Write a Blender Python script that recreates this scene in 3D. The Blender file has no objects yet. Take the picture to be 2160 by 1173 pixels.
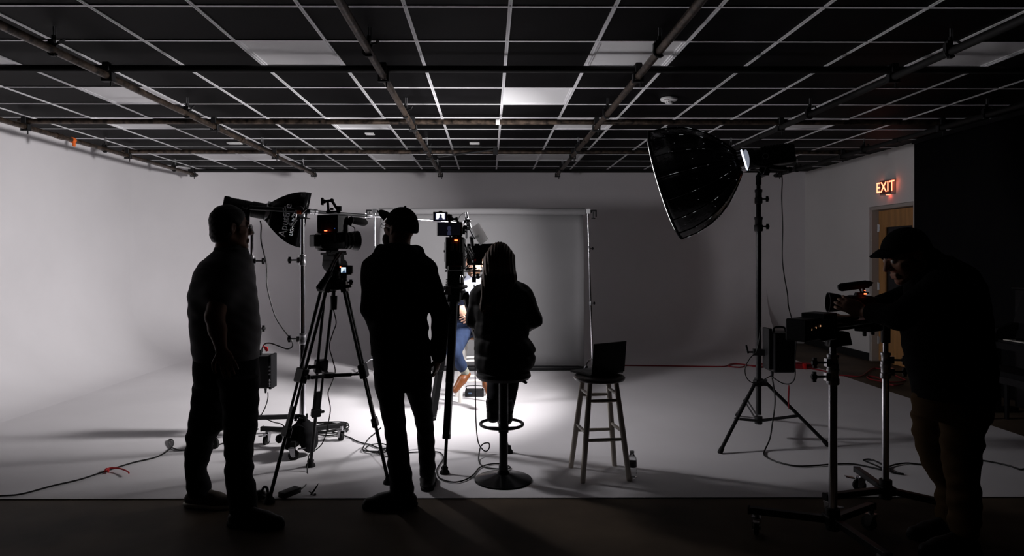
import bpy, bmesh, math, random
import numpy as np
from mathutils import Vector, Matrix, Euler

random.seed(7)
SC = bpy.context.scene
COL = SC.collection
V = Vector
PI = math.pi

# ---------------------------------------------------------------- camera, light, exposure
CAM_H, FPX, CX, CY, YAW = 1.46, 1393.0, 1039.5, 544.0, math.radians(0.35)
cam_data = bpy.data.cameras.new('camera')
cam_data.sensor_width = 36.0
cam_data.sensor_fit = 'HORIZONTAL'
cam_data.lens = 36.0 * FPX / 2160.0
cam_data.shift_x = (1080.0 - CX) / 2160.0
cam_data.shift_y = -(586.5 - CY) / 2160.0
cam_data.clip_start = 0.05
cam = bpy.data.objects.new('camera', cam_data)
COL.objects.link(cam)
cam.location = (0, 0, CAM_H)
cam.rotation_euler = (PI / 2, 0, -YAW)
SC.camera = cam

world = bpy.data.worlds.new('world')
world.use_nodes = True
world.node_tree.nodes['Background'].inputs[0].default_value = (0.8, 0.85, 1.0, 1)
world.node_tree.nodes['Background'].inputs[1].default_value = 0.0
SC.world = world

SC.view_settings.view_transform = 'Standard'
SC.view_settings.look = 'None'
SC.view_settings.exposure = 0.0
SC.view_settings.gamma = 1.0
SC.view_settings.use_curve_mapping = False
SC.cycles.use_denoising = True
SC.cycles.max_bounces = 8
SC.cycles.diffuse_bounces = 5
SC.cycles.sample_clamp_indirect = 6.0


def P(px, py, y):
    """the point seen at pixel (px, py) that stands y metres down the room"""
    a, b = (px - CX) / FPX, (CY - py) / FPX
    c, s = math.cos(YAW), math.sin(YAW)
    t = y / (c - a * s)
    return V(((s + a * c) * t, y, CAM_H + b * t))


def F(px, py, z=0.0):
    """the point at height z seen at pixel (px, py)"""
    a, b = (px - CX) / FPX, (CY - py) / FPX
    c, s = math.cos(YAW), math.sin(YAW)
    t = (z - CAM_H) / b
    return V(((s + a * c) * t, (c - a * s) * t, z))


# the two lamps that are switched on: the deep round softbox (key) and the small square one
KEY_RING = P(1560, 341, 5.35)
KEY_RIM = P(1405, 390, 5.58)
KEY_AXIS = (KEY_RIM - KEY_RING).normalized()
KEY_R = 0.475
BOX_RING = P(566, 448, 5.30)
BOX_RIM = P(641, 463, 5.38)
BOX_AXIS = (BOX_RIM - BOX_RING).normalized()
BOX_HALF = 0.215


def lamp(name, loc, axis, shape, size, watts, color, spread):
    d = bpy.data.lights.new(name, 'AREA')
    d.shape = shape
    d.size = size
    d.energy = watts
    d.color = color
    d.spread = math.radians(spread)
    o = bpy.data.objects.new(name, d)
    COL.objects.link(o)
    o.location = loc
    o.rotation_euler = axis.to_track_quat('-Z', 'Y').to_euler()
    return o


lamp('key_lamp', KEY_RIM + KEY_AXIS * 0.045, KEY_AXIS, 'DISK', 0.52, 101.0, (1.0, 0.965, 0.97), 105)
lamp('fill_lamp', BOX_RIM - BOX_AXIS * 0.02, BOX_AXIS, 'SQUARE', 0.30, 30.0, (1.0, 0.97, 1.0), 150)


# ---------------------------------------------------------------- materials
MATS = {}


def mat(name, col, rough=0.6, metal=0.0, spec=0.5, var=0.0, vscale=8.0, bump=0.0, bscale=120.0, coat=0.0, sheen=0.0,
        stretch=None, trans=0.0, emit=None, estr=0.0, alpha=1.0, ior=1.45):
    m = bpy.data.materials.new(name)
    m.use_nodes = True
    nt = m.node_tree
    b = nt.nodes['Principled BSDF']
    b.inputs['Base Color'].default_value = (*col, 1)
    b.inputs['Roughness'].default_value = rough
    b.inputs['Metallic'].default_value = metal
    b.inputs['Specular IOR Level'].default_value = spec
    b.inputs['IOR'].default_value = ior
    b.inputs['Coat Weight'].default_value = coat
    b.inputs['Sheen Weight'].default_value = sheen
    b.inputs['Transmission Weight'].default_value = trans
    if emit:
        b.inputs['Emission Color'].default_value = (*emit, 1)
        b.inputs['Emission Strength'].default_value = estr
    tc = nt.nodes.new('ShaderNodeTexCoord')
    mp = nt.nodes.new('ShaderNodeMapping')
    nt.links.new(tc.outputs['Object'], mp.inputs['Vector'])
    if stretch:
        mp.inputs['Scale'].default_value = stretch
    if var > 0:
        n = nt.nodes.new('ShaderNodeTexNoise')
        n.inputs['Scale'].default_value = vscale
        n.inputs['Detail'].default_value = 5.0
        nt.links.new(mp.outputs[0], n.inputs['Vector'])
        r = nt.nodes.new('ShaderNodeValToRGB')
        r.color_ramp.elements[0].position = 0.3
        r.color_ramp.elements[1].position = 0.72
        r.color_ramp.elements[0].color = (*[c * (1 - var) for c in col], 1)
        r.color_ramp.elements[1].color = (*[min(1.0, c * (1 + var)) for c in col], 1)
        nt.links.new(n.outputs['Fac'], r.inputs['Fac'])
        nt.links.new(r.outputs['Color'], b.inputs['Base Color'])
    if bump > 0:
        n2 = nt.nodes.new('ShaderNodeTexNoise')
        n2.inputs['Scale'].default_value = bscale
        n2.inputs['Detail'].default_value = 3.0
        nt.links.new(mp.outputs[0], n2.inputs['Vector'])
        bp = nt.nodes.new('ShaderNodeBump')
        bp.inputs['Strength'].default_value = bump
        bp.inputs['Distance'].default_value = 0.004
        nt.links.new(n2.outputs['Fac'], bp.inputs['Height'])
        nt.links.new(bp.outputs['Normal'], b.inputs['Normal'])
    MATS[name] = m
    return m


M = MATS
mat('white_paint', (0.775, 0.755, 0.775), 0.72, spec=0.25, var=0.03, vscale=1.2, bump=0.08, bscale=60)
mat('floor_paint', (0.772, 0.752, 0.772), 0.72, spec=0.25, var=0.04, vscale=1.1, bump=0.08, bscale=60)
mat('wall_paint', (0.70, 0.685, 0.675), 0.7, spec=0.25, var=0.03, vscale=1.5, bump=0.12, bscale=90)
mat('concrete', (0.090, 0.066, 0.045), 0.65, spec=0.2, var=0.5, vscale=1.6, bump=0.15, bscale=30)
mat('dark_wall', (0.012, 0.012, 0.013), 0.9, spec=0.1)
mat('ceiling_black', (0.006, 0.006, 0.007), 0.9, spec=0.1)
mat('tile_black', (0.0034, 0.0032, 0.0037), 0.6, ior=1.16, spec=0.5, var=0.45, vscale=3.0, bump=0.2, bscale=220)
mat('tee_white', (0.85, 0.85, 0.87), 0.45, spec=0.4)
mat('diffuser_off', (0.82, 0.82, 0.83), 0.4, spec=0.4, bump=0.25, bscale=160)
mat('pipe_steel', (0.060, 0.043, 0.032), 0.40, metal=0.5, var=0.95, vscale=22.0, bump=0.3, bscale=60)
mat('pipe_black', (0.012, 0.012, 0.012), 0.6, spec=0.3)
mat('cast_iron', (0.012, 0.012, 0.013), 0.55, spec=0.4)
mat('chrome', (0.78, 0.78, 0.82), 0.16, metal=1.0)
mat('steel', (0.5, 0.5, 0.52), 0.32, metal=1.0)
mat('dark_steel', (0.2, 0.2, 0.21), 0.4, metal=1.0)  # a darker grey than the plain steel
mat('aluminium', (0.55, 0.56, 0.58), 0.35, metal=1.0)
mat('black_metal', (0.008, 0.008, 0.009), 0.4, spec=0.4)
mat('gloss_black', (0.004, 0.004, 0.0045), 0.22, spec=0.25)
mat('black_plastic', (0.007, 0.007, 0.008), 0.45, spec=0.35, bump=0.05, bscale=300)
mat('dark_plastic', (0.011, 0.011, 0.012), 0.5, spec=0.35)
mat('rubber', (0.010, 0.010, 0.010), 0.75, spec=0.3)
mat('cable_black', (0.006, 0.006, 0.006), 0.5, spec=0.4)
mat('cable_red', (0.22, 0.012, 0.018), 0.5, spec=0.4)
mat('red_tie', (0.55, 0.01, 0.012), 0.6)
mat('orange_tape', (0.9, 0.16, 0.02), 0.6)
mat('softbox_fabric', (0.004, 0.004, 0.0045), 0.2, spec=0.45, bump=0.8, bscale=30)
mat('matte_fabric', (0.007, 0.007, 0.008), 0.8, spec=0.12, bump=0.3, bscale=30)
mat('silver_lining', (0.75, 0.75, 0.76), 0.3, metal=0.7)
mat('diffuser_lit', (0.85, 0.85, 0.85), 0.6, emit=(1.0, 0.98, 0.97), estr=1.6)
mat('lamp_leak', (0.8, 0.8, 0.85), 0.5, emit=(0.75, 0.82, 1.0), estr=2.2)
mat('print_white', (0.88, 0.88, 0.90), 0.5)
mat('grey_paper', (0.215, 0.213, 0.218), 0.85, spec=0.15, var=0.03, vscale=2.0)
mat('cardboard', (0.30, 0.24, 0.17), 0.8)
mat('pale_wood', (0.55, 0.50, 0.44), 0.45, var=0.15, vscale=6, stretch=(6, 6, 0.6))
mat('white_wood', (0.80, 0.77, 0.72), 0.4, var=0.06, vscale=6)
mat('brown_wood', (0.30, 0.14, 0.055), 0.4, var=0.3, vscale=5, stretch=(5, 5, 0.7))
mat('dark_seat', (0.035, 0.028, 0.026), 0.35, spec=0.5)
mat('door_wood', (0.46, 0.235, 0.085), 0.45, var=0.25, vscale=4, stretch=(4, 4, 0.35), coat=0.1)
mat('frame_grey', (0.42, 0.38, 0.35), 0.5)
mat('dark_glass', (0.006, 0.006, 0.008), 0.08, spec=0.5)
mat('led_red', (0.5, 0.02, 0.01), 0.4, emit=(1.0, 0.09, 0.03), estr=7.0)
mat('led_orange', (0.5, 0.1, 0.01), 0.4, emit=(1.0, 0.12, 0.03), estr=6.0)
mat('led_warm', (0.5, 0.3, 0.1), 0.4, emit=(1.0, 0.5, 0.25), estr=0.5)
mat('led_blue', (0.02, 0.1, 0.5), 0.4, emit=(0.08, 0.25, 1.0), estr=0.25)
mat('led_green', (0.02, 0.3, 0.05), 0.4, emit=(0.05, 1.0, 0.15), estr=0.12)
mat('exit_red', (0.6, 0.05, 0.02), 0.4, emit=(1.0, 0.20, 0.10), estr=4.5)
mat('exit_glow', (0.6, 0.05, 0.02), 0.4, emit=(1.0, 0.10, 0.05), estr=9.0)
mat('exit_face', (0.20, 0.075, 0.06), 0.5)
mat('exit_case', (0.42, 0.38, 0.36), 0.5)
mat('plaster_white', (0.75, 0.75, 0.75), 0.5)
mat('gold_screw', (0.65, 0.32, 0.10), 0.35, metal=0.8)
mat('skin', (0.50, 0.29, 0.205), 0.5, spec=0.4, var=0.06, vscale=20, bump=0.08, bscale=200)
mat('skin_tan', (0.25, 0.125, 0.08), 0.5, spec=0.4, var=0.06, vscale=20)
mat('hair_black', (0.008, 0.007, 0.007), 0.5, spec=0.4, bump=0.6, bscale=110, stretch=(3, 3, 0.4))
mat('hair_brown', (0.060, 0.030, 0.016), 0.6, spec=0.15, bump=0.8, bscale=70, stretch=(4, 4, 0.25))
mat('beard', (0.035, 0.022, 0.016), 0.7)
mat('eye_white', (0.75, 0.73, 0.70), 0.25)
mat('shirt_charcoal', (0.115, 0.113, 0.120), 0.85, spec=0.2, sheen=0.15, bump=0.35, bscale=40)
mat('hoodie_black', (0.006, 0.006, 0.0065), 0.95, spec=0.1, bump=0.3, bscale=35)
mat('jacket_black', (0.009, 0.008, 0.008), 0.75, spec=0.2, bump=0.3, bscale=30)
mat('trouser_black', (0.007, 0.007, 0.009), 0.9, spec=0.15, bump=0.3, bscale=35)
mat('trouser_brown', (0.085, 0.050, 0.020), 0.9, spec=0.15, bump=0.3, bscale=35)
mat('jeans_blue', (0.016, 0.027, 0.062), 0.85, spec=0.2, var=0.2, vscale=14, bump=0.4, bscale=60)
mat('suit_navy', (0.012, 0.015, 0.032), 0.85, spec=0.2, bump=0.2, bscale=60)
mat('shirt_white', (0.42, 0.44, 0.52), 0.8, spec=0.2)
mat('shoe_black', (0.012, 0.011, 0.011), 0.5, spec=0.4)
mat('shoe_grey_lit', (0.12, 0.10, 0.085), 0.7)  # paler than the other shoe of the pair, lamp light painted in
mat('sole_white_lit', (0.72, 0.68, 0.60), 0.6)
mat('shoe_tan', (0.15, 0.045, 0.010), 0.45, var=0.25, vscale=20)
mat('sock_grey', (0.20, 0.20, 0.165), 0.9)
mat('curtain_black', (0.006, 0.006, 0.007), 0.95, spec=0.05)
mat('piano_black', (0.008, 0.008, 0.009), 0.3, spec=0.3)
mat('ivory', (0.62, 0.60, 0.54), 0.35)
mat('bottle_plastic', (0.93, 0.95, 0.96), 0.06, trans=0.95, ior=1.33)
mat('bottle_label', (0.05, 0.05, 0.06), 0.5)
mat('bottle_cap', (0.55, 0.55, 0.58), 0.5)
mat('frosted', (0.85, 0.85, 0.85), 0.7, trans=0.55)
mat('hair_lit', (0.13, 0.068, 0.035), 0.6, spec=0.15)  # strands caught by the lamps: the light is put into their paler brown
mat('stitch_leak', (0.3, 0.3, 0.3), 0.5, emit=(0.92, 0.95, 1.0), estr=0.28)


def screen_mat(name, bg, fg, strength, cx=0.0, rx=0.2, head=0.2, vign=0.0):
    """a lit monitor picture or a painted reflection: a backdrop with a seated figure in front of it, in the screen's own coordinates"""
    m = bpy.data.materials.new(name)
    m.use_nodes = True
    nt = m.node_tree
    b = nt.nodes['Principled BSDF']
    b.inputs['Base Color'].default_value = (0.005, 0.005, 0.006, 1)
    b.inputs['Roughness'].default_value = 0.15
    tc = nt.nodes.new('ShaderNodeTexCoord')
    sx = nt.nodes.new('ShaderNodeSeparateXYZ')
    nt.links.new(tc.outputs['UV'], sx.inputs[0])

    def math_(op, a, bb):
        n = nt.nodes.new('ShaderNodeMath')
        n.operation = op
        for i, q in enumerate((a, bb)):
            if isinstance(q, (int, float)):
                n.inputs[i].default_value = q
            else:
                nt.links.new(q, n.inputs[i])
        return n.outputs[0]

    def ell(x, y, rx_, ry_):
        dx = math_('DIVIDE', math_('SUBTRACT', sx.outputs[0], x), rx_)
        dy = math_('DIVIDE', math_('SUBTRACT', sx.outputs[1], y), ry_)
        r2 = math_('ADD', math_('MULTIPLY', dx, dx), math_('MULTIPLY', dy, dy))
        return math_('LESS_THAN', r2, 1.0)
    fig = math_('MAXIMUM', ell(cx, 0.02, rx, 0.42), ell(cx, 0.02 + 0.42 + head * 0.6, head * 0.45, head))
    corner = math_('MAXIMUM', math_('LESS_THAN', sx.outputs[0], vign), math_('GREATER_THAN', sx.outputs[0], 1.0 - vign))
    corner = math_('MAXIMUM', corner, math_('LESS_THAN', sx.outputs[1], vign * 0.8))
    mx = nt.nodes.new('ShaderNodeMix')
    mx.data_type = 'RGBA'
    mx.inputs[6].default_value = (*bg, 1)
    mx.inputs[7].default_value = (*fg, 1)
    nt.links.new(math_('MAXIMUM', fig, corner), mx.inputs[0])
    nt.links.new(mx.outputs[2], b.inputs['Emission Color'])
    b.inputs['Emission Strength'].default_value = strength
    MATS[name] = m


screen_mat('screen_bright', (0.95, 0.97, 1.0), (0.02, 0.022, 0.05), 1.1, 0.52, 0.22, 0.26, 0.10)
screen_mat('screen_reflection', (0.0022, 0.0022, 0.0035), (0.02, 0.022, 0.045), 1.0, 0.5, 0.09, 0.2, 0.0)  # dark screen; a person's reflection is painted in as faint glow
screen_mat('screen_small', (0.75, 0.9, 1.0), (0.05, 0.09, 0.16), 1.1, 0.6, 0.3, 0.2, 0.06)


# ---------------------------------------------------------------- mesh building
def basis(d):
    d = V(d).normalized()
    a = V((0, 0, 1)) if abs(d.z) < 0.9 else V((1, 0, 0))
    u = a.cross(d).normalized()
    return u, d.cross(u).normalized()


def smooth_pts(pts, n=6, closed=False):
    pts = [V(p) for p in pts]
    out = []
    L = len(pts)
    rng = range(L) if closed else range(L - 1)
    for i in rng:
        if closed:
            p0, p1, p2, p3 = pts[(i - 1) % L], pts[i], pts[(i + 1) % L], pts[(i + 2) % L]
        else:
            p0, p1, p2, p3 = pts[max(i - 1, 0)], pts[i], pts[i + 1], pts[min(i + 2, L - 1)]
        for k in range(n):
            t = k / n
            out.append(0.5 * ((2 * p1) + (p2 - p0) * t + (2 * p0 - 5 * p1 + 4 * p2 - p3) * t * t + (3 * p1 - p0 - 3 * p2 + p3) * t ** 3))
    if not closed:
        out.append(pts[-1])
    return out


class MB:
    def __init__(self):
        self.v, self.f, self.uv = [], [], None

    def add(self, vs, fs):
        n = len(self.v)
        self.v += [tuple(p) for p in vs]
        self.f += [[n + i for i in q] for q in fs]
        return self

    def box(self, c, size, R=None):
        c = V(c)
        hx, hy, hz = (s / 2 for s in size)
        vs = [V((x, y, z)) for x in (-hx, hx) for y in (-hy, hy) for z in (-hz, hz)]
        if R is not None:
            vs = [R @ p for p in vs]
        return self.add([c + p for p in vs], [(0, 1, 3, 2), (4, 6, 7, 5), (0, 4, 5, 1), (2, 3, 7, 6), (0, 2, 6, 4), (1, 5, 7, 3)])

    def span(self, lo, hi):
        lo, hi = V(lo), V(hi)
        return self.box((lo + hi) / 2, hi - lo)

    def bar(self, a, b, w, h, up=(0, 0, 1)):
        """a square bar from a to b, w wide and h high"""
        a, b = V(a), V(b)
        d = (b - a)
        L = d.length
        d.normalize()
        s = d.cross(V(up))
        if s.length < 1e-4:
            s = d.cross(V((0, 1, 0)))
        s.normalize()
        u = s.cross(d)
        R = Matrix((s, d, u)).transposed()
        return self.box((a + b) / 2, (w, L, h), R)

    def cyl(self, a, b, r, r2=None, n=14):
        a, b = V(a), V(b)
        r2 = r if r2 is None else r2
        u, w = basis(b - a)
        vs = []
        for p, q in ((a, r), (b, r2)):
            vs += [p + (u * math.cos(2 * PI * i / n) + w * math.sin(2 * PI * i / n)) * q for i in range(n)]
        fs = [(i, (i + 1) % n, n + (i + 1) % n, n + i) for i in range(n)]
        fs += [tuple(range(n - 1, -1, -1)), tuple(range(n, 2 * n))]
        return self.add(vs, fs)

    def tube(self, pts, r, n=8, closed=False, caps=True):
        pts = [V(p) for p in pts]
        L = len(pts)
        rs = r if isinstance(r, (list, tuple)) else [r] * L
        t0 = (pts[1] - pts[0]).normalized()
        u, w = basis(t0)
        vs, rings = [], []
        pt = t0
        for i, p in enumerate(pts):
            if closed:
                t = (pts[(i + 1) % L] - pts[i - 1])
            elif i == 0:
                t = pts[1] - pts[0]
            elif i == L - 1:
                t = pts[-1] - pts[-2]
            else:
                t = pts[i + 1] - pts[i - 1]
            if t.length < 1e-9:
                t = pt
            t = t.normalized()
            q = pt.rotation_difference(t)
            u = (q @ u).normalized()
            w = t.cross(u).normalized()
            pt = t
            rings.append([len(vs) + k for k in range(n)])
            vs += [p + (u * math.cos(2 * PI * k / n) + w * math.sin(2 * PI * k / n)) * rs[i] for k in range(n)]
        fs = []
        for i in range(L if closed else L - 1):
            A, B = rings[i], rings[(i + 1) % L]
            fs += [(A[k], A[(k + 1) % n], B[(k + 1) % n], B[k]) for k in range(n)]
        if caps and not closed:
            fs += [tuple(reversed(rings[0])), tuple(rings[-1])]
        return self.add(vs, fs)

    def lathe(self, prof, o, axis, n=24, caps=True):
        """prof = [(distance along the axis, radius)]"""
        o, axis = V(o), V(axis).normalized()
        u, w = basis(axis)
        vs, fs = [], []
        for t, r in prof:
            vs += [o + axis * t + (u * math.cos(2 * PI * i / n) + w * math.sin(2 * PI * i / n)) * r for i in range(n)]
        for k in range(len(prof) - 1):
            fs += [(k * n + i, k * n + (i + 1) % n, (k + 1) * n + (i + 1) % n, (k + 1) * n + i) for i in range(n)]
        if caps:
            fs += [tuple(range(n - 1, -1, -1)), tuple(range((len(prof) - 1) * n, len(prof) * n))]
        return self.add(vs, fs)

    def sph(self, c, r, n=14, R=None):
        r = V(r) if not isinstance(r, (int, float)) else V((r, r, r))
        c = V(c)
        m = max(6, n // 2)
        vs, fs = [], []
        for j in range(1, m):
            th = PI * j / m
            for i in range(n):
                p = V((r.x * math.sin(th) * math.cos(2 * PI * i / n), r.y * math.sin(th) * math.sin(2 * PI * i / n), r.z * math.cos(th)))
                vs.append(c + (R @ p if R is not None else p))
        top, bot = V((0, 0, r.z)), V((0, 0, -r.z))
        if R is not None:
            top, bot = R @ top, R @ bot
        vs += [c + top, c + bot]
        T, B = len(vs) - 2, len(vs) - 1
        for j in range(m - 2):
            fs += [(j * n + i, (j + 1) * n + i, (j + 1) * n + (i + 1) % n, j * n + (i + 1) % n) for i in range(n)]
        fs += [(T, i, (i + 1) % n) for i in range(n)]
        k = (m - 2) * n
        fs += [(B, k + (i + 1) % n, k + i) for i in range(n)]
        return self.add(vs, fs)

    def prism(self, poly, ext):
        poly = [V(p) for p in poly]
        ext = V(ext)
        n = len(poly)
        fs = [tuple(range(n - 1, -1, -1)), tuple(range(n, 2 * n))]
        fs += [(i, (i + 1) % n, n + (i + 1) % n, n + i) for i in range(n)]
        return self.add(poly + [p + ext for p in poly], fs)

    def grid(self, rows):
        n = len(rows[0])
        vs = [p for r in rows for p in r]
        fs = [(j * n + i, j * n + i + 1, (j + 1) * n + i + 1, (j + 1) * n + i) for j in range(len(rows) - 1) for i in range(n - 1)]
        return self.add(vs, fs)

    def quad_uv(self, o, ux, uy):
        """one flat quad with picture coordinates"""
        o, ux, uy = V(o), V(ux), V(uy)
        self.add([o, o + ux, o + ux + uy, o + uy], [(0, 1, 2, 3)])
        self.uv = [(0, 0), (1, 0), (1, 1), (0, 1)]
        return self

    def mesh(self, name, o=(0, 0, 0), bevel=0.0, seg=1, angle=35.0, fix=True):
        me = bpy.data.meshes.new(name)
        o = V(o)
        me.from_pydata([tuple(V(p) - o) for p in self.v], [], self.f)
        if bevel > 0 or fix:
            bm = bmesh.new()
            bm.from_mesh(me)
            if fix:
                bmesh.ops.recalc_face_normals(bm, faces=bm.faces)
            if bevel > 0:
                es = [e for e in bm.edges if len(e.link_faces) == 2 and e.calc_face_angle(0) > 0.8]
                bmesh.ops.bevel(bm, geom=es, offset=bevel, segments=seg, affect='EDGES', profile=0.5, clamp_overlap=True)
            bm.to_mesh(me)
            bm.free()
        if self.uv:
            l = me.uv_layers.new(name='UVMap')
            for i, q in enumerate(self.uv):
                l.data[i].uv = q
        me.shade_smooth()
        me.set_sharp_from_angle(angle=math.radians(angle))
        return me

    def build(self, name, m, parent=None, bevel=0.0, seg=1, angle=35.0, fix=True, label=None):
        o_w = world_of(parent) if parent else V((0, 0, 0))
        me = self.mesh(name, o_w, bevel, seg, angle, fix)
        me.materials.append(M[m] if isinstance(m, str) else m)
        o = bpy.data.objects.new(name, me)
        COL.objects.link(o)
        if parent:
            o.parent = parent
        if label:
            o['label'] = label
        return o


def world_of(o):
    p = V((0, 0, 0))
    while o is not None:
        p = p + o.location
        o = o.parent
    return p


def tag(o, label, cat, group=None):
    o['label'] = label
    o['category'] = cat
    if group:
        o['group'] = group
    return o


def thing(name, label, cat, loc, group=None):
    o = bpy.data.objects.new(name, None)
    o.empty_display_size = 0.1
    COL.objects.link(o)
    o.location = loc
    return tag(o, label, cat, group)


def single(mb, name, m, label, cat, loc, group=None, **kw):
    """a thing that is one mesh, with its origin at loc"""
    me = mb.mesh(name, loc, kw.get('bevel', 0), kw.get('seg', 1), kw.get('angle', 35))
    me.materials.append(M[m])
    o = bpy.data.objects.new(name, me)
    COL.objects.link(o)
    o.location = loc
    return tag(o, label, cat, group)


def struct(o):
    o['kind'] = 'structure'
    return o


def copy_tree(o, loc=None, parent=None, label=None):
    c = o.copy()
    COL.objects.link(c)
    c.parent = parent
    if loc is not None:
        c.location = loc
    if label:
        c['label'] = label
    for ch in list(o.children):
        copy_tree(ch, None, c)
    return c


def text_part(s, name, m, parent, o, ux, uy, size, depth=0.001, align='CENTER'):
    """lettering in the default face, flat on the plane (ux, uy) with its middle at o"""
    cu = bpy.data.curves.new(name, 'FONT')
    cu.body = s
    cu.size = size
    cu.extrude = depth
    cu.align_x = align
    cu.align_y = 'CENTER'
    t = bpy.data.objects.new(name, cu)
    COL.objects.link(t)
    dg = bpy.context.evaluated_depsgraph_get()
    me = bpy.data.meshes.new_from_object(t.evaluated_get(dg))
    bpy.data.objects.remove(t)
    bpy.data.curves.remove(cu)
    ux, uy = V(ux).normalized(), V(uy).normalized()
    X = Matrix((ux, uy, ux.cross(uy))).transposed().to_4x4()
    X.translation = V(o) - world_of(parent)
    me.transform(X)
    me.materials.append(M[m])
    ob = bpy.data.objects.new(name, me)
    COL.objects.link(ob)
    ob.parent = parent
    return ob


# ---------------------------------------------------------------- the room
X_L, X_R, Y_B, Y_F, CEIL = -5.25, 5.4, 11.24, -1.6, 2.92
PAINT_X, PAINT_Y, COVE_X = 4.36, 4.0, 4.72

b = MB()
b.span((X_L - 0.1, Y_F - 0.1, -0.12), (X_R + 0.3, Y_B + 0.1, 0.0))
floor = struct(b.build('floor', 'concrete'))

# white infinity cove: painted floor, curved sweep, back and left walls in one skin
RC = 0.95


def cove_profile():
    q = [(0.0, 0.0)]
    for i in range(0, 13):
        t = (PI / 2) * i / 12
        q.append((RC * math.sin(t), RC - RC * math.cos(t)))
    q.append((RC, CEIL + 0.03))
    return q


prof = cove_profile()
path = []          # (point on the inner floor line, outward direction)
xi, yi = X_L + RC, Y_B - RC
path.append((V((xi, PAINT_Y, 0)), V((-1, 0, 0))))
path.append((V((xi, yi - 0.6, 0)), V((-1, 0, 0))))
for i in range(0, 11):
    t = (PI / 2) * i / 10
    c = V((xi + 0.6, yi - 0.6, 0))
    path.append((c + V((-0.6 * math.cos(t), 0.6 * math.sin(t), 0)), V((-math.cos(t), math.sin(t), 0))))
path.append((V((COVE_X, yi, 0)), V((0, 1, 0))))
rows = []
for p, d in path:
    rows.append([p + d * u + V((0, 0, z + 0.006)) for u, z in prof])
b = MB()
b.grid(rows)
wc = struct(b.build('wall_back', 'white_paint', angle=60))
wc['label'] = 'white infinity cove wall curving round the left and back of the studio'
b = MB()      # the painted floor inside the sweep
poly = [p + V((0, 0, 0.0)) for p, d in path] + [V((PAINT_X, 9.35, 0)), V((PAINT_X, PAINT_Y, 0))]
b.prism(poly, (0, 0, 0.006))
fp = struct(b.build('floor_painted', 'floor_paint'))
b = MB()      # plain wall that carries on to the right of the sweep, and the end of the sweep
b.span((COVE_X - 0.0, Y_B, -0.02), (X_R + 0.3, Y_B + 0.1, CEIL + 0.1))
pr = [V((COVE_X, yi + u, z + 0.005)) for u, z in prof[1:-1]]
b.prism(pr + [V((COVE_X, Y_B, 0))], (0.02, 0, 0))
struct(b.build('wall_back_end', 'white_paint'))
b = MB()
b.span((X_L - 0.1, Y_F, 0), (X_L, PAINT_Y, CEIL + 0.1))
struct(b.build('wall_left', 'dark_wall'))
b = MB()
b.span((X_L - 0.1, Y_F - 0.1, 0), (X_R + 0.1, Y_F, CEIL + 0.1))
struct(b.build('wall_front', 'dark_wall'))

# right wall with a recessed doorway
D0, D1, DTOP, DREC = 8.36, 9.34, 2.18, 0.11
b = MB()
b.span((X_R, D1, 0), (X_R + 0.25, Y_B + 0.1, CEIL + 0.1))
b.span((X_R, Y_F, 0), (X_R + 0.25, D0, CEIL + 0.1))
b.span((X_R, D0, DTOP), (X_R + 0.25, D1, CEIL + 0.1))
struct(b.build('wall_right', 'wall_paint'))
b = MB()
b.span((X_R - 0.012, D1, 0.0), (X_R, Y_B, 0.11))
b.span((X_R - 0.02, D1, 0.0), (X_R, Y_B, 0.012))
struct(b.build('baseboard_right', 'rubber'))

door = bpy.data.objects.new('door_1', None)
COL.objects.link(door)
door.location = (X_R + DREC, D1, 0)
struct(door)
door['label'] = 'wooden door with a dark glass panel in a grey recessed frame'
b = MB()      # frame
b.span((X_R + 0.012, D1 - 0.035, 0), (X_R + DREC + 0.09, D1 - 0.001, DTOP - 0.001))
b.span((X_R + 0.012, D0 + 0.001, 0), (X_R + DREC + 0.09, D0 + 0.035, DTOP - 0.001))
b.span((X_R + 0.012, D0 + 0.036, DTOP - 0.05), (X_R + DREC + 0.09, D1 - 0.036, DTOP - 0.002))
b.build('door_frame', 'frame_grey', door, bevel=0.004)
ya, yb, xa, xb = D0 + 0.045, D1 - 0.042, X_R + DREC, X_R + DREC + 0.045
zt = DTOP - 0.06
b = MB()
b.span((xa, yb - 0.15, 0.01), (xb, yb, zt))
b.span((xa, ya, 0.01), (xb, ya + 0.13, zt))
b.span((xa, ya + 0.13, zt - 0.22), (xb, yb - 0.15, zt))
b.span((xa, ya + 0.13, 0.01), (xb, yb - 0.15, 0.86))
b.build('door_leaf', 'door_wood', door)
b = MB()
b.span((xa + 0.015, ya + 0.13, 0.86), (xa + 0.025, yb - 0.15, zt - 0.22))
b.build('door_pane', 'dark_glass', door)
b = MB()
for z0, z1, y0, y1 in ((0.86, 0.875, ya + 0.13, yb - 0.15), (zt - 0.235, zt - 0.22, ya + 0.13, yb - 0.15),
                       (0.875, zt - 0.235, ya + 0.13, ya + 0.145), (0.875, zt - 0.235, yb - 0.165, yb - 0.15)):
    b.span((xa - 0.006, y0, z0), (xa + 0.012, y1, z1))
b.build('glazing_bead', 'door_wood', door)
for z in (1.88, 1.06, 0.3):
    b = MB()
    b.cyl((xa - 0.006, yb + 0.004, z - 0.055), (xa - 0.006, yb + 0.004, z + 0.055), 0.009, n=10)
    b.box((xa - 0.002, yb - 0.012, z), (0.004, 0.03, 0.1))
    b.build('hinge', 'steel', door)
b = MB()
b.cyl((xa, ya + 0.065, 1.0), (xa - 0.05, ya + 0.065, 1.0), 0.012)
b.cyl((xa - 0.05, ya + 0.055, 1.0), (xa - 0.05, ya + 0.18, 1.0), 0.009)
b.cyl((xa, ya + 0.065, 1.0), (xa - 0.008, ya + 0.065, 1.0), 0.03)
b.build('door_handle', 'steel', door)

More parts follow.
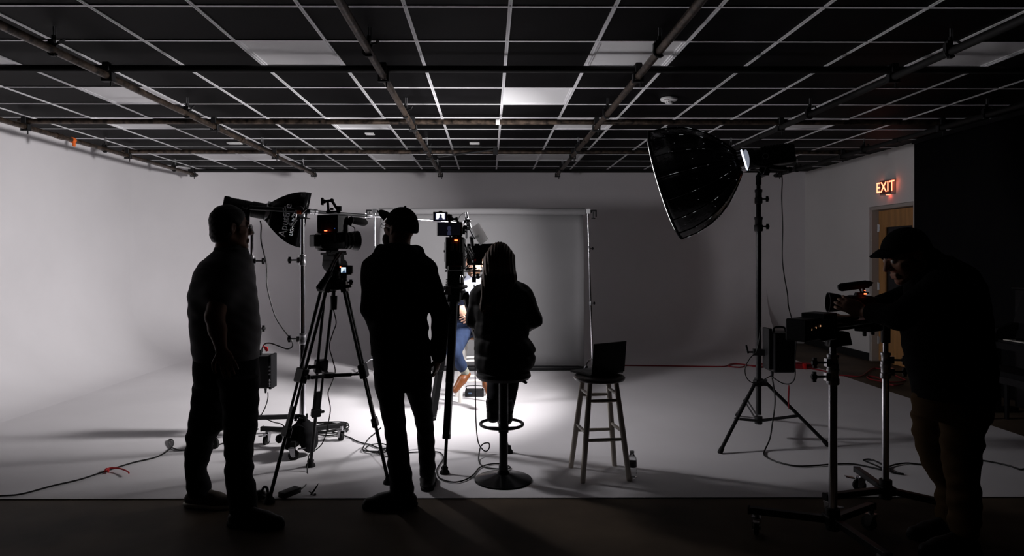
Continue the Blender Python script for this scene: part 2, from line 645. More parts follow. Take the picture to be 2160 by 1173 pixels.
# exit sign on the right wall
ey0, ey1, ez0, ez1 = 8.72, 8.99, 2.31, 2.51
es = thing('exit_sign', 'small exit sign with glowing red letters above the wooden door', 'exit sign', (X_R, (ey0 + ey1) / 2, ez0))
b = MB()
b.span((X_R - 0.06, ey0, ez0), (X_R - 0.001, ey1, ez1))
b.build('housing', 'exit_case', es, bevel=0.005)
b = MB()
b.span((X_R - 0.064, ey0 + 0.012, ez0 + 0.012), (X_R - 0.0605, ey1 - 0.012, ez1 - 0.012))
b.build('face_plate', 'exit_face', es)
t = text_part('EXIT', 'lettering', 'exit_red', es, (X_R - 0.067, (ey0 + ey1) / 2, (ez0 + ez1) / 2), (0, -1, 0), (0, 0, 1), 0.2, 0.0015)
b = MB()
b.span((X_R - 0.05, ey0 + 0.1, ez0 - 0.004), (X_R - 0.012, ey0 + 0.15, ez0 + 0.001))
b.build('downlight_lens', 'exit_glow', es)

# ceiling: black slab, tees in both directions, a tile in every cell
b = MB()
b.span((X_L - 0.1, Y_F - 0.1, CEIL + 0.035), (X_R + 0.3, Y_B + 0.1, CEIL + 0.12))
ceiling = struct(b.build('ceiling', 'ceiling_black'))
ROW0, STEP, COL0 = 3.834, 0.61, 0.124
xs = [X_L] + [COL0 + STEP * k for k in range(-8, 9)] + [X_R]
ys = [ROW0 + STEP * k for k in range(-1, 13)]
TW = 0.024
for x in xs[1:-1]:
    b = MB()
    b.span((x - TW / 2, 1.2, CEIL - 0.004), (x - 0.004, Y_B, CEIL + 0.001))
    b.span((x + 0.004, 1.2, CEIL - 0.004), (x + TW / 2, Y_B, CEIL + 0.001))
    b.span((x - 0.004, 1.2, CEIL + 0.001), (x + 0.004, Y_B, CEIL + 0.034))
    b.build('ceiling_tee', 'tee_white', ceiling, fix=False)
for y in ys:
    b = MB()
    b.span((X_L, y - TW / 2, CEIL - 0.0035), (X_R, y + TW / 2, CEIL + 0.001))
    b.span((X_L, y - 0.004, CEIL + 0.001), (X_R, y + 0.004, CEIL + 0.034))
    b.build('ceiling_tee', 'tee_white', ceiling, fix=False)
LIGHT_CELLS = {}
for r in (1, 5, 9):
    for k in (-7, -3, 1, 5):
        LIGHT_CELLS[(k, r)] = 'light'
for k, r in ((-6, 3), (0, 3), (-6, 9), (0, 9)):
    LIGHT_CELLS[(k, r)] = 'vent'
tile_me = {}
for ri in range(len(ys)):
    y0 = ys[ri]
    y1 = ys[ri + 1] if ri + 1 < len(ys) else Y_B
    if y1 - y0 < 0.03:
        continue
    for ci in range(len(xs) - 1):
        k = ci - 9
        if (k, ri - 1) in LIGHT_CELLS:
            continue
        x0, x1 = xs[ci], xs[ci + 1]
        key = (round(x1 - x0, 3), round(y1 - y0, 3))
        if key not in tile_me:
            w, d = key
            w, d = w - 0.014, d - 0.014
            q = MB()
            z0, z1 = 0.003, 0.018
            q.add([(-w / 2, -d / 2, z1), (w / 2, -d / 2, z1), (w / 2, d / 2, z1), (-w / 2, d / 2, z1),
                   (-w / 2 + .006, -d / 2 + .006, z0), (w / 2 - .006, -d / 2 + .006, z0), (w / 2 - .006, d / 2 - .006, z0), (-w / 2 + .006, d / 2 - .006, z0)],
                  [(0, 1, 2, 3), (4, 7, 6, 5), (0, 4, 5, 1), (1, 5, 6, 2), (2, 6, 7, 3), (3, 7, 4, 0)])
            tile_me[key] = q.mesh('ceiling_tile')
            tile_me[key].materials.append(M['tile_black'])
        o = bpy.data.objects.new('ceiling_tile', tile_me[key])
        COL.objects.link(o)
        o.parent = ceiling
        o.location = ((x0 + x1) / 2, (y0 + y1) / 2, CEIL)

colname = {-7: 'by the cove wall', -3: 'third light from the door', 1: 'second light from the door', 5: 'nearest the door',
           -6: 'by the cove wall', 0: 'above the middle of the set'}
rowname = {1: 'nearest row', 3: 'nearer row', 5: 'middle row', 9: 'row by the back wall'}
for (k, r), kind in LIGHT_CELLS.items():
    x0, y0 = COL0 + STEP * k, ROW0 + STEP * r
    cxm, cym = x0 + STEP / 2, y0 + STEP / 2
    if kind == 'light':
        t = thing('ceiling_light', 'unlit ceiling light %s, %s' % (colname[k], rowname[r]), 'ceiling light', (cxm, cym, CEIL), 'ceiling lights in the tile grid')
    else:
        t = thing('ceiling_vent', 'white ceiling vent %s, %s' % (colname[k], rowname[r]), 'ceiling vent', (cxm, cym, CEIL), 'white vent panels in the tile grid')
    h = STEP / 2 - 0.006
    b = MB()
    for s in (-1, 1):
        b.span((cxm - h, cym + s * (h - 0.011) - 0.011, CEIL + 0.0012), (cxm + h, cym + s * (h - 0.011) + 0.011, CEIL + 0.02))
        b.span((cxm + s * (h - 0.011) - 0.011, cym - h + 0.022, CEIL + 0.0012), (cxm + s * (h - 0.011) + 0.011, cym + h - 0.022, CEIL + 0.02))
    b.build('panel_frame', 'tee_white', t)
    b = MB()
    if kind == 'light':
        b.span((cxm - h + 0.02, cym - h + 0.02, CEIL + 0.008), (cxm + h - 0.02, cym + h - 0.02, CEIL + 0.014))
        b.build('diffuser', 'diffuser_off', t)
    else:
        b.span((cxm - h + 0.02, cym - h + 0.02, CEIL + 0.006), (cxm + h - 0.02, cym + h - 0.02, CEIL + 0.012))
        b.build('face_panel', 'diffuser_off', t, bevel=0.002)

# smoke detector and three small plates on the ceiling
sd = P(1411, 201, 6.02)
t = thing('smoke_detector', 'round white smoke detector on the black ceiling tiles', 'smoke detector', (sd.x, sd.y, CEIL))
b = MB()
b.lathe([(0, 0.075), (0.012, 0.078), (0.022, 0.074), (0.03, 0.058), (0.033, 0.05)], (sd.x, sd.y, CEIL - 0.001), (0, 0, -1), 28)
b.build('base', 'plaster_white', t)
b = MB()
b.lathe([(0.033, 0.04), (0.04, 0.036), (0.05, 0.03), (0.053, 0.018)], (sd.x, sd.y, CEIL - 0.001), (0, 0, -1), 24)
b.build('sensor_head', 'plaster_white', t)
b = MB()
for i in range(10):
    a = 2 * PI * i / 10
    b.box((sd.x + 0.0355 * math.cos(a), sd.y + 0.0355 * math.sin(a), CEIL - 0.042), (0.006, 0.006, 0.012))
b.build('vent_slot', 'dark_plastic', t)
text_part('FIRE', 'lettering', 'exit_face', t, (sd.x - 0.035, sd.y - 0.058, CEIL - 0.0285), (0.92, -0.4, 0), (0.25, 0.6, 0.75), 0.026, 0.0008)
for px, py, w in ((780, 283, 0.10), (1001, 303, 0.125), (495, 303, 0.17)):
    yy = (CEIL - CAM_H - 0.005) * FPX / (CY - py)
    q = P(px, py, yy)
    b = MB()
    b.span((q.x - w / 2, q.y - 0.05, CEIL - 0.012), (q.x + w / 2, q.y + 0.05, CEIL + 0.002))
    b.span((q.x - w / 2 + 0.02, q.y - 0.03, CEIL - 0.016), (q.x + w / 2 - 0.02, q.y + 0.03, CEIL - 0.012))
    lab = {780: 'small white ceiling plate beside the worn pipe above the capped man', 1001: 'small white ceiling plate above the tall camera rig with two monitors',
           495: 'small white ceiling plate nearest the cove wall'}[px]
    single(b, 'cover_plate', 'plaster_white', lab, 'ceiling plate', (q.x, q.y, CEIL), 'small ceiling cover plates', bevel=0.002)

# pipe grid hung under the ceiling
PZ, PR = CAM_H + 1.31, 0.0255
PX = [r * 1.31 for r in (-3.535, -2.095, -0.580, 0.825, 2.24, 3.48)]
CZ = PZ + 2 * PR + 0.004
CROSS_Y = [1.362 * FPX / d for d in (397, 286, 223, 183)]
PEND = 10.5
plab = ['rusty ceiling pipe running along the white cove wall, orange tag on it', 'rusty ceiling pipe running lengthwise, second from the white cove wall',
        'worn ceiling pipe running lengthwise above the man in the cap', 'worn ceiling pipe running lengthwise above the bar stool, fourth from the cove wall',
        'dark ceiling pipe running lengthwise above the big round softbox', 'dark ceiling pipe running lengthwise nearest the exit door']
clab = ['black pipe crossing the ceiling, nearest the camera', 'rusty pipe crossing the ceiling, second from the camera, with white band',
        'rusty pipe crossing the ceiling, third from the camera', 'dark pipe crossing the ceiling close to the back wall']


def hanger(pipe, x, y):
    """jaw round the pipe, neck and threaded rod up to the tile, wing bolt at the side"""
    h = MB()
    pts = [V((x - 0.034 * math.cos(a), y, PZ + 0.034 * math.sin(a))) for a in [(-2.3 + 4.6 * i / 12) for i in range(13)]]
    h.tube([V((p.x, y, p.z)) for p in pts], 0.009, 6)
    h.box((x - 0.01, y, PZ + 0.05), (0.035, 0.03, 0.035))
    h.box((x - 0.028, y, PZ + 0.02), (0.02, 0.03, 0.06))
    h.box((x, y, PZ - 0.034), (0.03, 0.026, 0.012))
    h.cyl((x, y, PZ + 0.05), (x, y, PZ + 0.095), 0.014, 0.011, 10)
    o = h.build('hanger', 'cast_iron', pipe)
    r = MB()
    r.cyl((x, y, PZ + 0.06), (x, y, CEIL - 0.001), 0.005, n=8)
    r.cyl((x + 0.015, y, PZ + 0.06), (x + 0.015, y, CEIL - 0.001), 0.003, n=6)
    r.build('threaded_rod', 'steel', o)
    r = MB()
    r.cyl((x, y, PZ + 0.035), (x + 0.055, y - 0.01, PZ + 0.045), 0.006, n=8)
    r.bar((x + 0.052, y - 0.035, PZ + 0.035), (x + 0.06, y + 0.02, PZ + 0.075), 0.008, 0.014)
    r.build('wing_bolt', 'cast_iron', o)
    r = MB()
    return o


pipes = []
for i, x in enumerate(PX):
    m = 'pipe_steel' if i < 4 else 'pipe_black'
    b = MB()
    b.lathe([(0, PR * 0.8), (0, PR), (PEND - 1.5 - 0.012, PR), (PEND - 1.5, PR * 0.9), (PEND - 1.5, PR * 0.75)], (x, 1.5, PZ), (0, 1, 0), 18)
    b.lathe([(0, PR), (0, PR + 0.006), (0.1, PR + 0.006), (0.1, PR)], (x, 7.1 + 0.2 * (i % 2), PZ), (0, 1, 0), 18, caps=False)
    t = single(b, 'lighting_pipe', m, plab[i], 'pipe', (x, 1.5, PZ), 'lengthwise pipes of the ceiling grid')
    pipes.append(t)
    for y in (4.18, 6.02, 8.0, 9.75):
        hanger(t, x, y)
    for y in CROSS_Y:         # the clamps where the pipes cross
        h = MB()
        for q in (-1, 1):
            h.box((x + q * 0.034, y, PZ - 0.004), (0.012, 0.05, 0.056))
            h.box((x, y + q * 0.034, CZ + 0.004), (0.05, 0.012, 0.056))
        h.box((x, y, CZ + PR + 0.009), (0.045, 0.08, 0.012))
        h.box((x, y, PZ - PR - 0.008), (0.086, 0.045, 0.012))
        h.cyl((x + 0.02, y, PZ - PR), (x + 0.02, y, PZ - PR - 0.05), 0.006, n=8)
        h.build('cross_clamp', 'cast_iron', t, bevel=0.003)
b = MB()
q = P(166, 296, 7.0)
b.lathe([(0, PR + 0.001), (0.004, PR + 0.007), (0.05, PR + 0.007), (0.054, PR + 0.001)], (PX[0], 7.35, PZ), (0, 1, 0), 14, caps=False)
b.box((PX[0] + 0.02, 7.37, PZ - 0.045), (0.012, 0.04, 0.05))
b.build('orange_tag', 'orange_tape', pipes[0], label='orange tape tag')
for i, y in enumerate(CROSS_Y):
    m = ('pipe_black', 'pipe_steel', 'pipe_steel', 'pipe_black')[i]
    b = MB()
    b.lathe([(0, PR * 0.8), (0, PR), (9.4, PR), (9.4, PR * 0.8)], (-4.7, y, CZ), (1, 0, 0), 16)
    t = single(b, 'cross_pipe', m, clab[i], 'pipe', (-4.7, y, CZ), 'crosswise pipes of the ceiling grid')
    if i == 1:
        b = MB()
        b.lathe([(0, PR + 0.001), (0.003, PR + 0.004), (0.035, PR + 0.004), (0.038, PR + 0.001)], (0.07, y, CZ), (1, 0, 0), 16, caps=False)
        b.build('white_band', 'plaster_white', t, label='white painted band')
# flat arm braced against the third crosspipe
q0, q1 = P(925, 338, 8.45), P(1045, 316, 8.45)
b = MB()
b.cyl((q0.x, 8.40, PZ - 0.03), (q1.x, 8.44, CZ + 0.02), 0.012, n=10)
b.box((q1.x, 8.44, CZ + 0.0), (0.06, 0.03, 0.09))
b.box((q0.x + 0.03, 8.40, PZ - 0.02), (0.09, 0.03, 0.02))
single(b, 'brace_arm', 'cast_iron', 'thin slanted metal arm clamped below the third crosswise ceiling pipe', 'arm', (q0.x, 8.42, PZ), bevel=0.003)

# black curtain along the right wall, hung from a track
cx0 = 5.27
b = MB()
rows = []
n = 150
y0c, y1c = P(1924, 544, 8.15).y, -1.2
for z in (0.03, 0.8, 1.7, 2.87):
    rows.append([V((cx0 + 0.022 * math.sin(i * 1.05) * (0.6 + 0.4 * math.sin(i * 0.37 + z)), y0c + (y1c - y0c) * i / n, z)) for i in range(n + 1)])
b.grid(rows)
cu = thing('black_curtain', 'full height black curtain hiding the wall behind the piano', 'curtain', (cx0, 4.0, 0))
o = b.build('drape', 'curtain_black', cu, fix=False)
sm = o.modifiers.new('thickness', 'SOLIDIFY')
sm.thickness = 0.004
b = MB()
b.span((cx0 - 0.02, y1c, 2.87), (cx0 + 0.02, y0c + 0.02, 2.918))
b.build('track', 'black_metal', cu)


# ---------------------------------------------------------------- bodies and clothes: one smooth skin each, grown from a distance field
def sstep(a, b, k):
    if k <= 0:
        return np.minimum(a, b)
    h = np.clip(0.5 + 0.5 * (b - a) / k, 0, 1)
    return b * (1 - h) + a * h - k * h * (1 - h)


class Field:
    def __init__(s, lo, hi, h):
        s.h = h
        s.lo = np.array(lo, dtype=np.float32)
        n = np.ceil((np.array(hi) - s.lo) / h).astype(int) + 1
        s.n = n
        s.D = np.full(tuple(n), 0.5, dtype=np.float32)

    def sub(s, lo, hi):
        a = np.clip(np.floor((np.array(lo) - s.lo) / s.h).astype(int), 0, s.n)
        b = np.clip(np.ceil((np.array(hi) - s.lo) / s.h).astype(int) + 1, 0, s.n)
        if np.any(b <= a):
            return None
        ax = [(s.lo[i] + np.arange(a[i], b[i]) * s.h).astype(np.float32) for i in range(3)]
        X, Y, Z = ax[0][:, None, None], ax[1][None, :, None], ax[2][None, None, :]
        return (slice(a[0], b[0]), slice(a[1], b[1]), slice(a[2], b[2])), X, Y, Z

    def put(s, sl, d, k, cut=False):
        if cut:
            s.D[sl] = -sstep(-s.D[sl], d, k)
        else:
            s.D[sl] = sstep(s.D[sl], d, k)

    def rc(s, a, b, ra, rb, k=0.015, flat=None, fs=1.0, cut=False):
        """a tapered limb from a to b; flat = a direction in which it is fs times as thick"""
        a, b = np.array(a, dtype=np.float32), np.array(b, dtype=np.float32)
        m = max(ra, rb) * max(1.0, fs) + k + 3 * s.h
        q = s.sub(np.minimum(a, b) - m, np.maximum(a, b) + m)
        if q is None:
            return
        sl, X, Y, Z = q
        ba = b - a
        L2 = float(ba @ ba) + 1e-12
        px, py, pz = X - a[0], Y - a[1], Z - a[2]
        t = np.clip((px * ba[0] + py * ba[1] + pz * ba[2]) / L2, 0, 1)
        px, py, pz = px - t * ba[0], py - t * ba[1], pz - t * ba[2]
        r2 = px * px + py * py + pz * pz
        f = 1.0
        if flat is not None:
            fl = np.array(flat, dtype=np.float32)
            fl = fl / np.linalg.norm(fl)
            c = px * fl[0] + py * fl[1] + pz * fl[2]
            r2 = r2 + c * c * (1 / fs ** 2 - 1)
            f = min(1.0, fs)
        s.put(sl, ((np.sqrt(r2) - (ra + (rb - ra) * t)) * f).astype(np.float32), k, cut)

    def chain(s, pts, rs, k=0.015, **kw):
        for i in range(len(pts) - 1):
            s.rc(pts[i], pts[i + 1], rs[i], rs[i + 1], k, **kw)

    def ell(s, c, axes, r, k=0.015, cut=False):
        """axes = three unit vectors, r = three radii"""
        c = np.array(c, dtype=np.float32)
        m = max(r) + k + 3 * s.h
        q = s.sub(c - m, c + m)
        if q is None:
            return
        sl, X, Y, Z = q
        k0, k1 = 0, 0
        for e, rr in zip(axes, r):
            t = ((X - c[0]) * e[0] + (Y - c[1]) * e[1] + (Z - c[2]) * e[2]) / rr
            k0 = k0 + t * t
            k1 = k1 + t * t / (rr * rr)
        k0, k1 = np.sqrt(k0), np.sqrt(k1) + 1e-9
        s.put(sl, (k0 * (k0 - 1) / k1).astype(np.float32), k, cut)

    def loft(s, rows, k=0.02, grow=0.0, p=2.0, wob=0.0, seed=0, caps=0.01):
        """rows = [(z, cx, cy, half width x, half depth y)], stacked ellipses"""
        rows = sorted(rows)
        z = np.array([r[0] for r in rows], dtype=np.float32)
        R = [np.array([r[i] for r in rows], dtype=np.float32) for i in range(1, 5)]
        m = float(max(R[2].max(), R[3].max())) + grow + k + 3 * s.h
        lo = (float(R[0].min()) - m, float(R[1].min()) - m, float(z[0]) - k - 3 * s.h - grow)
        hi = (float(R[0].max()) + m, float(R[1].max()) + m, float(z[-1]) + k + 3 * s.h + grow)
        q = s.sub(lo, hi)
        if q is None:
            return
        sl, X, Y, Z = q
        # smooth the interpolation between rows
        zf = np.linspace(z[0], z[-1], 120)
        I = []
        for r in R:
            v = np.interp(zf, z, r)
            kern = np.ones(9) / 9
            pad = np.concatenate([np.full(4, v[0]), v, np.full(4, v[-1])])
            v = np.convolve(pad, kern, 'valid')
            I.append(np.interp(Z[0, 0], zf, v).astype(np.float32)[None, None, :])
        a, c = np.maximum(I[2] + grow, 0.01), np.maximum(I[3] + grow, 0.01)
        dx, dy = np.abs(X - I[0]) / a, np.abs(Y - I[1]) / c
        rr = (dx ** p + dy ** p) ** (1.0 / p)
        d = (rr - 1) * np.minimum(a, c)
        if wob:
            d = d + wob * (np.sin(Z * 47 + X * 23 + seed) * np.sin(Y * 31 - Z * 19 + seed * 2) + 0.6 * np.sin(Z * 83 + Y * 40 + X * 31 + seed))
        cap = np.maximum(float(z[0]) - grow - Z, Z - float(z[-1]) - grow)
        s.put(sl, np.maximum(d, cap).astype(np.float32), k)

    def plane(s, c, n, k=0.0):
        """keep only what lies behind the plane through c with outward normal n"""
        X, Y, Z = s.axes()
        d = (X - c[0]) * n[0] + (Y - c[1]) * n[1] + (Z - c[2]) * n[2]
        s.D = np.maximum(s.D, d.astype(np.float32))

    def axes(s):
        ax = [(s.lo[i] + np.arange(s.n[i]) * s.h).astype(np.float32) for i in range(3)]
        return ax[0][:, None, None], ax[1][None, :, None], ax[2][None, None, :]

    def folds(s, amp, fr=1.0, seed=0.0, zlo=-9, zhi=99):
        X, Y, Z = s.axes()
        w = ((Z > zlo) & (Z < zhi)).astype(np.float32)
        s.D = s.D + amp * w * (np.sin(fr * (38 * Z + 21 * X) + seed) * np.sin(fr * (26 * Y - 15 * Z) + 2 * seed)
                               + 0.5 * np.sin(fr * (71 * Z - 33 * X + 29 * Y) + seed * 3)).astype(np.float32)

    def mesh(s, name, o):
        D = s.D
        N = D < 0
        nx, ny, nz = D.shape
        cnt = np.zeros((nx - 1, ny - 1, nz - 1), dtype=np.int8)
        for i in (0, 1):
            for j in (0, 1):
                for k in (0, 1):
                    cnt += N[i:nx - 1 + i, j:ny - 1 + j, k:nz - 1 + k]
        act = (cnt > 0) & (cnt < 8)
        idx = np.argwhere(act)
        ids = np.full(act.shape, -1, dtype=np.int32)
        ids[act] = np.arange(len(idx))
        corner = {}
        for i in (0, 1):
            for j in (0, 1):
                for k in (0, 1):
                    corner[(i, j, k)] = D[idx[:, 0] + i, idx[:, 1] + j, idx[:, 2] + k].astype(np.float64)
        acc = np.zeros((len(idx), 3))
        num = np.zeros(len(idx))
        for c0 in corner:
            for ax in range(3):
                if c0[ax] == 1:
                    continue
                c1 = list(c0)
                c1[ax] = 1
                d0, d1 = corner[c0], corner[tuple(c1)]
                x = (d0 < 0) != (d1 < 0)
                t = np.where(x, d0 / np.where(x, d0 - d1, 1), 0)
                p = np.array(c0, dtype=float)[None, :].repeat(len(idx), 0)
                p[:, ax] = t
                acc += p * x[:, None]
                num += x
        verts = s.lo + (idx + acc / num[:, None]) * s.h - np.array(o)
        quads = []
        for ax in range(3):
            u, v = (ax + 1) % 3, (ax + 2) % 3
            sl0, sl1 = [slice(None)] * 3, [slice(None)] * 3
            sl0[ax], sl1[ax] = slice(0, -1), slice(1, None)
            ch = N[tuple(sl0)] != N[tuple(sl1)]
            e = np.argwhere(ch)
            ok = (e[:, u] > 0) & (e[:, v] > 0) & (e[:, u] < D.shape[u] - 1) & (e[:, v] < D.shape[v] - 1)
            e = e[ok]
            inside = N[e[:, 0], e[:, 1], e[:, 2]]

            def cell(du, dv):
                q = e.copy()
                q[:, u] += du
                q[:, v] += dv
                return ids[q[:, 0], q[:, 1], q[:, 2]]
            A, B, C, Dd = cell(-1, -1), cell(0, -1), cell(0, 0), cell(-1, 0)
            f = np.stack([A, B, C, Dd], 1)
            f[~inside] = f[~inside][:, ::-1]
            quads.append(f)
        quads = np.concatenate(quads)
        quads = quads[(quads >= 0).all(1)]
        me = bpy.data.meshes.new(name)
        me.vertices.add(len(verts))
        me.vertices.foreach_set('co', verts.astype(np.float32).ravel())
        me.loops.add(len(quads) * 4)
        me.loops.foreach_set('vertex_index', quads.astype(np.int32).ravel())
        me.polygons.add(len(quads))
        me.polygons.foreach_set('loop_start', np.arange(0, len(quads) * 4, 4, dtype=np.int32))
        me.update(calc_edges=True)
        me.shade_smooth()
        return me

    def build(s, name, m, parent, label=None):
        me = s.mesh(name, world_of(parent))
        me.materials.append(M[m])
        o = bpy.data.objects.new(name, me)
        COL.objects.link(o)
        o.parent = parent
        if label:
            o['label'] = label
        return o


def N3(v):
    return V(v).normalized()


def px_rows(rows, y, dep=None):
    """(image row, left column, right column, half depth[, distance]) -> ellipses standing y metres away"""
    out = []
    for r in rows:
        yy = r[4] if len(r) > 4 else y
        a, c = P(r[1], r[0], yy), P(r[2], r[0], yy)
        out.append((a.z, (a.x + c.x) / 2, yy, (c.x - a.x) / 2, r[3]))
    return out


class Head:
    def __init__(s, c, f, u, k=1.0):
        s.c, s.f = V(c), N3(f)
        r = s.f.cross(V(u)).normalized()
        s.r = r
        s.u = r.cross(s.f).normalized()
        s.k = k

    def at(s, x, y, z):
        """x forward, y to the person's right, z up"""
        return s.c + (s.f * x + s.r * y + s.u * z) * s.k

    @property
    def ax(s):
        return (s.f, s.r, s.u)

    def skin(s, S, ear=True):
        k = s.k
        S.ell(s.at(-0.012, 0, 0.032), s.ax, (0.096 * k, 0.075 * k, 0.090 * k), 0.02)
        S.ell(s.at(0.032, 0, -0.03), s.ax, (0.060 * k, 0.060 * k, 0.082 * k), 0.02)
        for q in (-1, 1):
            S.rc(s.at(-0.02, q * 0.05, -0.055), s.at(0.062, q * 0.016, -0.1), 0.02 * k, 0.018 * k, 0.02)
            S.rc(s.at(0.058, q * 0.045, -0.018), s.at(0.03, q * 0.062, -0.012), 0.018 * k, 0.014 * k, 0.015)
        S.ell(s.at(0.074, 0, -0.105), s.ax, (0.020 * k, 0.024 * k, 0.019 * k), 0.015)
        S.rc(s.at(0.083, -0.034, 0.026), s.at(0.083, 0.034, 0.026), 0.013 * k, 0.013 * k, 0.012)
        for q in (-1, 1):
            S.ell(s.at(0.098, q * 0.032, 0.004), s.ax, (0.017 * k, 0.018 * k, 0.011 * k), 0.008, cut=True)
            S.ell(s.at(0.076, q * 0.032, 0.003), s.ax, (0.013 * k, 0.014 * k, 0.012 * k), 0.003)
        S.rc(s.at(0.088, 0, 0.018), s.at(0.113, 0, -0.028), 0.009 * k, 0.0125 * k, 0.01)
        for q in (-1, 1):
            S.ell(s.at(0.099, q * 0.013, -0.034), s.ax, (0.012 * k, 0.009 * k, 0.009 * k), 0.006)
        S.rc(s.at(0.089, -0.019, -0.066), s.at(0.089, 0.019, -0.066), 0.007 * k, 0.007 * k, 0.006)
        S.rc(s.at(0.087, -0.017, -0.079), s.at(0.087, 0.017, -0.079), 0.0085 * k, 0.0085 * k, 0.006)
        S.rc(s.at(0.099, -0.018, -0.072), s.at(0.099, 0.018, -0.072), 0.0032 * k, 0.0032 * k, 0.002, cut=True)
        if ear:
            for q in (-1, 1):
                ex = (N3(s.f * 0.95 - s.u * 0.1 - s.r * q * 0.35), N3(s.r * q * 0.95 + s.f * 0.35), s.u)
                S.ell(s.at(-0.012, q * 0.081, -0.004), ex, (0.021 * k, 0.008 * k, 0.033 * k), 0.004)
                S.ell(s.at(-0.004, q * 0.088, -0.002), ex, (0.011 * k, 0.006 * k, 0.018 * k), 0.003, cut=True)

    def neck(s, S, base, r=0.058):
        S.rc(s.at(-0.022, 0, -0.03), base, r * 0.93, r * 1.08, 0.025)

    def eyes(s, parent):
        for q in (-1, 1):
            b = MB()
            b.sph(s.at(0.0795, q * 0.032, 0.003), 0.0118 * s.k, 12)
            b.build('eye', 'eye_white', parent)


def hand(S, w, d, n, sg, curl=0.5, size=1.0, spread=0.022):
    """palm, four unequal bent fingers and a thumb; d = wrist to knuckles, n = way the palm faces, sg = which side the thumb is on"""
    d, n = N3(d), V(n)
    n = (n - d * n.dot(d)).normalized()
    sd = d.cross(n).normalized() * sg
    k = size
    w = V(w)
    S.rc(w, w + d * 0.03 * k, 0.026 * k, 0.03 * k, 0.01, flat=n, fs=0.75)
    S.ell(w + d * 0.052 * k, (d, sd, n), (0.053 * k, 0.042 * k, 0.0155 * k), 0.012)
    for i, L in enumerate((0.072, 0.080, 0.074, 0.058)):
        p = w + d * (0.088 - 0.004 * abs(i - 1.2)) * k + sd * (0.0315 - spread * i) * k
        a = 0.10 + 0.25 * curl
        fan = sd * (0.10 - 0.07 * i)
        for j, fr in enumerate((0.46, 0.30, 0.24)):
            dd = N3(d * math.cos(a) + n * math.sin(a) + fan * (1 if j == 0 else 0.5))
            q = p + dd * (L * fr * k)
            S.rc(p, q, (0.0092 - 0.0009 * j) * k, (0.0083 - 0.0009 * j) * k, 0.002)
            p = q
            a += 0.15 + 0.75 * curl
    p = w + d * 0.022 * k + sd * 0.03 * k + n * 0.004
    for j, (L, dd) in enumerate(((0.042, d * 0.62 + sd * 0.72 + n * 0.35), (0.034, d * 0.8 + sd * 0.3 + n * (0.35 + 0.4 * curl)), (0.026, d * 0.85 + n * (0.4 + 0.5 * curl)))):
        q = p + N3(dd) * L * k
        S.rc(p, q, (0.0125 - 0.0018 * j) * k, (0.0112 - 0.0018 * j) * k, 0.006 if j == 0 else 0.002)
        p = q


def shoe_fields(ankle, toe, L=0.28, h=0.004, tall=0.11, z0=0.0):
    """a shoe on flat ground: (upper, sole)"""
    a = V(ankle)
    t = V((toe[0], toe[1], 0)).normalized()
    s = V((-t.y, t.x, 0))
    g = V((a.x, a.y, z0))
    heel, ball, tip = g - t * 0.045, g + t * (L * 0.42), g + t * (L * 0.66)
    lo = (min(heel.x, tip.x) - 0.1, min(heel.y, tip.y) - 0.1, z0 - 0.01)
    hi = (max(heel.x, tip.x) + 0.1, max(heel.y, tip.y) + 0.1, z0 + tall + 0.05)
    U = Field(lo, hi, h)
    up = V((0, 0, 1))
    U.rc(heel + up * 0.045, g + t * 0.03 + up * 0.05, 0.037, 0.04, 0.02)
    U.rc(g + t * 0.03 + up * 0.05, ball + up * 0.035, 0.042, 0.044, 0.03)
    U.rc(ball + up * 0.034, tip + up * 0.030, 0.045, 0.034, 0.03)
    U.rc(g + up * 0.06 - t * 0.008, g + up * tall - t * 0.008, 0.043, 0.046, 0.025)
    U.rc(g + t * 0.055 + up * 0.085, ball + up * 0.06, 0.02, 0.016, 0.03)
    U.plane((0, 0, z0 + 0.022), (0, 0, -1))
    U.plane((0, 0, z0 + tall), (0, 0, 1))
    W = Field(lo, hi, h)
    W.rc(heel + up * 0.02, g + t * 0.03 + up * 0.02, 0.043, 0.043, 0.02)
    W.rc(g + t * 0.03 + up * 0.02, ball + up * 0.02, 0.043, 0.049, 0.03)
    W.rc(ball + up * 0.02, tip + up * 0.02, 0.049, 0.038, 0.03)
    W.plane((0, 0, z0 + 0.001), (0, 0, -1))
    W.plane((0, 0, z0 + 0.026), (0, 0, 1))
    return U, W


def shoe(parent, ankle, toe, m='shoe_black', sole='rubber', **kw):
    U, W = shoe_fields(ankle, toe, **kw)
    o = U.build('shoe', m, parent)
    W.build('sole', sole, o)
    return o


def bounds(parts, pad=0.12):
    a = np.array([tuple(p) for p in parts])
    return a.min(0) - pad, a.max(0) + pad


def bpx(xl, yt, xr, yb, y0, y1):
    q = [P(x, y, d) for x in (xl, xr) for y in (yt, yb) for d in (y0, y1)]
    lo, hi = bounds(q, 0.0)
    return lo, hi


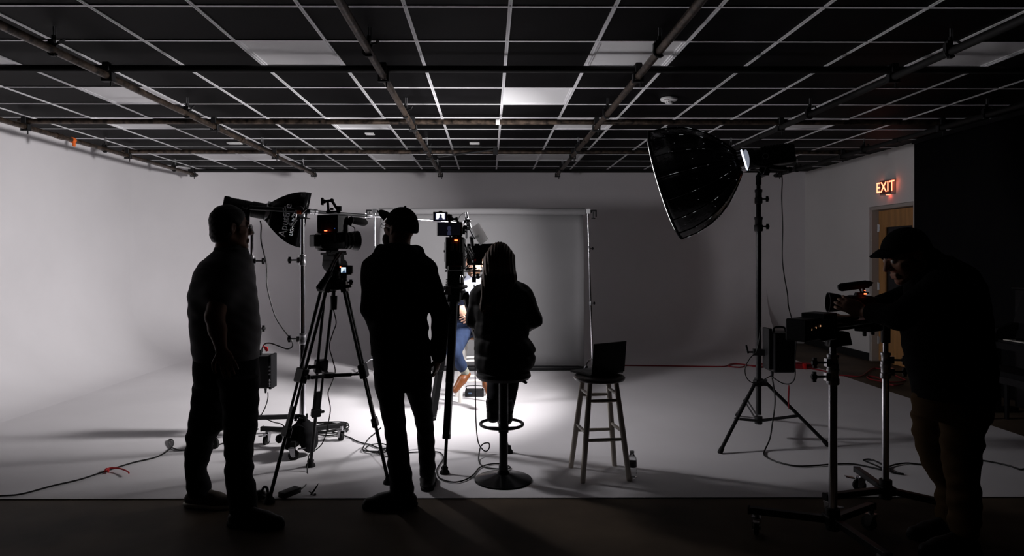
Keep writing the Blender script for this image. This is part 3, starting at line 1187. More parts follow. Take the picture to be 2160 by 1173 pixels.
# ---- the man standing in profile, dark shirt over dark trousers
def man_in_shirt():
    Z = 3.78
    t = thing('person', 'grey haired man in a charcoal shirt and dark trousers, standing side on, arm hanging', 'person', F(478, 1088))
    rows = px_rows([(523, 461, 521, 0.070), (536, 446, 525, 0.10), (549, 430, 530, 0.14), (562, 421, 533, 0.165), (582, 411, 535, 0.18),
                    (610, 404, 538, 0.19), (650, 402, 542, 0.19), (690, 404, 547, 0.19), (720, 408, 546, 0.19), (745, 412, 544, 0.185), (757, 411, 543, 0.18)], Z)
    hip = px_rows([(748, 413, 541, 0.17), (770, 411, 543, 0.175), (800, 411, 545, 0.17), (815, 415, 545, 0.15)], Z)
    Ll = px_rows([(795, 411, 484, 0.11), (830, 408, 484, 0.11), (872, 402, 480, 0.10), (905, 398, 473, 0.10), (927, 394, 450, 0.09), (953, 392, 445, 0.085),
                  (993, 394, 433, 0.075), (1012, 395, 441, 0.075), (1030, 395, 444, 0.075), (1046, 397, 443, 0.07)], 3.89)
    Lr = px_rows([(795, 462, 545, 0.11), (830, 468, 544, 0.11), (887, 474, 542, 0.105), (920, 475, 538, 0.10), (949, 475, 532, 0.09), (1010, 478, 531, 0.085),
                  (1032, 481, 541, 0.085), (1058, 483, 542, 0.085), (1080, 486, 540, 0.08)], 3.63)
    sR, eR, wR = P(474, 580, 3.66), P(453, 668, 3.56), P(467, 738, 3.52)
    sL, eL, wL = P(478, 588, 3.95), P(495, 668, 4.02), P(508, 735, 4.0)
    hd = Head(P(487, 481, 3.76), (0.80, 0.58, 0.02), (0, 0, 1), 1.0)
    S = Field(*bpx(380, 420, 620, 1125, 3.36, 4.2), 0.0055)
    S.loft(rows, grow=-0.016)
    S.loft(hip, grow=-0.014, k=0.03)
    S.loft(Ll, grow=-0.016, k=0.03)
    S.loft(Lr, grow=-0.016, k=0.03)
    for a in ((P(417, 1040, 3.89), (0.95, -0.1)), (P(512, 1075, 3.63), (1, -0.05))):
        g = V((a[0].x, a[0].y, 0.05))
        S.rc(g + V((0, 0, 0.08)), g, 0.035, 0.03)
        S.rc(g - V((0, 0, 0.005)), g + V((a[1][0], a[1][1], 0)) * 0.15 - V((0, 0, 0.012)), 0.03, 0.02)
    hd.skin(S)
    hd.neck(S, P(478, 533, 3.78), 0.06)
    for s_, e_, w_, sg in ((sR, eR, wR, -1), (sL, eL, wL, 1)):
        S.chain([s_, e_], [0.062, 0.050], 0.02)
        S.chain([e_, e_ + (w_ - e_) * 0.4, w_], [0.049, 0.046, 0.029], 0.015)
        hand(S, w_, (w_ - e_).normalized() + V((0.25, 0.1, -0.2)), V((-0.45, 0.9, 0)) * (1 if sg < 0 else -1), -1 if sg < 0 else 1, 0.45)
    S.build('body', 'skin_tan', t)
    # hair cap
    H = Field(*bounds([hd.at(0, 0, 0.03)], 0.19), 0.005)
    H.ell(hd.at(-0.016, 0, 0.036), hd.ax, (0.103, 0.083, 0.098), 0.01)
    H.ell(hd.at(-0.045, 0, -0.035), hd.ax, (0.070, 0.074, 0.07), 0.02)
    c = hd.at(0.048, 0, 0.035)
    n = N3(hd.f * 1.0 - hd.u * 0.75)
    H.plane(c, n)
    H.plane(hd.at(0, 0, -0.082), tuple(-hd.u))
    for q in (-1, 1):
        H.ell(hd.at(-0.004, q * 0.085, -0.008), hd.ax, (0.027, 0.03, 0.037), 0.004, cut=True)
    H.folds(0.0012, 3.0)
    H.build('hair', 'hair_black', t)
    # shirt with short sleeves and a collar
    T = Field(*bpx(385, 505, 565, 780, 3.42, 4.15), 0.0065)
    T.loft(rows, wob=0.0022, seed=1)
    for s_, e_ in ((sR, eR), (sL, eL)):
        m = s_ + (e_ - s_) * 0.50
        T.rc(s_ + V((0.0, 0.03, 0.0)), m, 0.075, 0.070, 0.075)
        A = MB()
    T.folds(0.0022, 0.8, 1.3, 0, 1.4)
    T.plane((0, 0, P(0, 757, Z).z), (0, 0, -1))
    T.build('shirt', 'shirt_charcoal', t)
    C = Field(*bounds([P(490, 530, 3.78)], 0.15), 0.005)
    nb = P(484, 527, 3.78)
    C.rc(nb + V((-0.005, 0, -0.02)), nb + V((0.012, 0.005, 0.022)), 0.082, 0.070, 0.01)
    C.rc(nb + V((-0.005, 0, -0.06)), nb + V((0.012, 0.005, 0.06)), 0.068, 0.060, 0.004, cut=True)
    C.plane(tuple(nb + V((0, 0, 0.03))), (-0.2, 0, 1))
    C.build('collar', 'shirt_charcoal', t)
    G = Field(*bpx(380, 735, 560, 1095, 3.45, 4.05), 0.0065)
    G.loft(hip, k=0.03)
    G.loft(Ll, k=0.035, wob=0.003, seed=3)
    G.loft(Lr, k=0.035, wob=0.003, seed=5)
    G.folds(0.0025, 0.9, 0.4, 0, 0.8)
    G.build('trousers', 'trouser_black', t)
    shoe(t, P(418, 1040, 3.89), (0.98, -0.12), 'shoe_grey_lit', 'sole_white_lit', L=0.29)  # far shoe: the light falling on it is put into paler colours
    shoe(t, P(512, 1085, 3.60), (1, -0.10), 'shoe_black', 'rubber', L=0.30, tall=0.12)  # same pair in dark colours, its shade painted in
    # spectacles
    b = MB()
    for q in (-1, 1):
        ring = [hd.at(0.103 + 0.0 * math.cos(a), q * 0.033 + 0.023 * math.cos(a), 0.001 + 0.018 * math.sin(a)) for a in [2 * PI * i / 16 for i in range(16)]]
        b.tube(ring, 0.0018, 6, closed=True)
        b.tube([hd.at(0.102, q * 0.056, 0.004), hd.at(0.06, q * 0.074, 0.008), hd.at(-0.005, q * 0.084, 0.008)], 0.0016, 6)
    b.tube([hd.at(0.103, -0.010, 0.004), hd.at(0.108, 0, 0.007), hd.at(0.103, 0.010, 0.004)], 0.0016, 6)
    b.build('spectacles', 'black_plastic', t)
    hd.eyes(t)


# ---- the man seen from behind in a hoodie and a cap
def man_in_cap():
    Z = 3.98
    t = thing('person', 'man in a black hoodie and a baseball cap, seen from behind, looking sideways', 'person', F(855, 1060))
    rows = px_rows([(518, 806, 876, 0.075), (530, 793, 890, 0.10), (541, 776, 902, 0.125), (552, 768, 911, 0.14), (570, 767, 915, 0.15),
                    (600, 772, 908, 0.15), (650, 777, 902, 0.145), (700, 780, 903, 0.145), (735, 783, 908, 0.15), (750, 785, 909, 0.15)], Z)
    hip = px_rows([(735, 785, 907, 0.13), (770, 787, 910, 0.135), (800, 790, 911, 0.135), (822, 793, 911, 0.12)], Z)
    Ll = px_rows([(790, 789, 852, 0.105, 3.94), (816, 793, 852, 0.105, 3.94), (866, 803, 853, 0.10, 3.92), (896, 810, 856, 0.095, 3.92), (939, 815, 860, 0.09, 3.9),
                  (966, 818, 864, 0.085, 3.9), (999, 820, 868, 0.08, 3.89), (1026, 822, 872, 0.08, 3.88), (1046, 825, 873, 0.08, 3.88)], Z)
    Lr = px_rows([(790, 850, 911, 0.105, 4.04), (816, 853, 910, 0.105, 4.06), (860, 868, 912, 0.10, 4.1), (899, 878, 914, 0.09, 4.14), (933, 881, 917, 0.085, 4.16),
                  (960, 883, 918, 0.08, 4.17), (989, 885, 918, 0.078, 4.18), (1003, 886, 918, 0.078, 4.18)], Z)
    sL, eL, wL = P(788, 572, 3.98), P(781, 650, 3.93), P(806, 722, 4.10)
    sR, eR, wR = P(902, 572, 3.98), P(930, 660, 3.97), P(925, 752, 4.02)
    hd = Head(P(843, 483, 3.99), (-0.80, 0.55, 0.24), (-0.15, 0.1, 1), 1.0)
    S = Field(*bpx(750, 420, 965, 1090, 3.72, 4.42), 0.0055)
    S.loft(rows, grow=-0.016)
    S.loft(hip, grow=-0.014, k=0.03)
    S.loft(Ll, grow=-0.016, k=0.03)
    S.loft(Lr, grow=-0.016, k=0.03)
    for a, d in ((P(845, 1040, 3.88), V((-1, -0.1, 0))), (P(902, 1000, 4.19), V((-0.05, 1, 0)))):
        g = V((a.x, a.y, 0.05))
        S.rc(g + V((0, 0, 0.08)), g, 0.035, 0.03)
        S.rc(g, g + d * 0.15 - V((0, 0, 0.012)), 0.03, 0.02)
    hd.skin(S)
    hd.neck(S, P(842, 535, 3.98), 0.06)
    for s_, e_, w_, sg in ((sL, eL, wL, 1), (sR, eR, wR, -1)):
        S.chain([s_, e_], [0.056, 0.043], 0.02)
        S.chain([e_, e_ + (w_ - e_) * 0.4, w_], [0.042, 0.043, 0.028], 0.015)
        hand(S, w_, (w_ - e_).normalized() + V((-0.12 if sg < 0 else 0.1, 0.05, -0.1)), V((-1, 0.3, 0)) * (1 if sg < 0 else -1), -1 if sg < 0 else 1, 0.55)
    S.build('body', 'skin_tan', t)
    T = Field(*bpx(745, 500, 965, 775, 3.74, 4.25), 0.0065)
    T.loft(rows, wob=0.002, seed=2)
    T.chain([sL + V((0, 0, 0.0)), eL], [0.070, 0.056], 0.04)
    T.chain([eL, wL + (eL - wL) * 0.05], [0.057, 0.045], 0.02)
    T.chain([sR + V((-0.01, 0, 0.0)), eR], [0.070, 0.056], 0.04)
    T.chain([eR, wR], [0.057, 0.043], 0.02)
    # the hood lying on the shoulders
    hb = P(842, 527, 3.95)
    T.ell(hb + V((0, -0.06, -0.01)), (V((1, 0, 0)), V((0, 1, 0)), V((0, 0, 1))), (0.118, 0.055, 0.05), 0.03)
    T.chain([hb + V((-0.11, -0.01, -0.005)), hb + V((-0.085, 0.09, -0.02)), hb + V((0, 0.12, -0.045))], [0.035, 0.032, 0.03], 0.03)
    T.chain([hb + V((0.115, -0.01, -0.01)), hb + V((0.085, 0.09, -0.03)), hb + V((0, 0.12, -0.05))], [0.035, 0.032, 0.03], 0.03)
    T.folds(0.0022, 0.8, 2.1, 0, 1.42)
    T.build('hoodie', 'hoodie_black', t)
    G = Field(*bpx(770, 725, 935, 1065, 3.76, 4.3), 0.0065)
    G.loft(hip, k=0.03)
    G.loft(Ll, k=0.02, wob=0.0025, seed=4)
    G.loft(Lr, k=0.02, wob=0.0025, seed=6)
    G.folds(0.002, 0.9, 0.7, 0, 0.8)
    G.build('trousers', 'trouser_black', t)
    shoe(t, P(850, 1040, 3.87), (-1, -0.12), 'shoe_black', 'rubber', L=0.30, tall=0.115)
    shoe(t, P(902, 1000, 4.19), (-0.06, 1), 'shoe_black', 'rubber', L=0.29, tall=0.12)
    # cap
    K = Field(*bounds([hd.at(0.05, 0, 0.06)], 0.24), 0.005)
    K.ell(hd.at(-0.012, 0, 0.036), hd.ax, (0.106, 0.086, 0.100), 0.01)
    K.ell(hd.at(-0.05, 0, 0.0), hd.ax, (0.068, 0.076, 0.06), 0.03)
    K.plane(hd.at(0.0, 0, 0.012), tuple(N3(-hd.u * 1.0 + hd.f * 0.12)))
    K.ell(hd.at(-0.012, 0, 0.0), hd.ax, (0.098, 0.078, 0.10), 0.002, cut=True)
    K.build('cap', 'hoodie_black', t)
    b = MB()
    rws = []
    for i in range(9):
        v = -1 + 2 * i / 8
        row = []
        for j in range(5):
            w = j / 4
            x = 0.070 + 0.016 * (1 - v * v) + w * (0.085 * math.sqrt(max(0.0, 1 - (v * 0.92) ** 2)) + 0.004)
            row.append(hd.at(x, v * 0.074, 0.058 + 0.02 * w - 0.026 * v * v))
        rws.append(row)
    b.grid(rws)
    o = b.build('cap_bill', 'hoodie_black', t, fix=False)
    md = o.modifiers.new('thickness', 'SOLIDIFY')
    md.thickness = 0.006
    b = MB()
    b.sph(hd.at(-0.012, 0, 0.137), 0.008, 10)
    b.build('cap_button', 'hoodie_black', t)
    # beard and spectacles
    B = Field(*bounds([hd.at(0.04, 0, -0.08)], 0.13), 0.005)
    B.ell(hd.at(0.038, 0, -0.075), hd.ax, (0.062, 0.066, 0.062), 0.01)
    B.plane(hd.at(0.05, 0, -0.045), tuple(N3(hd.u * 1 + hd.f * 0.25)))
    B.ell(hd.at(0.09, 0, -0.068), hd.ax, (0.03, 0.032, 0.016), 0.004, cut=True)
    B.build('beard', 'beard', t)
    b = MB()
    for q in (-1, 1):
        ring = [hd.at(0.104, q * 0.033 + 0.024 * math.cos(a), -0.002 + 0.018 * math.sin(a)) for a in [2 * PI * i / 16 for i in range(16)]]
        b.tube(ring, 0.0018, 6, closed=True)
        b.tube([hd.at(0.102, q * 0.057, 0.002), hd.at(0.05, q * 0.078, 0.006), hd.at(-0.01, q * 0.086, 0.004)], 0.0016, 6)
    b.tube([hd.at(0.104, -0.009, 0.002), hd.at(0.109, 0, 0.005), hd.at(0.104, 0.009, 0.002)], 0.0016, 6)
    b.build('spectacles', 'steel', t)
    hd.eyes(t)


# ---- the woman on the bar stool
def woman_on_stool():
    Z = 4.34
    t = thing('person', 'woman with long brown hair in a black quilted jacket, sitting on the bar stool', 'person', V((P(1062, 780, Z).x, Z, 0.74)))
    rows = px_rows([(586, 1030, 1084, 0.07), (597, 1016, 1100, 0.10), (607, 1006, 1110, 0.12), (625, 1001, 1114, 0.13), (660, 1000, 1114, 0.135), (695, 1001, 1116, 0.135),
                    (711, 1001, 1117, 0.145), (730, 1001, 1127, 0.165), (748, 1000, 1132, 0.175), (768, 1001, 1127, 0.18), (783, 1003, 1119, 0.175), (788, 1006, 1116, 0.17)], Z)
    sR, eR, wR = P(1104, 620, Z), P(1127, 674, Z + 0.03), P(1102, 694, Z + 0.25)
    sL, eL, wL = P(1011, 622, Z), P(999, 674, Z + 0.04), P(1030, 700, Z + 0.26)
    kL, aL = P(1046, 770, Z + 0.42), P(1040, 864, Z + 0.17)
    kR, aR = P(1085, 772, Z + 0.43), P(1068, 868, Z + 0.20)
    hL, hR = P(1040, 760, Z), P(1085, 760, Z)
    hd = Head(P(1053, 552, Z + 0.03), (-0.15, 1, -0.05), (0, 0, 1), 0.94)
    S = Field(*bounds([P(975, 900, Z - 0.25), P(1150, 500, Z + 0.6)], 0.06), 0.0055)
    S.loft(rows, grow=-0.03)
    hd.skin(S)
    hd.neck(S, P(1055, 600, Z), 0.05)
    for s_, e_, w_, sg in ((sL, eL, wL, 1), (sR, eR, wR, -1)):
        S.chain([s_, e_], [0.045, 0.036], 0.02)
        S.chain([e_, w_], [0.036, 0.024], 0.01)
        hand(S, w_, (w_ - e_).normalized() + V((0.1 * sg, 0.1, -0.1)), V((0.2 * sg, 0, -1)), sg, 0.5, 0.92)
    for h_, k_, a_ in ((hL, kL, aL), (hR, kR, aR)):
        S.chain([h_, k_], [0.075, 0.05], 0.02)
        S.chain([k_, k_ + (a_ - k_) * 0.35, a_], [0.048, 0.048, 0.03], 0.015)
        S.rc(a_ + V((0, 0, -0.03)), a_ + V((0, 0.13, -0.06)), 0.03, 0.022)
    S.build('body', 'skin', t)
    T = Field(*bounds([P(975, 795, Z - 0.22), P(1152, 580, Z + 0.35)], 0.05), 0.006)
    T.loft(rows, wob=0.001, seed=1)
    for s_, e_, w_ in ((sL, eL, wL), (sR, eR, wR)):
        T.chain([s_, e_], [0.062, 0.054], 0.03)
        T.chain([e_, w_], [0.054, 0.042], 0.02)
    nb = P(1055, 592, Z)
    T.rc(nb + V((0, 0, -0.02)), nb + V((0, 0.01, 0.025)), 0.075, 0.07, 0.02)
    X, Y, Zz = T.axes()
    # quilted rolls: horizontal seams, deeper below the waist
    zc = P(0, 712, Z).z
    ph = (Zz - zc) / 0.108
    seam = np.exp(-((ph - np.round(ph)) / 0.14) ** 2)
    amt = np.where(Zz < zc + 0.03, 0.010, 0.003)
    T.D = (T.D + amt * seam + 0.003 * np.sin(X * 60 + Zz * 20) * np.sin(Y * 50 + Zz * 35)).astype(np.float32)
    T.build('quilted_jacket', 'jacket_black', t)
    G = Field(*bounds([P(1010, 880, Z - 0.1), P(1120, 745, Z + 0.55)], 0.07), 0.006)
    for h_, k_, a_ in ((hL, kL, aL), (hR, kR, aR)):
        G.chain([h_, k_], [0.088, 0.062], 0.02)
        G.chain([k_, a_], [0.06, 0.046], 0.02)
    G.folds(0.002, 1.0, 0.4)
    G.build('trousers', 'trouser_black', t)
    for a_ in (aL, aR):
        B = Field(*bounds([a_, a_ + V((0, 0.18, -0.08))], 0.08), 0.005)
        B.rc(a_ + V((0, 0.0, 0.05)), a_ + V((0, 0, -0.045)), 0.05, 0.042, 0.02)
        B.rc(a_ + V((0, -0.02, -0.05)), a_ + V((0, 0.16, -0.055)), 0.038, 0.033, 0.02)
        zb = a_.z - 0.082
        B.plane((0, 0, zb), (0, 0, -1))
        o = B.build('boot', 'shoe_black', t)
    # long hair: a mass with strands
    H = Field(*bounds([hd.at(0, 0, 0.03), P(1000, 660, Z - 0.12), P(1095, 600, Z)], 0.16), 0.005)
    H.ell(hd.at(-0.014, 0, 0.036), hd.ax, (0.106 * 0.97, 0.086 * 0.97, 0.1 * 0.97), 0.01)
    c = hd.at(0.05, 0, 0.0)
    top = hd.at(-0.04, 0, 0.02)
    for x0, x1, x2, y1 in ((-0.058, -0.075, -0.115, 648), (-0.03, -0.05, -0.06, 640), (0.0, -0.005, -0.02, 632), (0.03, 0.036, 0.036, 622), (0.05, 0.060, 0.072, 604)):
        p0 = hd.at(-0.045, 0, 0.02) + V((x0, 0, 0))
        p1 = V((p0.x + (x1 - x0), Z - 0.115, P(0, 585, Z).z))
        p2 = V((hd.c.x + x2, Z - 0.145, P(0, y1, Z).z))
        H.chain([p0, p1, p2], [0.046, 0.038, 0.016], 0.03)
    H.rc(hd.at(0.02, -0.075, 0.0), V((hd.c.x - 0.125, Z + 0.02, P(0, 640, Z).z)), 0.028, 0.022, 0.03)
    H.rc(hd.at(0.0, 0.075, 0.02), V((hd.c.x + 0.082, Z - 0.03, P(0, 592, Z).z)), 0.026, 0.020, 0.03)
    H.rc(hd.at(-0.0, -0.07, 0.02), V((hd.c.x - 0.10, Z - 0.09, P(0, 655, Z).z)), 0.03, 0.016, 0.03)
    X, Y, Zz = H.axes()
    H.D = (H.D + 0.0022 * np.sin((X - hd.c.x) * 330 + 3 * np.sin(Zz * 14)) + 0.0015 * np.sin(X * 610 + Zz * 25)).astype(np.float32)
    hair = H.build('hair', 'hair_brown', t)
    rnd = random.Random(5)
    b = MB()
    for i in range(90):
        a = rnd.uniform(-1, 1)
        p0 = hd.at(-0.06 - 0.03 * (1 - abs(a)), a * 0.075, rnd.uniform(0.0, 0.08))
        p1 = V((hd.c.x + a * 0.088 + rnd.uniform(-.012, .012) - 0.01, Z - 0.155 + 0.08 * abs(a) + rnd.uniform(-.01, .005), P(0, rnd.uniform(575, 600), Z).z))
        p2 = V((hd.c.x + a * 0.10 - 0.025 + rnd.uniform(-.02, .02), Z - 0.165 + 0.06 * abs(a), P(0, rnd.uniform(625, 668) - (28 if a > 0.3 else 0), Z).z))
        b.tube(smooth_pts([p0, p1, p2], 4), 0.0011, 3, caps=False)
    o = b.build('hair_strands', 'hair_lit', hair, fix=False)
    o['kind'] = 'stuff'
    hd.eyes(t)


# ---- the operator bending over the small camera
def camera_operator():
    Z = 3.32
    t = thing('person', 'camera operator in a black top, brown trousers and a flat cap, bending over the camera', 'person', F(2020, 1150))
    rows = px_rows([(539, 1968, 1992, 0.06), (548, 1950, 2008, 0.12), (560, 1938, 2028, 0.16), (577, 1930, 2048, 0.185), (607, 1924, 2061, 0.20), (665, 1918, 2075, 0.20),
                    (705, 1911, 2079, 0.19), (767, 1920, 2089, 0.185), (819, 1934, 2089, 0.18), (838, 1936, 2088, 0.18)], Z)
    hip = px_rows([(820, 1937, 2087, 0.165), (850, 1934, 2085, 0.165), (880, 1933, 2080, 0.15)], Z)
    Lf = px_rows([(845, 1933, 2020, 0.10), (882, 1930, 2014, 0.10), (915, 1931, 2012, 0.10), (949, 1938, 2014, 0.095), (975, 1947, 2016, 0.09), (995, 1957, 2018, 0.088), (1029, 1980, 2026, 0.08),
                  (1083, 1981, 2027, 0.078), (1110, 1983, 2027, 0.075)], 3.43)
    Ln = px_rows([(845, 1990, 2085, 0.11), (882, 1988, 2077, 0.105), (940, 1992, 2064, 0.095), (991, 1998, 2057, 0.09), (1029, 2004, 2061, 0.085), (1083, 2008, 2061, 0.085),
                  (1125, 2010, 2052, 0.08)], 3.24)
    sN, eN, wN = P(1985, 606, 3.16), P(1897, 668, 3.13), P(1822, 657, 3.34)
    sF, eF, wF = P(1975, 600, 3.50), P(1905, 630, 3.58), P(1842, 645, 3.56)
    hd = Head(P(1909, 538, 3.33), (-0.90, 0.02, -0.40), (-0.3, 0, 1), 1.05)
    S = Field(*bpx(1755, 465, 2115, 1200, 3.0, 3.78), 0.0055)
    S.loft(rows, grow=-0.016)
    S.loft(hip, grow=-0.014, k=0.03)
    S.loft(Lf, grow=-0.016, k=0.03)
    S.loft(Ln, grow=-0.016, k=0.03)
    for a in (P(2006, 1100, 3.43), P(2032, 1130, 3.24)):
        g = V((a.x, a.y, 0.05))
        S.rc(g + V((0, 0, 0.08)), g, 0.035, 0.03)
        S.rc(g, g + V((-0.15, 0, -0.012)), 0.03, 0.02)
    hd.skin(S)
    hd.neck(S, P(1972, 568, 3.32), 0.06)
    for s_, e_, w_, sg in ((sN, eN, wN, 1), (sF, eF, wF, -1)):
        S.chain([s_, e_], [0.055, 0.044], 0.02)
        S.chain([e_, e_ + (w_ - e_) * 0.4, w_], [0.044, 0.044, 0.029], 0.015)
    hand(S, wN, V((-0.8, 0.25, 0.36)), V((0.1, 1, 0.15)), 1, 0.95, spread=0.0195)
    hand(S, wF, V((-0.75, -0.45, 0.1)), V((-0.3, -0.5, -0.8)), 1, 0.7)
    S.build('body', 'skin', t)
    T = Field(*bpx(1800, 515, 2115, 860, 2.98, 3.82), 0.0065)
    T.loft(rows, wob=0.002, seed=7)
    for s_, e_, w_ in ((sN, eN, wN), (sF, eF, wF)):
        T.chain([s_, e_], [0.085, 0.062], 0.04)
        T.chain([e_, e_ + (w_ - e_) * 0.72], [0.061, 0.05], 0.02)
    nb = P(1972, 560, 3.32)
    T.rc(nb + V((0.005, 0, -0.03)), nb + V((-0.035, 0, 0.025)), 0.078, 0.07, 0.02)
    T.folds(0.0022, 0.8, 0.3, 0, 1.4)
    T.build('top', 'hoodie_black', t)
    G = Field(*bpx(1915, 805, 2110, 1170, 3.05, 3.64), 0.0065)
    G.loft(hip, k=0.03)
    G.loft(Lf, k=0.025, wob=0.003, seed=8)
    G.loft(Ln, k=0.025, wob=0.003, seed=9)
    G.folds(0.003, 0.9, 0.9, 0, 0.75)
    G.build('trousers', 'trouser_brown', t)
    shoe(t, P(2006, 1100, 3.43), (-1, -0.05), 'shoe_black', 'rubber', L=0.30, tall=0.11)
    shoe(t, P(2032, 1130, 3.24), (-1, -0.1), 'shoe_black', 'rubber', L=0.30, tall=0.11)
    K = Field(*bounds([hd.at(0.02, 0, 0.06)], 0.22), 0.005)
    K.ell(hd.at(-0.014, 0, 0.034), hd.ax, (0.115, 0.093, 0.100), 0.01)
    K.ell(hd.at(-0.06, 0, -0.01), hd.ax, (0.063, 0.08, 0.055), 0.03)
    K.plane(hd.at(0.0, 0, 0.016), tuple(N3(-hd.u + hd.f * 0.28)))
    K.ell(hd.at(-0.014, 0, -0.02), hd.ax, (0.103, 0.08, 0.11), 0.002, cut=True)
    K.build('cap', 'hoodie_black', t)
    b = MB()
    rws = []
    for i in range(9):
        v = -1 + 2 * i / 8
        rws.append([hd.at(0.075 + 0.018 * (1 - v * v) + j / 4 * (0.052 * math.sqrt(max(0.0, 1 - (v * .92) ** 2)) + 0.003), v * 0.074, 0.062 - 0.012 * j / 4 - 0.022 * v * v) for j in range(5)])
    b.grid(rws)
    o = b.build('cap_bill', 'hoodie_black', t, fix=False)
    md = o.modifiers.new('thickness', 'SOLIDIFY')
    md.thickness = 0.012
    H = Field(*bounds([hd.at(-0.05, 0, 0.0)], 0.15), 0.005)
    H.ell(hd.at(-0.03, 0, 0.0), hd.ax, (0.086, 0.082, 0.075), 0.01)
    H.plane(hd.at(0.012, 0, 0.0), tuple(hd.f))
    for q in (-1, 1):
        H.ell(hd.at(-0.006, q * 0.085, -0.006), hd.ax, (0.025, 0.03, 0.036), 0.004, cut=True)
    H.build('hair', 'hair_black', t)
    # eyebrow
    b = MB()
    for q in (-1, 1):
        b.tube(smooth_pts([hd.at(0.098, q * 0.012, 0.024), hd.at(0.095, q * 0.034, 0.030), hd.at(0.080, q * 0.053, 0.024)], 4), 0.005, 6)
    b.build('eyebrows', 'hair_black', t)
    hd.eyes(t)


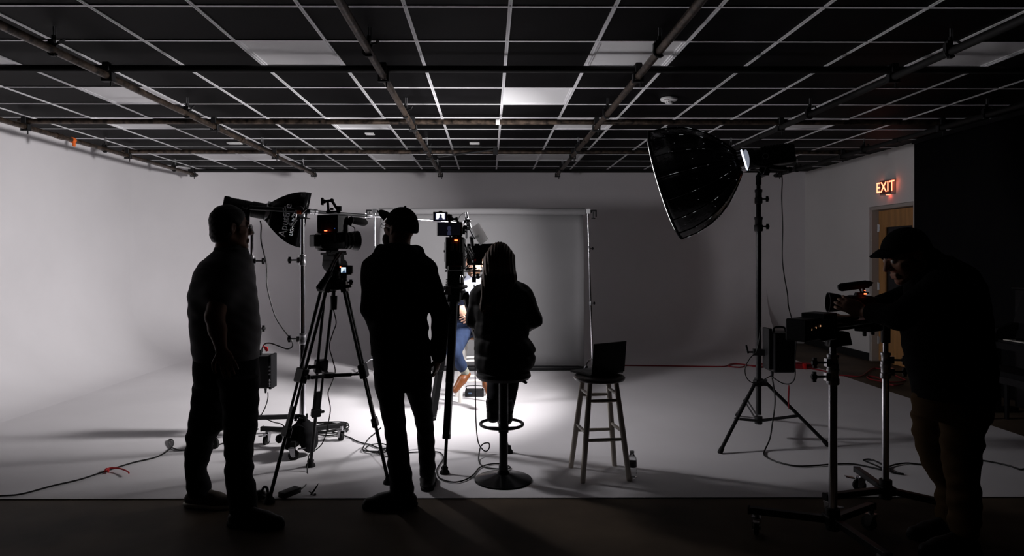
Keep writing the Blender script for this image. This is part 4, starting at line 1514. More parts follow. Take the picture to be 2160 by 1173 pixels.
# ---- the man being interviewed, seated under the lights
def interviewee():
    Z = 6.72
    t = thing('person', 'bearded man in a navy jacket, white shirt and jeans, sitting on the tall white stool', 'person', V((P(1003, 700, Z).x, Z, 0.70)))
    cx0 = P(998, 600, Z).x
    zs = lambda h: h
    rows = [(0.70, cx0, Z, 0.175, 0.13), (0.80, cx0, Z, 0.17, 0.125), (0.95, cx0, Z, 0.175, 0.125), (1.08, cx0, Z, 0.195, 0.12), (1.17, cx0, Z, 0.195, 0.105), (1.22, cx0, Z, 0.15, 0.085), (1.26, cx0, Z, 0.075, 0.065)]
    hd = Head(V((cx0 + 0.012, Z - 0.03, 1.400)), (-0.12, -1, -0.03), (0, 0, 1), 1.0)
    sR, eR, wR = V((cx0 - 0.185, Z, 1.16)), V((cx0 - 0.235, Z - 0.05, 0.91)), P(966, 650, Z - 0.33)
    sL, eL, wL = V((cx0 + 0.185, Z, 1.16)), V((cx0 + 0.235, Z - 0.05, 0.91)), V((cx0 + 0.02, Z - 0.28, 0.90))
    hR, kR, aR = V((cx0 - 0.09, Z, 0.74)), P(968, 712, Z - 0.40), P(986, 778, Z - 0.44)
    kR2 = P(960, 735, Z - 0.46)
    hL, kL, aL = V((cx0 + 0.09, Z, 0.74)), V((cx0 + 0.16, Z - 0.42, 0.70)), V((cx0 + 0.13, Z - 0.30, 0.30))
    S = Field(*bounds([V((cx0 - 0.3, Z - 0.62, 0.1)), V((cx0 + 0.32, Z + 0.2, 1.58))], 0.04), 0.0055)
    S.loft(rows, grow=-0.02)
    hd.skin(S)
    hd.neck(S, V((cx0, Z, 1.25)), 0.058)
    for s_, e_, w_ in ((sR, eR, wR), (sL, eL, wL)):
        S.chain([s_, e_], [0.052, 0.042], 0.02)
        S.chain([e_, w_], [0.042, 0.028], 0.01)
    hand(S, wR, V((0.75, -0.15, -0.45)), V((0.2, 0.9, -0.3)), 1, 0.55)
    hand(S, wL, V((-0.8, -0.15, -0.25)), V((-0.2, 0.9, -0.2)), -1, 0.55)
    kk = P(957, 742, Z - 0.5)
    for h_, k_, a_ in ((hR, kk, P(981, 785, Z - 0.40)), (hL, kL, aL)):
        S.chain([h_, k_], [0.08, 0.055], 0.02)
        S.chain([k_, a_], [0.053, 0.034], 0.015)
    S.build('body', 'skin', t)
    # shirt front, jacket
    T = Field(*bounds([V((cx0 - 0.3, Z - 0.45, 0.64)), V((cx0 + 0.3, Z + 0.2, 1.3))], 0.04), 0.006)
    T.loft(rows, grow=-0.006)
    T.rc(V((cx0, Z - 0.005, 1.24)), V((cx0, Z - 0.012, 1.30)), 0.074, 0.066, 0.02)
    T.plane((0, Z, 1.305), (0, 0.25, 1))
    T.build('shirt', 'shirt_white', t)
    J = Field(*bounds([V((cx0 - 0.32, Z - 0.48, 0.62)), V((cx0 + 0.32, Z + 0.2, 1.3))], 0.04), 0.006)
    J.loft(rows, grow=0.012, wob=0.001)
    for s_, e_, w_ in ((sR, eR, wR), (sL, eL, wL)):
        J.chain([s_, e_], [0.068, 0.056], 0.03)
        J.chain([e_, e_ + (w_ - e_) * 0.88], [0.056, 0.044], 0.02)
    # open front: a wedge left free for the shirt
    X, Y, Zz = J.axes()
    half = 0.015 + np.clip((Zz - 0.80) * 0.2, 0, 0.085)
    wedge = np.maximum(np.abs(X - cx0) - half, Y - (Z - 0.02))
    arm_free = np.maximum(wedge, 0.99 - Zz)
    J.D = np.maximum(J.D, -arm_free.astype(np.float32))
    J.build('jacket', 'suit_navy', t)
    G = Field(*bounds([V((cx0 - 0.3, Z - 0.6, 0.2)), V((cx0 + 0.3, Z + 0.2, 0.9))], 0.05), 0.006)
    G.rc(hR, hL, 0.115, 0.115, 0.02)
    for h_, k_, a_ in ((hR, kk, P(981, 785, Z - 0.40)), (hL, kL, aL)):
        G.chain([h_, k_], [0.098, 0.07], 0.03)
        G.chain([k_, k_ + (a_ - k_) * 0.72], [0.068, 0.052], 0.02)
    G.folds(0.002, 1.2, 0.5)
    G.build('jeans', 'jeans_blue', t)
    for a_, k_, d in ((P(981, 785, Z - 0.40), kk, N3(V((-0.35, -0.25, -0.55)))), (aL, kL, N3(V((0.15, -0.7, -0.5))))):
        q = MB()
        u = (k_ - a_).normalized()
        K = Field(*bounds([a_, a_ + u * 0.16], 0.07), 0.005)
        K.rc(a_ - u * 0.01, a_ + u * 0.15, 0.040, 0.046, 0.01)
        K.build('sock', 'sock_grey', t)
        K = Field(*bounds([a_, a_ + d * 0.2], 0.1), 0.005)
        K.rc(a_ - u * 0.03, a_ - u * 0.02 + d * 0.07, 0.042, 0.040, 0.02)
        K.rc(a_ - u * 0.02 + d * 0.07, a_ - u * 0.01 + d * 0.19, 0.043, 0.030, 0.02)
        K.build('shoe', 'shoe_tan', t)
    B = Field(*bounds([hd.at(0.04, 0, -0.08)], 0.13), 0.005)
    B.ell(hd.at(0.038, 0, -0.078), hd.ax, (0.060, 0.066, 0.058), 0.01)
    B.plane(hd.at(0.05, 0, -0.05), tuple(N3(hd.u * 1 + hd.f * 0.25)))
    B.ell(hd.at(0.09, 0, -0.070), hd.ax, (0.03, 0.030, 0.015), 0.004, cut=True)
    B.build('beard', 'hair_brown', t)
    H = Field(*bounds([hd.at(0, 0, 0.03)], 0.17), 0.005)
    H.ell(hd.at(-0.018, 0, 0.04), hd.ax, (0.102, 0.083, 0.098), 0.01)
    H.plane(hd.at(0.055, 0, 0.045), tuple(N3(hd.f - hd.u * 0.7)))
    H.plane(hd.at(0, 0, -0.06), tuple(-hd.u))
    for q in (-1, 1):
        H.ell(hd.at(-0.004, q * 0.085, -0.008), hd.ax, (0.027, 0.03, 0.037), 0.004, cut=True)
    H.build('hair', 'hair_brown', t)
    hd.eyes(t)


import time as _t
for fn in (man_in_shirt, man_in_cap, woman_on_stool, camera_operator, interviewee):
    t0 = _t.time()
    fn()
    print('built', fn.__name__, round(_t.time() - t0, 2))


# ---------------------------------------------------------------- grip and lighting gear
def caster(parent, p, face, r=0.042):
    """a swivel caster that touches the floor at p; face = rolling direction"""
    p = V(p)
    f = V((face[0], face[1], 0)).normalized()
    s = V((-f.y, f.x, 0))
    c = p + V((0, 0, r))
    b = MB()
    for q in (-1, 1):
        b.prism([c + s * (q * 0.018) + f * 0.014 - V((0, 0, 0.008)), c + s * (q * 0.018) - f * 0.014 - V((0, 0, 0.008)),
                 c + s * (q * 0.018) - f * 0.01 + V((0, 0, r + 0.012)), c + s * (q * 0.018) + f * 0.034 + V((0, 0, r + 0.012))], s * (q * 0.004))
    b.box(c + f * 0.012 + V((0, 0, r + 0.012)), (0.046, 0.046, 0.006), Matrix((f, s, V((0, 0, 1)))).transposed())
    b.cyl(c + f * 0.012 + V((0, 0, r + 0.012)), c + f * 0.012 + V((0, 0, r + 0.045)), 0.014)
    o = b.build('caster', 'steel', parent)
    b = MB()
    b.lathe([(-0.013, 0.018), (-0.013, r * 0.85), (-0.009, r), (0.009, r), (0.013, r * 0.85), (0.013, 0.018)], c, s, 22)
    b.build('wheel', 'rubber', o)
    b = MB()
    b.cyl(c - s * 0.022, c + s * 0.022, 0.011, n=10)
    b.bar(c - f * 0.03 + V((0, 0, r + 0.004)), c - f * 0.085 + V((0, 0, r + 0.014)), 0.03, 0.006)
    b.build('brake', 'steel', o)


def knob(b, c, d, L=0.05, r=0.017):
    """a clamping screw that sticks out along d and ends in a lobed grip"""
    c, d = V(c), V(d).normalized()
    b.cyl(c, c + d * L, 0.006, n=8)
    u, w = basis(d)
    b.lathe([(0, r * 0.7), (0.006, r), (0.02, r), (0.026, r * 0.6)], c + d * L, d, 6)
    b.bar(c + d * (L + 0.012) - V((0, 0, r * 1.5)), c + d * (L + 0.012) + V((0, 0, r * 1.5)), 0.012, 0.018, up=d)


def roller_stand(name, label, c, angles, leg, legz, sections, group, knob_dir, matx=('chrome', 'black_metal')):
    """rolling stand: hub, three square legs on casters, stacked tubes [(z0, z1, r)], collars with knobs"""
    c = V((c[0], c[1], 0))
    t = thing(name, label, 'light stand', c, group)
    b = MB()
    b.cyl(c + V((0, 0, legz - 0.05)), c + V((0, 0, legz + 0.06)), 0.034, n=16)
    b.box(c + V((0, 0, legz)), (0.08, 0.08, 0.05))
    b.build('hub', 'cast_iron', t, bevel=0.004)
    for a in angles:
        d = V((math.cos(a), math.sin(a), 0))
        b = MB()
        b.bar(c + d * 0.02 + V((0, 0, legz)), c + d * (leg + 0.035) + V((0, 0, legz - 0.01)), 0.036, 0.034)
        o = b.build('leg', matx[1], t, bevel=0.003)
        b = MB()
        b.bar(c + d * (leg + 0.03) + V((0, 0, legz - 0.01)), c + d * (leg + 0.042) + V((0, 0, legz - 0.01)), 0.038, 0.036)
        b.cyl(c + d * 0.06 + V((-d.y * 0.025, d.x * 0.025, legz)), c + d * 0.06 + V((d.y * 0.025, -d.x * 0.025, legz)), 0.009, n=8)
        b.build('end_cap', 'rubber', o)
        caster(t, c + d * leg, (d.y, -d.x), r=(legz - 0.058) / 2 if legz < 0.2 else 0.045)
    for i, (z0, z1, r) in enumerate(sections):
        b = MB()
        b.cyl(c + V((0, 0, z0)), c + V((0, 0, z1)), r, n=16)
        b.build('tube', matx[0], t)
        if i:
            b = MB()
            b.lathe([(-0.05, r + 0.009), (-0.045, r + 0.012), (-0.02, r + 0.012), (-0.015, r + 0.008), (0.012, r + 0.008), (0.018, r + 0.012), (0.03, r + 0.012), (0.034, r + 0.004)],
                    c + V((0, 0, z0)), (0, 0, 1), 18, caps=True)
            b.box(c + V(knob_dir) * (r + 0.014) + V((0, 0, z0 - 0.01)), (0.02, 0.03, 0.04))
            o = b.build('collar', 'steel', t)
            b = MB()
            knob(b, c + V(knob_dir) * (r + 0.02) + V((0, 0, z0 - 0.01)), knob_dir)
            b.build('clamp_knob', 'black_plastic', o)
    return t


RS = 'rolling light stands'
# boom stand
bc = V((-1.43, 5.08, 0))
zb = P(640, 452, 5.08).z
ang = [math.atan2(q[1] - bc.y, q[0] - bc.x) for q in ((-1.73, 5.16), (-1.145, 5.30), (-1.405, 4.77))]
bs = roller_stand('boom_stand', 'silver rolling stand with sandbag, carrying the long boom arm', bc, ang, 0.315, 0.135,
                  [(0.12, P(640, 722, 5.08).z, 0.0225), (P(640, 712, 5.08).z, P(640, 556, 5.08).z, 0.0185), (P(640, 546, 5.08).z, zb - 0.035, 0.0155)], RS, (-1, -0.05, 0))
# small square light stand
lc = V((P(531, 600, 5.42).x, 5.42, 0))
ls = roller_stand('light_stand', 'silver rolling stand under the square softbox, behind the man in the charcoal shirt', lc, [math.radians(a) for a in (247, 13, 130)], 0.40, 0.15,
                  [(0.12, P(531, 700, 5.42).z, 0.021), (P(531, 690, 5.42).z, P(531, 548, 5.42).z, 0.0175), (P(531, 548, 5.42).z, P(531, 492, 5.42).z, 0.0145)], RS, (1, -0.1, 0))

# ---- boom arm on the boom stand
e0, e1, e2 = P(527, 438, 4.94), P(652, 446, 5.03), P(984, 471, 6.1)
jt = P(640, 445, 5.02)
t = thing('boom_pole', 'long boom pole, black at one end and chrome beyond, clamped across the boom stand', 'boom arm', jt)
d1 = (e1 - e0).normalized()
d2 = (e2 - e1).normalized()
b = MB()
b.lathe([(0, 0.012), (0, 0.0165), ((e1 - e0).length, 0.0165), ((e1 - e0).length, 0.012)], e0, d1, 14)
b.build('rear_tube', 'black_metal', t)
b = MB()
b.lathe([(0, 0.018), (0.004, 0.0215), (0.02, 0.0215), (0.024, 0.017), (0.045, 0.017), (0.05, 0.0215), (0.07, 0.0215), (0.074, 0.014)], e1 - d2 * 0.005, d2, 16)
b.build('locking_collar', 'steel', t)
b = MB()
L2 = (e2 - e1).length
b.lathe([(0.07, 0.0135), (0.52, 0.0135)], e1, d2, 14)
b.build('middle_tube', 'black_metal', t)
b = MB()
b.lathe([(0.50, 0.016), (0.505, 0.018), (0.55, 0.018), (0.555, 0.012)], e1, d2, 14)
b.build('locking_collar', 'steel', t)
b = MB()
b.lathe([(0.54, 0.0105), (L2, 0.0105)], e1, d2, 12)
b.build('front_tube', 'chrome', t)
b = MB()       # grip head on the stand
hp = V((bc.x, 5.08, jt.z))
b.cyl(hp + V((0, 0.0, -0.045)), hp + V((0, 0, -0.005)), 0.02, n=12)
b.cyl(hp + V((0, 0.012, 0.0)), hp + V((0, -0.09, 0.0)), 0.024, n=16)
b.cyl(hp + V((0, -0.085, 0)), hp + V((0, -0.095, 0)), 0.035, n=18)
b.bar(hp + V((0.02, -0.1, -0.02)), hp + V((0.065, -0.1, 0.02)), 0.012, 0.012)
b.bar(hp + V((-0.02, -0.03, -0.035)), hp + V((0.07, -0.04, -0.06)), 0.012, 0.008)
b.build('grip_head', 'steel', t)
b = MB()
for i, dx in enumerate((0.0, 0.028)):
    p = e1 + d1 * (-0.055 + dx)
    b.tube([p + V((0, 0, -0.012)), p + V((-0.012, -0.022, 0.0)), p + V((-0.006, -0.012, 0.035))], 0.004, 6)
b.build('safety_hook', 'black_metal', t)
b = MB()
b.tube(smooth_pts([hp + V((-0.10, -0.11, 0.03)), hp + V((-0.085, -0.12, -0.04)), hp + V((-0.06, -0.12, -0.10)), hp + V((-0.02, -0.11, -0.06)), hp + V((-0.02, -0.11, 0.0)), hp + V((-0.05, -0.12, -0.05))], 5), 0.0045, 6)
b.tube(smooth_pts([hp + V((-0.11, -0.115, 0.02)), hp + V((-0.10, -0.12, -0.05)), hp + V((-0.05, -0.12, -0.115)), hp + V((-0.01, -0.11, -0.07))], 5), 0.0045, 6)
b.build('tied_cable', 'steel', t)
b = MB()
b.box(hp + V((0.003, -0.104, -0.012)), (0.03, 0.012, 0.022))
b.build('orange_tag', 'orange_tape', t, label='orange tape tag')
mic = e2
b = MB()
b.cyl(e2 - d2 * 0.01, e2 + d2 * 0.03, 0.017)
b.cyl(e2 + V((0, 0, 0.01)), e2 + V((0.0, 0.02, -0.03)), 0.008)
b.build('microphone_clip', 'black_plastic', t)
mt = MB()
md_ = N3(V((-0.02, 0.5, -0.86)))
mt.lathe([(0, 0.008), (0.004, 0.011), (0.11, 0.011), (0.115, 0.009)], e2 + V((0, 0.02, -0.036)), md_, 14)
single(mt, 'boom_microphone', 'black_metal', 'slim black microphone on the tip of the boom arm, behind the tall monitor', 'microphone', e2)

# ---- sandbag over the front leg of the boom stand
sb_c = P(636, 905, 4.90)
sb = thing('sandbag', 'black saddle sandbag slung over the foot of the boom stand', 'sandbag', (sb_c.x, sb_c.y, 0.1))
f_d = V((math.cos(ang[2]), math.sin(ang[2]), 0))
for (px, py, rx, rz, tilt) in ((619, 926, 0.058, 0.085, 0.45), (650, 921, 0.066, 0.115, -0.22)):
    S = Field(*bounds([P(px, py, 4.9)], 0.2), 0.007)
    c = P(px, py, 4.88)
    c.z = max(c.z, 0.10)
    ax = (V((math.cos(tilt), 0, -math.sin(tilt))), V((0, 1, 0)), V((math.sin(tilt), 0, math.cos(tilt))))
    S.ell(c, ax, (rx, 0.11, rz), 0.02)
    S.rc(c + V((0.25 * (636 - px) * 0.0035, 0, rz * 0.5)), P(638, 890, 4.88), rx * 0.75, 0.035, 0.04)
    S.folds(0.004, 1.2, px)
    S.plane((0, 0, 0.008), (0, 0, -1))
    S.build('pouch', 'matte_fabric', sb)
b = MB()
rws = []
for i in range(9):
    a = PI * i / 8
    x, z = -0.05 * math.cos(a), 0.20 + 0.035 * math.sin(a)
    rws.append([V((P(636, 880, 4.88).x + x, 4.80 + 0.13 * j / 3, z)) for j in range(4)])
b.grid(rws)
o = b.build('saddle', 'matte_fabric', sb, fix=False)
o.modifiers.new('thickness', 'SOLIDIFY').thickness = 0.008
b = MB()
q = P(632, 882, 4.85)
b.tube(smooth_pts([q + V((-0.03, 0, -0.02)), q + V((-0.022, 0, 0.012)), q + V((0.03, 0, 0.012)), q + V((0.04, 0, -0.02))], 4), 0.011, 6)
b.build('handle', 'matte_fabric', sb)
b = MB()
b.lathe([(0, 0.03), (0.02, 0.035), (0.04, 0.02)], P(594, 920, 4.88) + V((0, 0, -0.02)), (-1, 0, 0.1), 10)
b.build('strap_end', 'matte_fabric', sb)

# ---- square softbox on its spot fixture
fx = thing('softbox_light', 'black square softbox with white lettering on a long tube light', 'studio light', BOX_RING)
A = BOX_AXIS
Cs = A.cross(V((0, 0, 1))).normalized()          # towards the camera side
B_ = Cs.cross(A).normalized()
if B_.z < 0:
    B_ = -B_
if Cs.y > 0:
    Cs = -Cs
roll = 0.08
Bq, Cq = B_ * math.cos(roll) + Cs * math.sin(roll), Cs * math.cos(roll) - B_ * math.sin(roll)
depth = (BOX_RIM - BOX_RING).length
rows = []
for i in range(9):
    tt = i / 8
    h = 0.07 + (BOX_HALF - 0.07) * math.sin(tt * PI / 2) ** 0.9
    c = BOX_RING + A * (depth * tt)
    ring = []
    for s1, s2 in ((1, 1), (1, -1), (-1, -1), (-1, 1)):
        nxt = {(1, 1): (1, -1), (1, -1): (-1, -1), (-1, -1): (-1, 1), (-1, 1): (1, 1)}[(s1, s2)]
        for k in range(4):
            f = k / 4
            u, w = s1 + (nxt[0] - s1) * f, s2 + (nxt[1] - s2) * f
            sag = 1 - 0.07 * math.sin(PI * f) * math.sin(PI * min(1, tt * 1.0))
            ring.append(c + Bq * (u * h * sag) + Cq * (w * h * sag))
    ring.append(ring[0])
    rows.append(ring)
b = MB()
b.grid(rows)
o = b.build('shell', 'softbox_fabric', fx, angle=30, fix=False)
o.modifiers.new('thickness', 'SOLIDIFY').thickness = 0.004
b = MB()
b.grid([[p - A * 0.006 + (BOX_RING + A * (depth * 0.5) - p) * 0.02 for p in r] for r in rows])
b.build('lining', 'silver_lining', o, fix=False)
cf = BOX_RIM
b = MB()
for s1, s2, n1, n2 in ((1, 1, 1, -1), (1, -1, -1, -1), (-1, -1, -1, 1), (-1, 1, 1, 1)):
    p, q = cf + Bq * (s1 * BOX_HALF) + Cq * (s2 * BOX_HALF), cf + Bq * (n1 * BOX_HALF) + Cq * (n2 * BOX_HALF)
    b.bar(p, q, 0.006, 0.03, up=A)
b.build('rim', 'matte_fabric', fx)
b = MB()
h = BOX_HALF - 0.01
b.prism([cf - A * 0.03 + Bq * h + Cq * h, cf - A * 0.03 + Bq * h - Cq * h, cf - A * 0.03 - Bq * h - Cq * h, cf - A * 0.03 - Bq * h + Cq * h], -A * 0.004)
b.build('diffuser', 'diffuser_lit', fx)
b = MB()
b.lathe([(-0.02, 0.075), (-0.015, 0.088), (0.02, 0.088), (0.025, 0.07)], BOX_RING, A, 24)
for k in range(4):
    a = PI / 4 + k * PI / 2
    u = Bq * math.cos(a) + Cq * math.sin(a)
    b.bar(BOX_RING + u * 0.085 - A * 0.01, BOX_RING + u * 0.10 + A * 0.04, 0.02, 0.02)
b.build('speed_ring', 'steel', fx)
# lettering on the camera side
def panel_point(tt):
    h = 0.07 + (BOX_HALF - 0.07) * math.sin(tt * PI / 2) ** 0.9
    return BOX_RING + A * (depth * tt) + Cq * (h * (1 - 0.05 * math.sin(PI * tt)) + 0.006)


for word, t0, t1, size, dv in (('Aputure', 0.40, 0.62, 0.078, -0.03), ('LIGHT BOX', 0.66, 0.80, 0.036, -0.045)):
    p, q = panel_point(t0), panel_point(t1)
    sl = (q - p).dot(Cq) / (q - p).dot(A)
    text_part(word, 'lettering', 'print_white', fx, (p + q) / 2 + Bq * dv + Cq * 0.018, Bq, -A + Cq * 0.06, size, 0.0005)
# lamp body behind the ring
back = BOX_RING - A * 0.30
b = MB()
b.lathe([(0, 0.05), (0.004, 0.058), (0.17, 0.058), (0.175, 0.064), (0.27, 0.064), (0.285, 0.075)], back, A, 20)
b.build('lamp_body', 'black_metal', fx)
b = MB()
bp = back - A * 0.02
b.box(back - A * 0.015, (0.05, 0.10, 0.12), Matrix((A, Cs, B_)).transposed())
b.build('rear_grip', 'dark_plastic', fx, bevel=0.012, seg=2)
b = MB()
for i in range(7):
    b.cyl(back + A * (0.06 + 0.014 * i), back + A * (0.065 + 0.014 * i), 0.0605, n=20)
b.build('cooling_fin', 'dark_plastic', fx)
top = P(531, 492, 5.42)
b = MB()       # yoke down to the stand
yk = back + A * 0.13
b.bar(yk + Cs * 0.075 + B_ * 0.02, V((yk.x, yk.y, top.z + 0.07)) + Cs * 0.075, 0.008, 0.045, up=A)
b.bar(yk - Cs * 0.075 + B_ * 0.02, V((yk.x, yk.y, top.z + 0.07)) - Cs * 0.075, 0.008, 0.045, up=A)
b.bar(V((yk.x, yk.y, top.z + 0.07)) + Cs * 0.08, V((yk.x, yk.y, top.z + 0.07)) - Cs * 0.08, 0.045, 0.01)
b.cyl((top.x, top.y, top.z + 0.001), (yk.x, yk.y, top.z + 0.072), 0.021, n=12)
b.build('yoke', 'black_metal', fx)
b = MB()
knob(b, yk + Cs * 0.078, Cs, 0.02, 0.022)
b.build('tilt_knob', 'black_plastic', fx)

# ---- control box hanging on the light stand, with its cable
q0, q1 = P(546, 748, 5.53), P(578, 816, 5.53)
cb = thing('power_box', 'black lamp power box hanging low on the light stand', 'power supply', V(((q0.x + q1.x) / 2, 5.53, q1.z)))
b = MB()
b.span((q0.x, 5.45, q1.z), (q1.x - 0.02, 5.60, q0.z))
b.build('housing', 'black_metal', cb, bevel=0.008)
b = MB()
b.prism([(q1.x - 0.02, 5.45, q1.z - 0.006), (q1.x - 0.02, 5.60, q1.z - 0.006), (q1.x - 0.02, 5.60, q0.z + 0.006), (q1.x - 0.02, 5.45, q0.z + 0.006)], (0.022, 0, 0))
fr = b.build('control_face', 'matte_fabric', cb, bevel=0.004)
b = MB()
b.span((q1.x - 0.019, 5.4485, q0.z - 0.055), (q1.x - 0.001, 5.4505, q0.z - 0.02))
b.build('display', 'dark_glass', fr)
b = MB()
for i in range(3):
    b.cyl((q1.x - 0.01, 5.452, q0.z - 0.09 - 0.03 * i), (q1.x - 0.01, 5.442, q0.z - 0.09 - 0.03 * i), 0.007, n=10)
b.build('dial', 'steel', fr)
b = MB()
for i in range(6):
    b.box((q1.x - 0.010, 5.449, q1.z + 0.02 + 0.011 * i), (0.012 - 0.004 * (i % 2), 0.001, 0.005))
b.build('printed_rows', 'print_white', fr)
b = MB()
b.bar((q0.x - 0.012, 5.5, q0.z - 0.03), (lc.x + 0.026, lc.y, q0.z - 0.03), 0.03, 0.03)
b.bar((q0.x - 0.012, 5.5, q1.z + 0.03), (lc.x + 0.026, lc.y, q1.z + 0.03), 0.03, 0.03)
b.span((q0.x - 0.02, 5.47, q1.z + 0.005), (q0.x, 5.58, q0.z - 0.005))
b.build('stand_bracket', 'cast_iron', cb)
b = MB()
b.cyl((q0.x + 0.028, 5.5, q0.z - 0.002), (q0.x + 0.028, 5.5, q0.z + 0.045), 0.011)
b.cyl((q0.x + 0.06, 5.52, q1.z + 0.002), (q0.x + 0.06, 5.52, q1.z - 0.05), 0.012, 0.007)
b.build('plug', 'black_plastic', cb)

# ---- the big deep round softbox
kx = thing('round_softbox', 'huge black deep round softbox on a lamp head, tilted down over the set', 'studio light', KEY_RING)
A = KEY_AXIS
u, w = basis(A)
depth = (KEY_RIM - KEY_RING).length
NS = 16


def key_r(tt):
    pts = [(0, 0.19), (0.08, 0.34), (0.16, 0.47), (0.28, 0.64), (0.42, 0.78), (0.58, 0.89), (0.78, 0.97), (1, 1.0)]
    for (a, ra), (c, rc_) in zip(pts, pts[1:]):
        if tt <= c:
            return KEY_R * (ra + (rc_ - ra) * (tt - a) / (c - a))
    return KEY_R


SEAM = []
rows, rin = [], []
for i in range(15):
    tt = (i / 14)
    ring, ri2 = [], []
    for k in range(NS * 4 + 1):
        a = 2 * PI * k / (NS * 4)
        fseg = (k % 4) / 4
        sag = 1 - 0.035 * math.sin(PI * fseg) * (1 - tt)
        wr = 0.004 * (1 - tt) * math.sin(9 * a + 23 * tt) * math.sin(31 * tt + 5 * a)
        r = key_r(tt) * sag + wr
        d = u * math.cos(a) + w * math.sin(a)
        ring.append(KEY_RING + A * (depth * tt) + d * r)
        ri2.append(KEY_RING + A * (depth * tt) + d * (r - 0.008))
    rows.append(ring)
    rin.append(ri2)
b = MB()
b.grid(rows)
sh = b.build('shell', 'softbox_fabric', kx, angle=30, fix=False)
sh.modifiers.new('thickness', 'SOLIDIFY').thickness = 0.003
b = MB()
b.grid(rin)
b.build('lining', 'silver_lining', sh, fix=False)
for k in range(NS):
    b = MB()
    a = 2 * PI * k / NS
    d = u * math.cos(a) + w * math.sin(a)
    b.tube([KEY_RING + A * (depth * i / 14) + d * (key_r(i / 14) + 0.003) for i in range(15)], 0.0035, 5)
    b.build('rib', 'softbox_fabric', kx)
b = MB()
ring = [KEY_RIM + (u * math.cos(2 * PI * k / 64) + w * math.sin(2 * PI * k / 64)) * (KEY_R + 0.001) for k in range(64)]
b.tube(ring, 0.007, 6, closed=True)
b.build('rim', 'matte_fabric', kx)
b = MB()
b.lathe([(-0.012, KEY_R - 0.008), (0.009, KEY_R - 0.010), (0.014, KEY_R - 0.03), (0.026, KEY_R * 0.6), (0.03, 0.02)], KEY_RIM, A, 64)
b.build('diffuser', 'diffuser_lit', kx)
b = MB()
b.lathe([(-0.035, 0.075), (-0.03, 0.095), (0.01, 0.095), (0.015, 0.085)], KEY_RING, A, 28)
b.build('speed_ring', 'chrome', kx)
b = MB()
b.lathe([(-0.043, 0.088), (-0.037, 0.088)], KEY_RING, A, 28)
b.build('lit_gap', 'lamp_leak', kx, label='sliver of lamp light at the ring')
# light seen through the needle holes of the seams
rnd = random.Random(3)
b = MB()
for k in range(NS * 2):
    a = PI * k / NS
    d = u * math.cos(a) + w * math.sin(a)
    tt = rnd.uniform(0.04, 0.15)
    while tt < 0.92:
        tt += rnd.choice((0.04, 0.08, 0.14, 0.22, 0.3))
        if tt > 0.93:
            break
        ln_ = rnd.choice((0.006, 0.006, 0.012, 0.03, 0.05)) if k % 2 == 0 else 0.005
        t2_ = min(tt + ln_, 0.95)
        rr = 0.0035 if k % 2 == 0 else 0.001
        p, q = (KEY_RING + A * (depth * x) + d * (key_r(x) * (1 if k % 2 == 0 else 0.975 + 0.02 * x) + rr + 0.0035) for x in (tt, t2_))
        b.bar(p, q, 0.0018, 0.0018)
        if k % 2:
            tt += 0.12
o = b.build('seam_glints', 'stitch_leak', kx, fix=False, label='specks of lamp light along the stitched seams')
o['kind'] = 'stuff'
# lamp head
hA = N3(V((0.98, -0.05, 0.12)))
hp = KEY_RING - A * 0.05
Sx, Ux = hA.cross(V((0, 0, 1))).normalized(), None
Ux = Sx.cross(hA).normalized()
R3 = Matrix((hA, Sx, Ux)).transposed()
b = MB()
b.lathe([(0, 0.082), (0.05, 0.085), (0.06, 0.07), (0.1, 0.07)], hp, hA, 22)
b.build('lamp_nose', 'black_metal', kx)
b = MB()
b.box(hp + hA * 0.235, (0.27, 0.15, 0.15), R3)
b.build('lamp_body', 'black_metal', kx, bevel=0.012, seg=2)
b = MB()
for i in range(9):
    b.box(hp + hA * (0.14 + 0.024 * i) + Ux * 0.078, (0.012, 0.12, 0.012), R3)
b.build('cooling_fins', 'dark_plastic', kx)
b = MB()
ring = [hp + hA * 0.13 + Sx * 0.077 + (hA * math.cos(a) + Ux * math.sin(a)) * 0.022 for a in [2 * PI * i / 20 for i in range(20)]]
b.tube(ring, 0.003, 6, closed=True)
b.build('dial_ring', 'steel', kx)
SP = P(1600, 385, 5.30)      # pole top
b = MB()
for q in (-1, 1):
    b.bar(hp + hA * 0.21 + Sx * (q * 0.085) + Ux * 0.02, V((SP.x, SP.y, SP.z + 0.05)) + Sx * (q * 0.085) + hA * 0.03, 0.04, 0.008, up=Sx)
b.bar(V((SP.x, SP.y, SP.z + 0.05)) + Sx * 0.09 + hA * 0.03, V((SP.x, SP.y, SP.z + 0.05)) - Sx * 0.09 + hA * 0.03, 0.045, 0.01)
b.cyl((SP.x, SP.y, SP.z - 0.019), (SP.x, SP.y, SP.z + 0.055), 0.022, n=14)
b.build('yoke', 'black_metal', kx)
b = MB()
hs, he = P(1605, 352, 5.22), P(1668, 357, 5.18)
b.cyl(P(1590, 347, 5.25), he, 0.010, n=10)
b.lathe([(0, 0.016), (0.01, 0.02), (0.12, 0.02), (0.13, 0.016)], P(1622, 353, 5.21), (he - hs), 12)
b.lathe([(0, 0.012), (0.004, 0.024), (0.025, 0.024), (0.03, 0.012)], P(1662, 358, 5.18), (he - hs), 8)
b.build('pan_bar', 'black_metal', kx)
b = MB()
b.tube([hp + hA * 0.02 + Ux * -0.085, hp + hA * 0.09 + Ux * -0.095, hp + hA * 0.12 + Ux * -0.14], 0.007, 6)
b.build('lock_lever', 'steel', kx)

